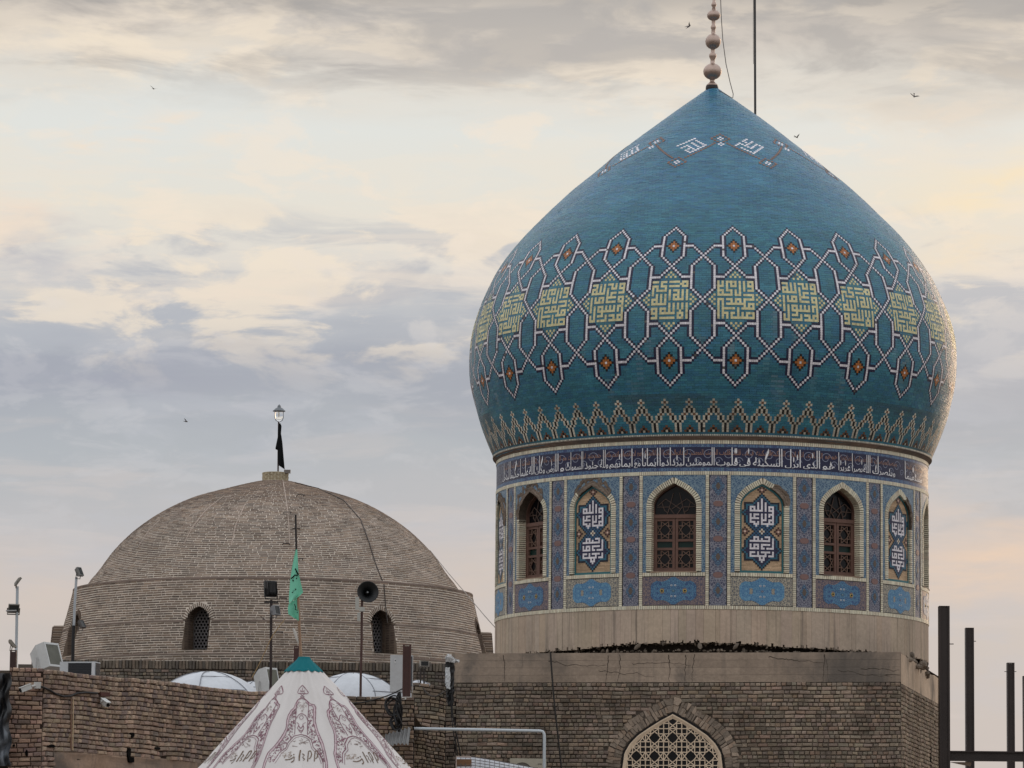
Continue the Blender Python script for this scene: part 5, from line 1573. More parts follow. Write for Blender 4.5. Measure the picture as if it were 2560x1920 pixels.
for (x, y, w, h) in ((131, 1865, 20, 7), (66, 1882, 7, 20), (34, 1864, 8, 7), (324, 1885, 9, 36), (330, 1900, 14, 18), (395, 1871, 20, 8), (332, 1837, 10, 14)):
    c = wpx(x, y, .05) if x > 108 else P(x, y, 74.96)
    n_, u_ = (wn, wd) if x > 108 else (fn, fu)
    sx, sz = w / 135 / (abs(u_[0]) + .15), h / 135
    t = np.linspace(0, 2 * np.pi, 9)[:-1]
    pr = [(math.cos(q) * sx / 2 * random.uniform(.7, 1.2), math.sin(q) * sz / 2 * random.uniform(.7, 1.2)) for q in t]
    hl.prism(pr, lambda a, b, d, c=c, u_=u_, n_=n_: c + a * u_ + b * np.array([0, 0, 1.0]) + d * n_, -.06, .004, srgb(16, 14, 13), (0, 0))
hl.build('wall_hole', M_RUBBLE, w1)
w2 = thing('brick_wall', WE, 'frontal brick wall with whitened top edge behind the tent', 'wall')
fo2 = np.array([WE[0] - .1, WE[1], 0])
L2 = XR - fo2[0]
mb = MB(); wall_core(mb, fo2, fu, fn, L2, 0, 6.03, .4, srgb(46, 40, 36)); wc2 = mb.build('wall_core', M_MORTAR, w2)
f2 = planar(fo2, fu, fn)
B1, C1, _, _ = brick_rows(f2, .0, L2, 4.3, 6.04, .19, .083, .015, .032, 71, head=.3, wob=.016, pal=np.array([srgb(156, 136, 118), srgb(144, 126, 112), srgb(166, 144, 124), srgb(136, 122, 110)]), bev=.15)
emit(B1, C1, T12, 'brick', 'wall_brickwork', M_BRICK_OLD, wc2, 200, hide=[(0, 0, 850, 1920), (958, 1740, 1040, 1920)])
us = np.linspace(1.5, L2 - .05, 40); zt_ = 6.045 + .012 * vnoise(us * 4, us * 0, 4)
MB().strip(f2(us, zt_ - .045 - .02 * np.abs(vnoise(us * 6, us * 0, 8)), .034 + 0 * us), f2(us, zt_, .034 + 0 * us), srgb(206, 204, 200)).strip(f2(us, zt_, .034 + 0 * us), f2(us, zt_ + .004, -.38 + 0 * us), srgb(206, 204, 200)).build('whitewashed_edge', M_SHEET, w2)
w3 = thing('brick_pier', P(1074, 1900, 88.0) * np.array([1, 1, 0]), 'weathered brick pier with bowed courses between the steel post and the plinth', 'wall')
x0_, x1_ = P(1030, 1800, 88.0)[0], P(1114, 1800, 88.0)[0]
o3 = np.array([x0_, 88.0, 0]); f3 = planar(o3, fu, fn); L3 = x1_ - x0_
mb = MB(); wall_core(mb, o3, fu, fn, L3, 0, 6.55, .6, srgb(50, 43, 38)); wc3 = mb.build('wall_core', M_MORTAR, w3)
def f3w(a, b, d): return f3(a, b - .10 * (a / L3) ** 2 + .02, d)
B1, C1, _, _ = brick_rows(f3w, .0, L3, 4.5, 6.62, .19, .082, .014, .034, 81, head=.4, wob=.035, wavef=1.6, pal=np.array([srgb(160, 142, 124), srgb(148, 132, 116), srgb(168, 150, 130), srgb(138, 126, 114)]), bev=.16)
emit(B1, C1, T12, 'brick', 'wall_brickwork', M_BRICK_OLD, wc3, 120, hide=[(1000, 1815, 1120, 1828)])
# dark return between pier and plinth
o4 = np.array([x1_ - .4, 90.2, 0]); L4 = P(1140, 1800, 90.2)[0] - x1_ + .4
w4 = thing('brick_wall', o4, 'narrow dark strip of brick wall in the gap left of the plinth', 'wall')
mb = MB(); wall_core(mb, o4, fu, fn, L4, 0, 6.5, .5, srgb(40, 35, 32)); wc4 = mb.build('wall_core', M_MORTAR, w4)
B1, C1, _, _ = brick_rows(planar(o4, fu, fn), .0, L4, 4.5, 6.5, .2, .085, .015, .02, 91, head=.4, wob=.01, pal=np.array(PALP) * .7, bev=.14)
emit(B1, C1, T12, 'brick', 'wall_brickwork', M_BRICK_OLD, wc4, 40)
# base wall of the brick dome with its upright top course
o5 = np.array([P(78, 1690, 115.9)[0], 115.9, 0]); L5 = P(1136, 1690, 115.9)[0] - o5[0]
f5 = planar(o5, fu, fn)
mb = MB(); wall_core(mb, o5, fu, fn, L5, 5.7, 8.74, .5, srgb(64, 56, 50)); bw5 = mb.build('base_wall', M_MORTAR, bd)
PAL5 = [srgb(132, 122, 110), srgb(122, 114, 104), srgb(144, 130, 116), srgb(114, 107, 100)]
B1, C1, _, _ = brick_rows(f5, .0, L5, 7.6, 8.50, .2, .086, .016, .03, 95, head=.25, wob=.016, pal=np.array(PAL5), bev=.14)
ub = np.arange(.02, L5 - .1, .092)
uu = np.stack([ub, ub + .078, ub + .078, ub], 1) + RNG.normal(0, .005, (len(ub), 4)); vv = np.tile([8.52, 8.52, 8.745, 8.745], (len(ub), 1)) + RNG.normal(0, .008, (len(ub), 4))
ui = uu.mean(1, keepdims=True) + (uu - uu.mean(1, keepdims=True)) * .75; vi = vv.mean(1, keepdims=True) + (vv - vv.mean(1, keepdims=True)) * .9
B6 = np.concatenate([f5(uu, vv, 0 * uu), f5(uu, vv, 0 * uu + .015), f5(ui, vi, .03 + RNG.normal(0, .006, uu.shape))], 1)
emit(np.concatenate([B1, B6]), np.concatenate([C1, np.array(PAL5)[RNG.integers(0, 4, len(ub))] * RNG.uniform(.8, 1.1, (len(ub), 1))]), T12, 'brick', 'base_brickwork', M_BRICK_OLD, bw5, 200, hide=[(0, 0, 255, 1920), (380, 1680, 660, 1760), (660, 1640, 980, 1760)])
# low parapet at the far left
lp = P(-30, 1672, 95.0); lp1 = P(92, 1668, 95.0)
mb = MB(); wall_core(mb, np.array([lp[0], 95.0, 0]), fu, fn, lp1[0] - lp[0], 0, 7.20, .4, srgb(92, 84, 76))
mb.box(((lp[0] + lp1[0]) / 2 + .35, 94.9, 7.26), (lp1[0] - lp[0] - .75, .6, .12), srgb(112, 104, 96))
mb.build('parapet_wall', M_BRICK_OLD, label='low dark parapet at the far left edge behind the brown post stub', category='wall') if False else tag(mb.build('parapet_wall', M_BRICK_OLD), 'low dark parapet at the far left edge behind the brown post stub', 'wall')

# ================================================================== white shell skylights
def skylight(px, Y, a, ztop, label, rot=0.0, seams=6):
    c = np.array([P(px, 1700, Y)[0], Y, 5.7]); h = ztop - 5.7
    t = thing('shell_skylight', c, label, 'skylight', 'white shell skylights on the roof')
    mb = MB(); n, m = 32, 10
    th = np.linspace(0, np.pi / 2 * .99, m); ph = np.arange(n) * 2 * np.pi / n + rot
    def pt(p_, t_, k=1.0): return c + np.stack([a * k * np.cos(t_) * np.cos(p_), a * k * np.cos(t_) * np.sin(p_), h * k * np.sin(t_)], -1)
    V = np.concatenate([pt(ph, 0 * ph + t_) * 1 + .012 * np.array([0, 0, 1]) * np.cos(ph * seams)[:, None] for t_ in th])
    Q = [[i * n + j, i * n + (j + 1) % n, (i + 1) * n + (j + 1) % n, (i + 1) * n + j] for i in range(m - 1) for j in range(n)]
    mb.add(V, Q, None, srgb(208, 212, 218)); mb.build('shell', M_SHEET, t, smooth=True)
    sm_ = MB()
    for k in range(seams):
        p_ = rot + k * 2 * np.pi / seams; tt = np.linspace(.05, 1.5, 16)
        sm_.tube(pt(p_ + .05 * np.sin(tt * 5 + k), tt, 1.006), .009, srgb(130, 132, 140), 5)
    for t0_ in (.62, 1.02):
        for k in range(0, seams, 2):
            pp_ = np.linspace(rot + k * 2 * np.pi / seams, rot + (k + 1) * 2 * np.pi / seams, 12); sm_.tube(pt(pp_, 0 * pp_ + t0_ + .05 * (k % 3), 1.006), .008, srgb(136, 138, 146), 5)
    sm_.build('seam', M_SHEET, t)
    return t
skylight(522, 88.0, 1.34, 6.80, 'white shell skylight behind the receding brown wall, left of the tent', .35)
skylight(884, 88.0, 1.20, 6.80, 'white shell skylight right of the tent, beside the grey cabinet', 1.0)
skylight(640, 94.0, .95, 6.95, 'small white shell skylight just left of the tent cap, mostly hidden', .2)
skylight(1046, 92.5, .70, 6.92, 'white shell skylight edge right of the steel post', .6)

# ================================================================== tent
TY = 55.0
TX = P(764, 1700, TY)[0]
tent = thing('tent', (TX, TY, 0), 'white conical tent with teal cap and maroon printed arches', 'tent')
def tz(y): return (2308 - y) / FPX * TY + 1.6
def thalf(y): return np.interp(y, [1646, 1682, 1736, 1820, 1920, 2110], [12, 43, 91, 165, 252, 424])
def tpt(th, y, d=0.0, k=1.0):
    th, y, d = np.broadcast_arrays(np.asarray(th, float), np.asarray(y, float), d)
    r = thalf(y) * TY / FPX
    amp = np.interp(y, [1682, 1760, 1920, 2110], [.055, .050, .036, .026])
    r = r * (1 + amp * np.cos(18 * th + 1.0) * (.6 + .4 * np.cos(3 * th)) + .012 * np.cos(9 * th + y * .01) + .030 * np.cos(5 * th + .8) * np.clip((y - 1690) / 160, 0, 1)) + .006 * vnoise(th * 6.3 + 11, y * .022, 15) * np.clip((y - 1685) / 40, 0, 1) + d
    xs = np.interp(y, [1646, 1682, 1920], [-.025, -.02, .05])
    return np.stack([TX + xs + r * np.sin(th), TY - r * np.cos(th), tz(y) + d * .7], -1)
th = np.linspace(0, 2 * np.pi, 181); ys = np.linspace(1680, 2110, 60)
A2, Y2 = np.meshgrid(th, ys); V = tpt(A2, Y2)
mb = MB(); mb.add(V.reshape(-1, 3), [[i * 181 + j + 1, i * 181 + j, (i + 1) * 181 + j, (i + 1) * 181 + j + 1] for i in range(59) for j in range(180)], None, srgb(214, 210, 208))
vb = tpt(th, 2110 + 0 * th); vb2 = vb - np.array([0, 0, .28]) - np.array([0, 0, .05]) * np.abs(np.sin(th * 18))[:, None]
mb.strip(vb2, vb, srgb(236, 230, 226)); mb.build('canopy', M_CLOTH, tent, smooth=True)
yc = np.linspace(1648, 1686, 14)
def cpt(t_, y):
    r = np.interp(y, [1648, 1654, 1670, 1684, 1686], [13.5, 17, 33, 46, 46.5]) * TY / FPX * (1 + .035 * np.cos(14 * t_) * np.clip((y - 1650) / 30, 0, 1)) + .004 + .010 * np.clip((y - 1660) / 26, 0, 1)
    return np.stack([TX - .025 + r * np.sin(t_), TY - r * np.cos(t_), tz(y + 1.4 * np.cos(14 * t_) * (y > 1683))], -1)
A2, Y2 = np.meshgrid(th, yc)
mb = MB(); mb.add(cpt(A2, Y2).reshape(-1, 3), [[i * 181 + j + 1, i * 181 + j, (i + 1) * 181 + j, (i + 1) * 181 + j + 1] for i in range(13) for j in range(180)], None, srgb(28, 110, 118)); mb.lathe([(.001, tz(1647)), (.07, tz(1648))], (TX - .025, TY, 0), srgb(30, 104, 106), 24)
mb.build('cap', M_FLAG, tent, smooth=True, label='teal cloth cap at the top of the tent')
for a in (.6, 2.2, 3.8, 5.4):
    q = tpt(a, 2108.0); MB().tube([(q[0], q[1], 0), (q[0], q[1], q[2] - .02)], .035, srgb(150, 150, 150), 8).build('pole', M_STEEL, tent)
MAR = srgb(142, 104, 116)
def pr_line(mb, pts, w, th0, col=MAR, cx=745.0, closed=False, d=.005):
    pts = np.array(pts, float)
    if closed: pts = np.vstack([pts, pts[:1]])
    s = np.concatenate([[0], np.cumsum(np.hypot(*np.diff(pts, axis=0).T))]); n = max(3, int(s[-1] / 14) + 2); t = np.linspace(0, s[-1], n)
    L = np.stack([np.interp(t, s, pts[:, 0]), np.interp(t, s, pts[:, 1])], 1)
    L = L + np.stack([5 * vnoise(L[:, 1] * .011 + th0 * 9, L[:, 0] * .008, 2), 4 * vnoise(L[:, 0] * .012 + th0 * 7, L[:, 1] * .009, 3)], 1)
    tg = np.gradient(L, axis=0); tg /= np.linalg.norm(tg, axis=1)[:, None] + 1e-9; nn = np.stack([-tg[:, 1], tg[:, 0]], 1) * (w / 2 * (1 + .25 * vnoise(t * .05, th0 * 5 + 0 * t, 4)))[:, None]
    def mp(Q):
        y = 1620 + Q[:, 1] / 4.809; dx = (Q[:, 0] - cx) / 4.809
        return tpt(th0 + dx / thalf(y), y, d)
    mb.strip(mp(L - nn), mp(L + nn), col)
OL = [(745, 645), (690, 690), (660, 740), (655, 770), (600, 810), (570, 870), (555, 950), (545, 1030), (520, 1100), (480, 1170), (420, 1250), (350, 1330), (310, 1443), (290, 1560)]
OR_ = [(745, 645), (800, 690), (845, 730), (880, 735), (900, 770), (905, 860), (905, 950), (930, 1050), (960, 1130), (1000, 1230), (1030, 1330), (1050, 1443), (1060, 1560)]
for mi in range(9):
    th0 = rad(-1 + 40 * mi)
    if math.cos(th0) < -.3: continue
    mb = MB()
    pr_line(mb, [(745, 500), (705, 545), (685, 590), (700, 608), (745, 600), (800, 605), (818, 590), (790, 550), (745, 500)], 8, th0)
    for p_ in ([(720, 560), (745, 585), (770, 560)], [(745, 530), (745, 575)], [(720, 608), (772, 648)], [(772, 608), (720, 648)], [(715, 590), (730, 575)], [(775, 590), (760, 575)]): pr_line(mb, p_, 6, th0)
    for O in (OL, OR_):
        sg_ = 1 if O is OL else -1
        pr_line(fb := MB(), [(x + sg_ * 14, y + 8) for x, y in O[1:]], 24, th0, srgb(206, 188, 192), d=.003); fb.build('printed_border', M_PRINT, tent)
        pr_line(mb, O, 7.5, th0)
        sg_ = 1 if O is OL else -1
        pr_line(mb, [(x + sg_ * 22, y + 14) for x, y in O[1:]], 5, th0)
    pr_line(mb, [(668, 1110), (674, 900), (680, 720), (700, 680), (745, 665), (800, 690), (820, 730), (815, 930), (808, 1110)], 7, th0)
    pr_line(mb, [(680, 915), (710, 870), (740, 850), (790, 880), (815, 930)], 7, th0)
    pr_line(mb, [(410, 1443), (480, 1330), (560, 1270), (580, 1210), (620, 1170), (660, 1130), (740, 1110), (800, 1125), (850, 1160), (870, 1220), (880, 1260), (940, 1320), (980, 1380), (1000, 1443), (1010, 1560)], 9, th0)
    pr_line(mb, [(430, 1460), (500, 1345), (575, 1285), (600, 1225), (640, 1185), (680, 1150), (740, 1132), (790, 1145), (830, 1175), (848, 1230), (862, 1275), (920, 1335), (960, 1395), (980, 1460)], 5, th0)
    pr_line(mb, [(740, 870), (715, 905), (740, 930), (768, 905)], 5, th0, closed=True)
    pr_line(mb, [(690, 960), (720, 985), (700, 1030), (735, 1095), (775, 1030), (760, 985), (790, 960)], 6, th0)
    pr_line(mb, [(715, 1000), (740, 1040), (765, 1000)], 9, th0); pr_line(mb, [(720, 1050), (740, 1070), (760, 1050)], 8, th0)
    rr_ = random.Random(mi)
    for _ in range(26):
        a = rr_.uniform(0, 6.28); r_ = rr_.uniform(5, 55); x, y = 745 + r_ * math.cos(a), 770 + r_ * math.sin(a) * 1.1
        pr_line(mb, [(x, y), (x + rr_.uniform(-14, 14), y + rr_.uniform(-10, 10)), (x + rr_.uniform(-20, 20), y + rr_.uniform(-8, 8))], 3.4, th0, srgb(146, 122, 118))
    for _ in range(360):
        y = rr_.uniform(800, 1440); left = rr_.random() < .5
        if left: xo = np.interp(y, [q[1] for q in OL], [q[0] for q in OL]) + 30; xi = np.interp(y, [800, 1110, 1130, 1170, 1270, 1330, 1443], [668, 655, 640, 605, 545, 470, 398])
        else: xi = np.interp(y, [q[1] for q in OR_], [q[0] for q in OR_]) - 30; xo = np.interp(y, [800, 1110, 1130, 1160, 1260, 1320, 1443], [825, 818, 825, 862, 892, 952, 1012])
        if xi - xo < 12: continue
        x = rr_.uniform(xo, xi); a = rr_.uniform(0, 6.28)
        q = [(x, y), (x + 9 * math.cos(a), y + 9 * math.sin(a)), (x + 15 * math.cos(a + .9), y + 15 * math.sin(a + .9))]
        pr_line(mb, q, rr_.uniform(4.5, 8.5), th0)
    mb.build('printed_arch', M_PRINT, tent, kind='stuff')
    tb = MB(); tc2 = srgb(122, 104, 90)
    pr_line(tb, [(738, 1300), (728, 1430)], 15, th0, tc2)
    pr_line(tb, [(760, 1345), (785, 1360), (765, 1390), (790, 1410), (770, 1425)], 9, th0, tc2)
    for ox in (0, 78): pr_line(tb, [(818 + ox, 1435), (826 + ox, 1310), (850 + ox, 1305), (864 + ox, 1340), (850 + ox, 1390), (832 + ox, 1400)], 12, th0, tc2)
    pr_line(tb, [(556, 1418), (600, 1420), (645, 1405), (676, 1378), (672, 1430), (640, 1450)], 10, th0, tc2)
    for d_ in ((633, 1374), (662, 1362)): pr_line(tb, [d_, (d_[0] + 12, d_[1] - 8)], 12, th0, tc2)
    for _ in range(40):
        x, y = rr_.uniform(500, 640), rr_.uniform(1325, 1395); pr_line(tb, [(x, y), (x + rr_.uniform(-18, 18), y + rr_.uniform(-9, 9)), (x + rr_.uniform(-22, 22), y + rr_.uniform(-9, 9))], 3.2, th0, srgb(160, 140, 126))
    for _ in range(16):
        x, y = rr_.uniform(640, 800), rr_.uniform(1160, 1250); pr_line(tb, [(x, y), (x + rr_.uniform(-30, 30), y + rr_.uniform(-12, 12)), (x + rr_.uniform(-40, 40), y + rr_.uniform(-12, 12))], 4, th0, srgb(132, 112, 106))
    tb.build('printed_lettering', M_PRINT, tent, kind='stuff')

# green flag on its pole at the tent's tip
fp_ = thing('flagpole', P(753, 1650, TY), 'thin rusty flagpole rising from the tent cap', 'flagpole')
MB().tube([P(739, 1286, TY), P(741.5, 1400, TY)], .014, srgb(34, 30, 30), 8).build('upper_pole', M_STEEL, fp_)
MB().tube([P(741.5, 1400, TY), P(748, 1560, TY), P(753, 1652, TY)], .019, srgb(150, 122, 100), 8).build('lower_pole', M_WOOD, fp_)
def cloth(Lp, Rp, Y, col, fold, n=14, m=34, ph=0.0):
    """hanging cloth between two outlines given in the photograph; folds run down its length"""
    Lp, Rp = np.array(Lp, float), np.array(Rp, float)
    ty = np.linspace(0, 1, m); V = []
    for t in ty:
        l = np.array([np.interp(t, np.linspace(0, 1, len(Lp)), Lp[:, k]) for k in (0, 1)]); r = np.array([np.interp(t, np.linspace(0, 1, len(Rp)), Rp[:, k]) for k in (0, 1)])
        for s in np.linspace(0, 1, n):
            q = l + (r - l) * s
            V.append(P(q[0], q[1], Y - .03 + fold * math.sin(s * 7 + t * 3 + ph) * (.3 + t) - .02 * s))
    V = np.array(V); b = V + np.array([0, .006, 0])
    Q = [[i * n + j + n, i * n + j + n + 1, i * n + j + 1, i * n + j] for i in range(m - 1) for j in range(n - 1)]
    Q2 = [[a + n * m for a in q[::-1]] for q in Q]
    return MB().add(np.vstack([V, b]), Q + Q2, None, col)
def z8(x, y): return (620 + x / 4.367, 1300 + y / 4.367)
flag = thing('flag', P(741, 1375, TY), 'hanging green flag with black lettering above the tent', 'flag')
cloth([z8(*q) for q in ((522, 322), (508, 380), (480, 520), (460, 660), (445, 860), (448, 910))], [z8(*q) for q in ((538, 322), (544, 440), (550, 560), (575, 680), (602, 790), (552, 838))], TY, srgb(128, 206, 178), .022).build('upper_fold', M_FLAG, flag, smooth=True)
cloth([z8(*q) for q in ((500, 880), (446, 915), (434, 965), (440, 1030), (500, 1068))], [z8(*q) for q in ((552, 838), (552, 900), (553, 1000), (553, 1060), (553, 1100))], TY + .03, srgb(114, 192, 164), .018, ph=1.2).build('lower_fold', M_FLAG, flag, smooth=True)
ink = MB()
for pts, w in (([(515, 528), (530, 560), (548, 592), (540, 605), (510, 600), (490, 622), (468, 640)], .016), ([(485, 655), (498, 665)], .016), ([(525, 632), (535, 638)], .014), ([(478, 792), (500, 782), (512, 765), (525, 750)], .010), ([(490, 775), (515, 748)], .008), ([(500, 800), (508, 796)], .010), ([(505, 915), (520, 950), (515, 975), (538, 985)], .010), ([(535, 1000), (540, 1015)], .010)):
    ink.tube([P(*z8(*q), TY - .075) + np.array([0, .02, 0]) for q in pts], w * .55, srgb(22, 26, 24), 5)
ink.build('lettering', M_PRINT, flag)
def wrapped():
    mb = MB()
    pts = [z8(492, 1180), z8(515, 1230), z8(530, 1290), z8(548, 1340)]
    mb.tube([P(x, y, TY - .01) for x, y in pts], [.012, .020, .018, .008], srgb(200, 196, 190), 8)
    return mb
tag(wrapped().build('cloth_scrap', M_CLOTH), 'twisted white cloth scrap tied to the pole below the green flag', 'cloth')
# ================================================================== posts, lights, speakers, cables
def post(name, px0, px1, ytop, Y, label, cat, col, ybot=None, zb=0.0, depth=None, group=None, lean=0.0):
    a, b = P(px0, ytop, Y), P(px1, ytop, Y); w = b[0] - a[0]; zt = a[2]
    t = thing(name, ((a[0] + b[0]) / 2, Y, zb), label, cat, group)
    mb = MB(); d = depth or w; cx = (a[0] + b[0]) / 2
    fl = w * .10
    mb.box((cx - w / 2 + fl, Y, (zt + zb) / 2), (fl * 2, d, zt - zb), col); mb.box((cx + w / 2 - fl, Y, (zt + zb) / 2), (fl * 2, d, zt - zb), col)
    mb.box((cx, Y, (zt + zb) / 2 - .01), (w - 4 * fl + .002, d * .86, zt - zb - .02), np.array(col) * .9)
    mb.build('shaft', M_STEEL, t)
    MB().box((cx, Y, zt + .006), (w * 1.01, d * 1.01, .012), np.array(col) * 1.1).build('cap_plate', M_STEEL, t)
    return t
DK = srgb(54, 45, 43)
post('steel_column', 2346.5, 2372.5, 1517, 94.0, 'tallest black steel column beside the shrine plinth', 'column', DK, depth=.3, group='unfinished steel columns')
post('steel_column', 2413, 2433.5, 1571, 121.0, 'second tallest black steel column from the shrine', 'column', DK, depth=.3, group='unfinished steel columns')
post('steel_column', 2517, 2535, 1658, 138.0, 'short black steel column near the right edge', 'column', DK, depth=.3, group='unfinished steel columns')
post('steel_column', 2557, 2574, 1691, 145.0, 'black steel column cut by the right edge', 'column', DK, depth=.3, group='unfinished steel columns')
bmx0, bmx1 = P(2374, 1890, 94.0)[0], P(2640, 1890, 94.0)[0]
bz0, bz1 = P(2460, 1903, 94.0)[2], P(2460, 1878, 94.0)[2]
sb = thing('steel_beam', (bmx0, 94, bz0), 'black steel beam across the columns at the lower right', 'beam')
mb = MB(); mb.box(((bmx0 + bmx1) / 2, 94, bz1 - .015), (bmx1 - bmx0, .2, .03), DK); mb.box(((bmx0 + bmx1) / 2, 94, bz0 + .015), (bmx1 - bmx0, .2, .03), DK); mb.box(((bmx0 + bmx1) / 2, 94, (bz0 + bz1) / 2), (bmx1 - bmx0, .10, bz1 - bz0 - .05), np.array(DK) * .9); mb.build('flange', M_STEEL, sb)
gm = MB(); gp = [P(2375, 1905, 93.9), P(2430, 1905, 93.9), P(2426, 1916, 93.9)]
gm.prism([(q[0], q[2]) for q in gp], lambda x, z, d: np.array([x, 94.0 - d, z]), -.01, .05, srgb(120, 100, 84)); gm.build('gusset', M_STEEL, sb)
for (xa, xb, y, Y, lab) in ((2372, 2384, 1610, 94.0, 'small rod sticking out of the tallest black column'), (2433, 2440, 1603, 121.0, 'small rod sticking out of the second black column'), (2511, 2541, 1679, 138.0, 'thin rod through the short black column')):
    tag(MB().tube([P(xa, y, Y), P(xb, y, Y)], .012, srgb(50, 42, 40), 6).build('steel_rod', M_STEEL), lab, 'rod')
post('steel_post', 1007.5, 1028, 1613, 83.0, 'dark red brown steel post standing right of the tent', 'post', srgb(74, 46, 42))
post('steel_post', 735, 748, 1617, 60.0, 'brown steel post stub just behind the teal tent cap', 'post', srgb(72, 44, 42))
post('steel_post', 26, 42, 1627, 80.0, 'short brown steel post at the far left edge', 'post', srgb(66, 44, 42), zb=5.7)
# tall mast behind the dome
ms = P(1887.5, 285, 106.0)
mst = thing('mast', (ms[0], 106.0, 0), 'tall thin dark mast rising behind the turquoise dome', 'mast')
MB().tube([(ms[0] + .03, 106.0, 0), P(1888, 286, 106.0), P(1887, 0, 106.0), P(1886.5, -90, 106.0)], .031, srgb(66, 66, 66), 10).build('pole', M_STEEL, mst)
MB().tube([P(1883.5, 160, 105.9), P(1883, 60, 105.9), P(1884, -80, 105.9)], .006, srgb(120, 116, 112), 5).build('halyard', M_PLASTIC, mst)
# wire from the finial
wpts = [(1801, -20), (1803, 40), (1807, 100), (1815, 160), (1825, 205), (1833, 235), (1832, 245), (1826, 243), (1815, 236), (1797, 226)]
tag(MB().tube([P(x, y, 96.4) for x, y in wpts], .010, srgb(110, 104, 100), 5).build('wire', M_PLASTIC), 'thin loose wire hanging from the copper finial', 'wire')

def floodlight(name, c, w, h, d, yaw, pitch, label, body, group=None, fins=0, stand=None, glass=srgb(60, 62, 62)):
    """rectangular floodlight: tapered housing, glass, fins and U bracket; front looks along -y before turning"""
    R = rotm('Z', yaw) @ rotm('X', pitch)
    t = thing(name, c, label, 'floodlight', group)
    c = np.asarray(c)
    f = np.array([[-w / 2, -d / 2, -h / 2], [w / 2, -d / 2, -h / 2], [w / 2, -d / 2, h / 2], [-w / 2, -d / 2, h / 2]]); m = f + np.array([0, d * .45, 0]); b = f * np.array([.62, 0, .62]) + np.array([0, d / 2, 0])
    V = np.vstack([b, m, f]) @ R.T + c
    T = np.array([[8, 9, 10, 11], [4, 5, 9, 8], [5, 6, 10, 9], [6, 7, 11, 10], [7, 4, 8, 11], [0, 1, 5, 4], [1, 2, 6, 5], [2, 3, 7, 6], [3, 0, 4, 7], [3, 2, 1, 0]])
    hb = MB().add(V, T, None, body)
    hous = hb.build('housing', M_WHITE if sum(body) > .6 else M_PLASTIC, t)
    gz = MB(); gz.box(np.array([0, -d / 2 - .004, 0]) @ R.T + c, (w * .84, .012, h * .80), glass, R); gz.build('glass', M_PANE, t)
    rm = MB()
    for sx in (-1, 1): rm.box(np.array([sx * w * .46, -d / 2 - .008, 0]) @ R.T + c, (w * .07, .022, h), body, R)
    for sz in (-1, 1): rm.box(np.array([0, -d / 2 - .007, sz * h * .455]) @ R.T + c, (w * .86, .02, h * .08), body, R)
    rm.build('rim', M_WHITE if sum(body) > .6 else M_PLASTIC, t)
    for i in range(fins):
        x = (i - (fins - 1) / 2) * w * .8 / max(1, fins - 1)
        fm_ = MB(); fm_.box(np.array([x, d * .30, 0]) @ R.T + c, (w * .03, d * .5, h * .86), np.array(body) * .8, R); fm_.build('fin', M_PLASTIC, t)
    br = MB()
    q = [np.array([-w * .55, 0, 0]), np.array([-w * .55, .02, -h * .66]), np.array([w * .55, .02, -h * .66]), np.array([w * .55, 0, 0])]
    br.tube([q_ @ (rotm('Z', yaw)).T + c for q_ in q], .014 if w > .2 else .009, np.array(body) * .7, 6); br.build('bracket', M_STEEL, t)
    return t
GREY = srgb(150, 150, 148); BLK = srgb(24, 24, 26); WHT = srgb(206, 208, 208)
def pole(name, pts, Y, r, col, label, zb=5.7, cat='pole', mats=None):
    b = P(pts[-1][0], pts[-1][1], Y)
    t = thing(name, (b[0], Y, zb), label, cat)
    MB().tube([P(x, y, Y) for x, y in pts] + [np.array([b[0], Y, zb])], r, col, 10).build('shaft', M_STEEL if sum(col) < .8 else M_WHITE, t)
    return t
# black mast with two floodlights in front of the brick dome
t = pole('light_mast', [(678, 1500), (677, 1680)], 82.0, .028, srgb(46, 34, 34), 'dark iron mast carrying two floodlights in front of the brick dome')
mb = MB(); mb.box(P(678, 1505, 82.0), (.27, .06, .03), srgb(30, 28, 28)); mb.build('cross_plate', M_STEEL, t)
floodlight('floodlight', P(677.5, 1471, 82.0), .23, .31, .16, rad(205), rad(8), 'large black finned floodlight on top of the dark iron mast', BLK, fins=7)
floodlight('floodlight', P(686, 1527, 81.9), .16, .19, .12, rad(55), rad(-12), 'small grey floodlight below the black one on the iron mast', srgb(128, 130, 134))
# horn loudspeaker on its pole
t = pole('speaker_pole', [(905, 1500), (904, 1600), (902, 1690)], 86.0, .026, srgb(76, 50, 46), 'thin rusty pole carrying the horn loudspeaker')
hs = thing('horn_loudspeaker', P(919.5, 1480, 86.0), 'round black horn loudspeaker in front of the brick dome', 'loudspeaker')
Rh = rotm('Z', rad(10)) @ rotm('X', rad(84))
def lathe_rot(mb, prof, base, R, col, n=32):
    a = np.arange(n) * 2 * np.pi / n
    V = np.concatenate([np.stack([r * np.cos(a), r * np.sin(a), 0 * a + h], 1) for r, h in prof]) @ np.asarray(R).T + np.asarray(base)
    return mb.add(V, [[i * n + j, i * n + (j + 1) % n, (i + 1) * n + (j + 1) % n, (i + 1) * n + j] for i in range(len(prof) - 1) for j in range(n)], None, col)
hc = P(919.5, 1480, 86.0)
lathe_rot(MB(), [(.03, -.30), (.045, -.20), (.075, -.10), (.13, -.03), (.205, .02), (.222, .03), (.224, .02), (.21, .012), (.135, -.04), (.08, -.11), (.05, -.2), (.02, -.22)], hc, Rh, srgb(26, 28, 30)).build('horn', M_PLASTIC, hs, smooth=True)
lathe_rot(MB(), [(.034, -.18), (.036, -.06), (.028, -.04), (.008, -.03), (.001, -.03)], hc, Rh, srgb(40, 42, 44)).build('centre_plug', M_PLASTIC, hs, smooth=True)
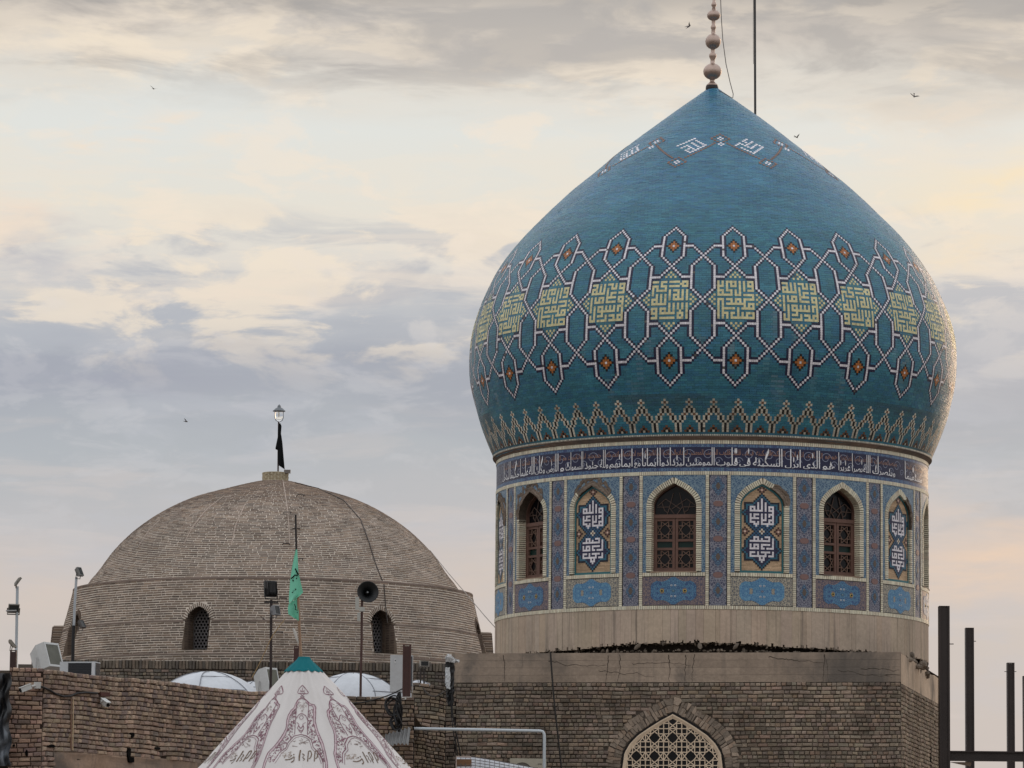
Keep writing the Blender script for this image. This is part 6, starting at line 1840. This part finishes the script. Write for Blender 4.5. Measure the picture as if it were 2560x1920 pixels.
lathe_rot(MB(), [(.001, -.018), (.012, -.02), (.012, -.03)], hc, Rh, srgb(180, 182, 184), 12).build('plug_bolt', M_STEEL, hs)
lathe_rot(MB(), [(.01, -.44), (.085, -.44), (.085, -.30), (.03, -.29)], hc, Rh, srgb(30, 30, 32), 20).build('driver', M_PLASTIC, hs)
MB().tube([P(919, 1484, 86.25), P(905, 1502, 86.0)], .018, srgb(40, 38, 38), 6).build('bracket', M_STEEL, hs)
an = thing('antenna_unit', P(898, 1520, 86.0), 'pale grey antenna boxes strapped to the rusty pole under the loudspeaker', 'antenna')
for (x, y, w, h) in ((893, 1508, .075, .26), (905, 1523, .11, .09), (897, 1542, .06, .17)):
    mb = MB(); mb.box(P(x, y, 85.9), (w, .06, h), srgb(176, 176, 170)); mb.build('box', M_WHITE, an)
# white poles at the left
t = pole('light_pole', [(43.5, 1466), (40.5, 1640)], 84.0, .030, srgb(178, 186, 192), 'pale pole with two small panels at the far left')
floodlight('solar_light', P(43, 1453, 84.0), .16, .20, .05, rad(100), rad(35), 'flat solar light on top of the far left pale pole', srgb(130, 126, 118))
floodlight('solar_light', P(34, 1520, 83.95), .22, .19, .05, rad(15), rad(30), 'flat square solar light halfway up the far left pale pole', srgb(120, 116, 110))
mb = MB().tube([P(15, 1527, 83.9), P(41, 1526.5, 83.9)], .016, srgb(176, 176, 176), 6); tag(mb.build('side_arm', M_STEEL), 'short pale arm on the far left pole', 'arm')
floodlight('solar_light', P(29.5, 1611, 82.5), .10, .19, .05, rad(80), rad(-40), 'small tilted light above the brown post stub at the far left', srgb(134, 128, 118))
t = pole('light_pole', [(191, 1443), (187, 1510), (184.5, 1566)], 84.0, .027, srgb(176, 182, 188), 'slim white pole with a floodlight beside the brick dome', zb=None or 7.0)
MB().tube([P(184.5, 1564, 84.0), P(183, 1600, 84.0), P(181.5, 1672, 84.0), np.array([P(181.5, 1672, 84.0)[0], 84.0, 5.7])], .036, srgb(26, 26, 30), 10).build('lower_shaft', M_STEEL, t)
floodlight('floodlight', P(197, 1431, 84.0), .13, .19, .07, rad(60), rad(-25), 'grey floodlight on top of the slim white pole', srgb(122, 122, 120), fins=3)
floodlight('floodlight', P(203, 1562, 83.9), .12, .17, .07, rad(55), rad(-32), 'small dark floodlight halfway down the slim white pole', srgb(86, 82, 82))
# two big white floodlights on the roof
floodlight('floodlight', P(112, 1646, 82.0), .50, .50, .42, rad(62), rad(-18), 'big white floodlight on the roof edge left of the air conditioner', WHT, glass=srgb(112, 112, 104))
floodlight('floodlight', P(664, 1704, 84.5), .40, .48, .36, rad(58), rad(-14), 'big white floodlight by the tent, left of the teal cap', WHT, glass=srgb(104, 104, 92))
floodlight('floodlight', P(1059, 1661, 90.0), .20, .12, .12, rad(20), rad(-10), 'small open floodlight right of the steel post', srgb(140, 134, 126), glass=srgb(20, 18, 18))
mb = MB().tube([P(1052, 1672, 90.0), P(1051, 1712, 90.0)], .02, srgb(52, 44, 40), 6).tube([P(1060, 1672, 90.0), P(1060, 1712, 90.0)], .02, srgb(52, 44, 40), 6)
tag(mb.build('light_stand', M_STEEL), 'short two legged stand under the small open floodlight', 'stand')
# air conditioner on the roof
ac = thing('air_conditioner', P(198, 1695, 79.0), 'white air conditioner with dark grille on the roof edge', 'air conditioner')
Ra = rotm('Z', rad(-14)); acc = P(198, 1676, 79.0) + np.array([0, .15, 0])
aw, ah, ad = .70, .33, .30
mb = MB(); mb.box(acc, (aw, ad, ah), srgb(196, 200, 204), Ra); mb.build('casing', M_WHITE, ac)
def acl(x, y, z): return np.array([x, y, z]) @ Ra.T + acc
mb = MB(); mb.box(acl(.05, -ad / 2 - .004, -.005), (.46, .012, ah * .88), srgb(38, 40, 46), Ra); mb.build('front_grille', M_PLASTIC, ac)
for i in range(9):
    mb = MB(); mb.box(acl(.05, -ad / 2 - .012, -.13 + i * .032), (.45, .008, .006), srgb(54, 56, 62), Ra); mb.build('grille_slat', M_PLASTIC, ac)
mb = MB(); mb.box(acl(aw / 2 + .004, .0, 0), (.012, ad * .8, ah * .86), srgb(44, 48, 56), Ra); mb.build('side_grille', M_PLASTIC, ac)
mb = MB(); mb.box(acl(.317, -ad / 2 - .005, 0), (.06, .010, ah * .96), srgb(206, 208, 212), Ra); mb.build('service_panel', M_WHITE, ac)
# second air conditioner low in front of the plinth
ac2 = thing('air_conditioner', P(1322, 1930, 86.0), 'beige air conditioner at the bottom edge below the white pipe', 'air conditioner')
c2 = P(1320, 1930, 86.0)
mb = MB(); mb.box(c2, (.74, .3, .54), srgb(172, 166, 150)); mb.build('casing', M_WHITE, ac2)
lathe_rot(MB(), [(.001, .0), (.03, .01), (.20, .004), (.205, .012), (.21, .0)], c2 + np.array([-.12, -.155, -.02]), rotm('X', rad(90)), srgb(92, 86, 78), 28).build('fan_grille', M_PLASTIC, ac2)
mb = MB(); mb.box(c2 + np.array([.24, -.155, .16]), (.08, .006, .012), srgb(60, 58, 56)); mb.build('badge', M_PLASTIC, ac2)
# grey cabinet
cb = thing('electrical_cabinet', P(1000, 1735, 86.0), 'tall pale grey metal cabinet behind the steel post', 'cabinet')
c3 = P(1004, 1685, 86.2)
mb = MB(); mb.box(c3, (.46, .45, .75), srgb(186, 188, 190)); mb.build('casing', M_WHITE, cb)
mb = MB(); mb.box(c3 + np.array([.205, -.228, 0]), (.035, .008, .70), srgb(70, 72, 76)); mb.build('side_grille', M_PLASTIC, cb)
mb = MB(); mb.box(c3 + np.array([-.13, -.228, .25]), (.03, .006, .09), srgb(222, 222, 222)); mb.build('sticker', M_WHITE, cb)
mb = MB(); mb.box(c3 + np.array([-.126, -.232, .262]), (.018, .004, .03), srgb(50, 50, 60)); mb.build('label_mark', M_PLASTIC, cb)
# white pipe
pw = P(1360, 1826, 83.0)
tag(MB().tube([P(880, 1819.5, 83.0), P(1000, 1821, 83.0), P(1200, 1824.5, 83.0), P(1350, 1827.5, 83.0), P(1357, 1829, 83.0), P(1360.5, 1836, 83.0), P(1361, 1850, 83.0), np.array([pw[0] + .01, 83.0, 0])], .030, srgb(192, 200, 206), 12).build('white_pipe', M_WHITE, None, smooth=True), 'white metal pipe running across and bending down in front of the plinth', 'pipe')
# cameras and conduit on the left wall
def camera_unit(tgt, yaw, pitch, label, L=.20):
    t = thing('security_camera', tgt, label, 'camera', 'cameras on the brown wall')
    R = rotm('Z', yaw) @ rotm('X', pitch)
    mb = MB(); mb.box(tgt, (.085, L, .085), srgb(206, 208, 206), R); mb.build('body', M_WHITE, t)
    mb = MB(); mb.box(np.array([0, .0, .048]) @ R.T + tgt, (.10, L * 1.12, .012), srgb(214, 216, 214), R); mb.build('sunshield', M_WHITE, t)
    lathe_rot(MB(), [(.001, 0), (.028, 0), (.034, .012), (.034, -.02)], np.array([0, -L / 2 - .006, 0]) @ R.T + tgt, R @ rotm('X', rad(90)), srgb(24, 24, 26), 14).build('lens', M_PANE, t)
    return t
t = camera_unit(P(64, 1721, 74.72), rad(-62), rad(22), 'white camera pointing left at the wall corner')
mb = MB(); mb.box(P(94, 1713.5, 74.9), (.12, .12, .115), srgb(200, 200, 198)); mb.build('junction_box', M_WHITE, t)
MB().tube([P(78, 1716, 74.78), P(88, 1714, 74.85)], .024, srgb(196, 196, 194), 8).build('arm', M_WHITE, t)
t = camera_unit(wpx(263, 1757, .18), rad(38), rad(24), 'white camera pointing right below the brown bracket box')
MB().tube([wpx(253, 1750, .0), wpx(254, 1752, .14)], .022, srgb(190, 190, 188), 8).build('arm', M_WHITE, t)
br_ = thing('bracket_box', wpx(255, 1738, .1), 'brown metal box on a black arm on the receding wall', 'bracket')
B_ = wpx(260, 1736, .08); mb = MB(); mb.box(B_, (.19, .10, .075), srgb(84, 50, 44), rotm('Z', math.atan2(wd[1], wd[0]) * .55)); mb.build('box', M_STEEL, br_)
mb = MB().tube([wpx(104, 1717, .05), wpx(120, 1723, .05), wpx(140, 1735, .05), wpx(158, 1741, .05), wpx(176, 1740, .05), wpx(192, 1733, .05), wpx(215, 1731, .06), wpx(243, 1733, .07)], .020, srgb(26, 22, 22), 8)
mb.build('black_arm', M_PLASTIC, br_)
tag(MB().tube([wpx(178, 1742, .03), wpx(177.5, 1810, .03), wpx(177, 1875, .03)], .018, srgb(126, 98, 80), 8).tube([wpx(183, 1742, .04), wpx(182.5, 1810, .04), wpx(181.5, 1876, .04)], .012, srgb(196, 172, 140), 8).build('conduit', M_WHITE), 'beige cable conduit running down the receding brown wall', 'conduit')
# white foam ledge at the foot of the wall, black tarpaulin at the left edge
fm = MB(); us = np.linspace(.25, 5.2, 46); top_ = 4.055 + .025 * vnoise(us * 5, us * 0, 2)
fm.strip(fW(us, 3.85 + 0 * us, .10 + 0 * us), fW(us, top_, .10 + 0 * us), srgb(214, 206, 196)); fm.strip(fW(us, top_, .10 + 0 * us), fW(us, top_ + .01, .0 * us), srgb(214, 206, 196))
tag(fm.build('foam_ledge', M_SHEET), 'ragged white foam ledge at the bottom of the receding wall', 'ledge')
tv = []
n_, m_ = 14, 40
for i in range(m_):
    for j in range(n_):
        y = 1683 + i * (1915 - 1683) / (m_ - 1); x = -60 + j * (86 + 4 * math.sin(i * .5)) / (n_ - 1)
        tv.append(P(x, y, 74.3 + .10 * math.sin(j * 1.9 + i * .12) + .04 * math.sin(i * .7 + j)))
tp_ = MB().add(np.array(tv), [[(i + 1) * n_ + j, (i + 1) * n_ + j + 1, i * n_ + j + 1, i * n_ + j] for i in range(m_ - 1) for j in range(n_ - 1)], None, srgb(30, 32, 36))
M_TARP = mat_attr('black_tarpaulin', .35, .5, .3, 12, .5, 2.0, grime=.8, stain=srgb(120, 128, 138))
tag(tp_.build('tarpaulin', M_TARP, smooth=True), 'crumpled black tarpaulin hanging at the left edge beside the wall corner', 'tarpaulin')
# wrapped drain bundle at the plinth's left edge
db = thing('drain_bundle', P(1125, 1800, 89.4), 'black plastic wrapped drain bundle with torn white ends left of the plinth', 'drain')
def crumple(mb, pts, r, Y, col, amp, sides=12, sub=5):
    pts = np.array(pts, float); t = np.linspace(0, len(pts) - 1, (len(pts) - 1) * sub + 1)
    L = np.array([P(np.interp(q, np.arange(len(pts)), pts[:, 0]), np.interp(q, np.arange(len(pts)), pts[:, 1]), Y) for q in t])
    rr_ = np.interp(t, np.arange(len(pts)), np.broadcast_to(r, (len(pts),)))
    n0 = mb.n
    mb.tube(L, rr_, col, sides)
    mb.v[-1] = mb.v[-1] + RNG.normal(0, amp, mb.v[-1].shape)
crumple(k1_ := MB(), [(1124, 1655), (1124, 1690), (1125, 1730), (1126, 1765)], [.09, .095, .08, .05], 89.4, srgb(20, 20, 23), .010); k1_.build('black_wrap', M_PLASTIC, db)
crumple(k2_ := MB(), [(1116, 1640), (1123, 1645), (1132, 1652), (1146, 1652)], [.05, .085, .05, .035], 89.3, srgb(204, 204, 204), .014); k2_.build('torn_sheet', M_SHEET, db)
crumple(k3_ := MB(), [(1119, 1669), (1119.5, 1695), (1119, 1722)], [.045, .052, .05], 89.28, srgb(196, 198, 200), .008); k3_.build('white_wrap', M_SHEET, db)
for i, (pts, r, col, lab, Y) in enumerate([
    ([(1131, 1725), (1128, 1760), (1129, 1790), (1134, 1830), (1142, 1880), (1146, 1930)], .012, (40, 38, 38), 'black cable hanging from the drain bundle beside the plinth', 89.3),
    ([(1129, 1735), (1131, 1780), (1140, 1830), (1150, 1880), (1158, 1930)], .016, (26, 24, 24), 'thick black cable slanting down past the white pipe', 89.2),
    ([(1376, 1630), (1381, 1700), (1388, 1780), (1396, 1850), (1404, 1925)], .022, (40, 36, 34), 'dark cable running straight down the left part of the plinth', 92.15),
    ([(1057, 1718), (1066, 1732), (1082, 1741), (1098, 1737), (1118, 1725)], .016, (70, 64, 60), 'slack cable sagging across the top of the brick pier', 87.6),
    ([(1029, 1716), (1030, 1760), (1029, 1800), (1031, 1850), (1034, 1920)], .012, (150, 136, 120), 'pale cable running down beside the steel post', 83.1),
    ([(866, 1757), (900, 1757), (940, 1748), (975, 1737), (1006, 1722)], .014, (34, 32, 32), 'black cable slanting up the frontal wall to the steel post', 82.2),
    ([(630, 1694), (648, 1660), (662, 1630), (680, 1592), (714, 1545)], .008, (160, 132, 90), 'thin yellow rope slanting in front of the iron mast', 80.0),
    ([(625, 1648), (720, 1643), (780, 1645), (900, 1652)], .010, (60, 54, 50), 'dark wire along the foot of the brick drum', 115.6)]):
    P3 = np.array([P(x, y, Y) for x, y in pts]); t = np.linspace(0, len(P3) - 1, 24)
    L = np.stack([hermite(t, np.arange(len(P3)).astype(float), P3[:, k]) for k in range(3)], 1)
    tag(MB().tube(L, r, srgb(*col), 6).build('cable', M_PLASTIC), lab, 'cable')
co = MB()
for (cx, cy, rx, ry, k) in ((984, 1766, 21, 25, 3), (990, 1808, 14, 19, 3), (994, 1788, 9, 30, 3), (998, 1768, 6, 36, 2)):
    for q in range(k):
        t = np.linspace(0, 2 * np.pi, 26) + q
        co.tube([P(cx + (rx - q * 3) * math.cos(a) + 2 * math.sin(3 * a + q), cy + (ry - 3 * q) * math.sin(a) + 2 * math.cos(2 * a + q * 2), 82.2 + .02 * q + .03 * math.sin(a * 2)) for a in t], .017, srgb(22, 22, 24), 6)
co.tube([P(1000, 1735, 82.3), P(1001, 1780, 82.3), P(998, 1830, 82.3)], .03, srgb(24, 24, 26), 8)
tag(co.build('cable_coil', M_PLASTIC), 'coils of black cable hanging left of the steel post', 'cable coil')
# lightning cable down the brick dome, and the wire to the drum
cp_ = [(738, 1208), (797, 1222), (860, 1252), (902, 1300), (923, 1357), (939, 1410), (960, 1462), (965, 1525), (970, 1567)]
L = []
for (xa, ya), (xb, yb) in zip(cp_[:-1], cp_[1:]):
    for q in np.linspace(0, 1, 6)[:-1]: L.append(hit_shell(xa + (xb - xa) * q, ya + (yb - ya) * q) + np.array([0, -.02, .01]))
tag(MB().tube(np.array(L), .013, srgb(60, 52, 48), 6).build('cable', M_PLASTIC), 'dark cable running down the right side of the brick dome', 'cable')
wp_ = [(1075, 1376, 121.5), (1120, 1432, 117), (1170, 1490, 110), (1212, 1540, 103), (1237, 1568, 97.4)]
tag(MB().tube([P(*q) for q in wp_], .011, srgb(126, 116, 108), 5).build('wire', M_PLASTIC), 'thin wire spanning from the brick dome to the shrine drum', 'wire')
# torn corrugated sheet on the post
cs = []
n_ = 34
for i in range(2):
    for j in range(n_):
        q = P(958 + 1.9 * j + 6 * i, 1862 - .55 * j - i * 26 + (8 if i == 0 else 0) + (j > 20) * (j - 20) * .7 * (i == 0), 82.0 + (.5 if i else 0)); q[2] += .02 * math.cos(j * 1.25); cs.append(q)
tag(MB().add(np.array(cs), [[j, j + 1, n_ + j + 1, n_ + j] for j in range(n_ - 1)], None, srgb(118, 118, 118)).build('corrugated_sheet', M_STEEL), 'small crumpled corrugated metal sheet fixed to the steel post', 'metal sheet')
# netted white tarpaulin roof at the bottom
nt = thing('netted_awning', P(1230, 1930, 84.0), 'white awning under a wire net at the bottom edge before the plinth', 'awning')
xs = np.linspace(1140, 1345, 18); ytop = np.interp(xs, [1140, 1180, 1220, 1345], [1893, 1893, 1899, 1922])
mb = MB(); fr_ = np.array([P(x, y + 60, 83.4) for x, y in zip(xs, ytop)]); bk = np.array([P(x, y, 84.2) for x, y in zip(xs, ytop)])
mb.strip(fr_, bk, srgb(204, 206, 212)); mb.build('sheet', M_SHEET, nt)
mb = MB()
for x, y in zip(xs[1::1], ytop[1::1]): mb.tube([P(x, y - 1.5, 84.1), P(x, y + 60, 83.35)], .006, srgb(92, 84, 80), 5)
for f in (.0, .12, .24, .36): mb.tube([P(x, y - 1.5 + 60 * f, 84.15 - .8 * f) for x, y in zip(xs, ytop)], .007, srgb(92, 84, 80), 5)
mb.build('net', M_STEEL, nt)
mb = MB(); mb.box(P(1160, 1912, 83.9), (.30, .02, .22), srgb(136, 100, 72)); mb.tube([P(1140, 1930, 83.8), P(1140.5, 1892, 83.8), P(1178, 1893, 83.8)], .016, srgb(190, 170, 160), 6); mb.build('wood_end', M_WOOD, nt)
# lamp and black flag on the brick dome's crown
lb = P(697.5, 1182, 123.0)
lpz = lambda y: P(697, y, 123.0)[2]
lamp = thing('lamp_post', (lb[0], 123.0, 14.75), 'small lantern on a rusty pole at the crown of the brick dome', 'lamp')
def zl(x, y): return (640 + x / 7.54, 980 + y / 7.54)
MB().tube([P(*zl(416, 1520), 123.0) - np.array([0, 0, .1]), P(*zl(422, 900), 123.0), P(*zl(428, 560), 123.0)], .024, srgb(64, 48, 48), 8).build('pole', M_STEEL, lamp)
hc_ = P(*zl(436, 366), 123.0)
MB().lathe([(.001, .0), (.185, .0), (.19, .012), (.10, .095), (.06, .115), (.045, .165), (.012, .205), (.001, .21)], hc_, srgb(120, 126, 132), 24).build('hood', M_STEEL, lamp)
for sx in (-1, 1):
    MB().tube([P(*zl(436 + sx * 78, 370), 123.0), P(*zl(436 + sx * 80, 480), 123.0), P(*zl(436 + sx * 62, 535), 123.0), P(*zl(436 + sx * 20, 558), 123.0)], .010, srgb(106, 112, 118), 6).build('cage_bar', M_STEEL, lamp)
M_GLOBE, _n, _b = mat_base('clear_glass')
_b.inputs['Transmission Weight'].default_value = 1.0; _b.inputs['Roughness'].default_value = .03; _b.inputs['IOR'].default_value = 1.08; _b.inputs['Base Color'].default_value = (.9, .92, .94, 1)
gb = P(*zl(434, 545), 123.0)
MB().lathe([(.03, .0), (.09, .03), (.115, .09), (.12, .20), (.11, .262)], gb, srgb(196, 200, 204), 20).build('globe', M_GLOBE, lamp, smooth=True)
MB().lathe([(.012, .10), (.016, .20), (.012, .255)], gb + np.array([0, -.13, 0]), srgb(196, 186, 160), 8).build('bulb', M_WHITE, lamp)
bf = thing('flag', P(*zl(440, 600), 123.0), 'furled black flag hanging from the lantern pole', 'flag')
cloth([zl(*q) for q in ((432, 590), (415, 700), (412, 830), (362, 1075), (412, 1100), (412, 1250), (430, 1385))], [zl(*q) for q in ((460, 590), (482, 640), (472, 780), (498, 950), (518, 1190), (530, 1330), (542, 1460))], 122.95, srgb(18, 20, 22), .03).build('cloth', M_FLAG, bf, smooth=True)
mb = MB(); mb.box(P(*zl(590, 1500), 122.8), (.19, .12, .10), srgb(116, 110, 106)); tag(mb.build('junction_box', M_STEEL), 'small grey box on the crown ring of the brick dome', 'box')

# ================================================================== birds
bv = np.array([(0, -.17, .0), (.035, -.10, .02), (-.035, -.10, .02), (0, -.10, -.03), (.05, 0, .02), (-.05, 0, .02), (0, 0, -.05), (.03, .12, .01), (-.03, .12, .01), (0, .12, -.02), (.06, .24, .0), (-.06, .24, .0),
               (.20, -.06, .10), (.20, .05, .09), (.40, .02, .16), (-.20, -.06, .10), (-.20, .05, .09), (-.40, .02, .16), (0, -.10, .04), (0, 0, .05), (0, .12, .025)])
bt_ = [(0, 1, 18), (0, 18, 2), (0, 3, 1), (0, 2, 3), (1, 4, 19), (1, 19, 18), (18, 19, 5), (18, 5, 2), (1, 3, 6), (1, 6, 4), (2, 5, 6), (2, 6, 3), (4, 7, 20), (4, 20, 19), (19, 20, 8), (19, 8, 5), (4, 6, 9), (4, 9, 7), (5, 8, 9), (5, 9, 6), (7, 10, 11), (7, 11, 20), (20, 11, 8), (9, 11, 10), (9, 10, 7), (9, 8, 11),
       (1, 12, 13), (1, 13, 4), (12, 14, 13), (2, 5, 16), (2, 16, 15), (15, 16, 17), (1, 13, 12), (1, 4, 13), (12, 13, 14), (2, 16, 5), (2, 15, 16), (15, 17, 16)]
bme = make_mesh('bird', bv, np.zeros((0, 4), int), np.array(bt_[:32]), np.zeros((0, 3)), np.tile(srgb(104, 98, 96), (32, 1)))
bme.materials.append(M_FLAG)
for (x, y, s, rx, rz, lab) in ((384, 222, .30, .3, .6, 'small bird flying alone high at the upper left'), (1722, 66, .40, -.7, 1.9, 'bird flying just left of the copper finial'), (2285, 240, .32, 1.2, .3, 'bird with raised wings high at the right'), (1991, 343, .28, .4, 2.2, 'bird flying close to the right slope of the turquoise dome'), (465, 1054, .28, .2, 1.2, 'small bird flying left of the lantern above the brick dome'), (660, 1548, .34, .1, .4, 'dark bird fluttering beside the iron mast')):
    o = bpy.data.objects.new('bird', bme); Y = 92.0 if y < 1500 else 81.0
    o.location = P(x, y, Y); o.scale = (s,) * 3; o.rotation_euler = (rx, .2, rz)
    tag(link(o), lab, 'bird', 'birds in flight')
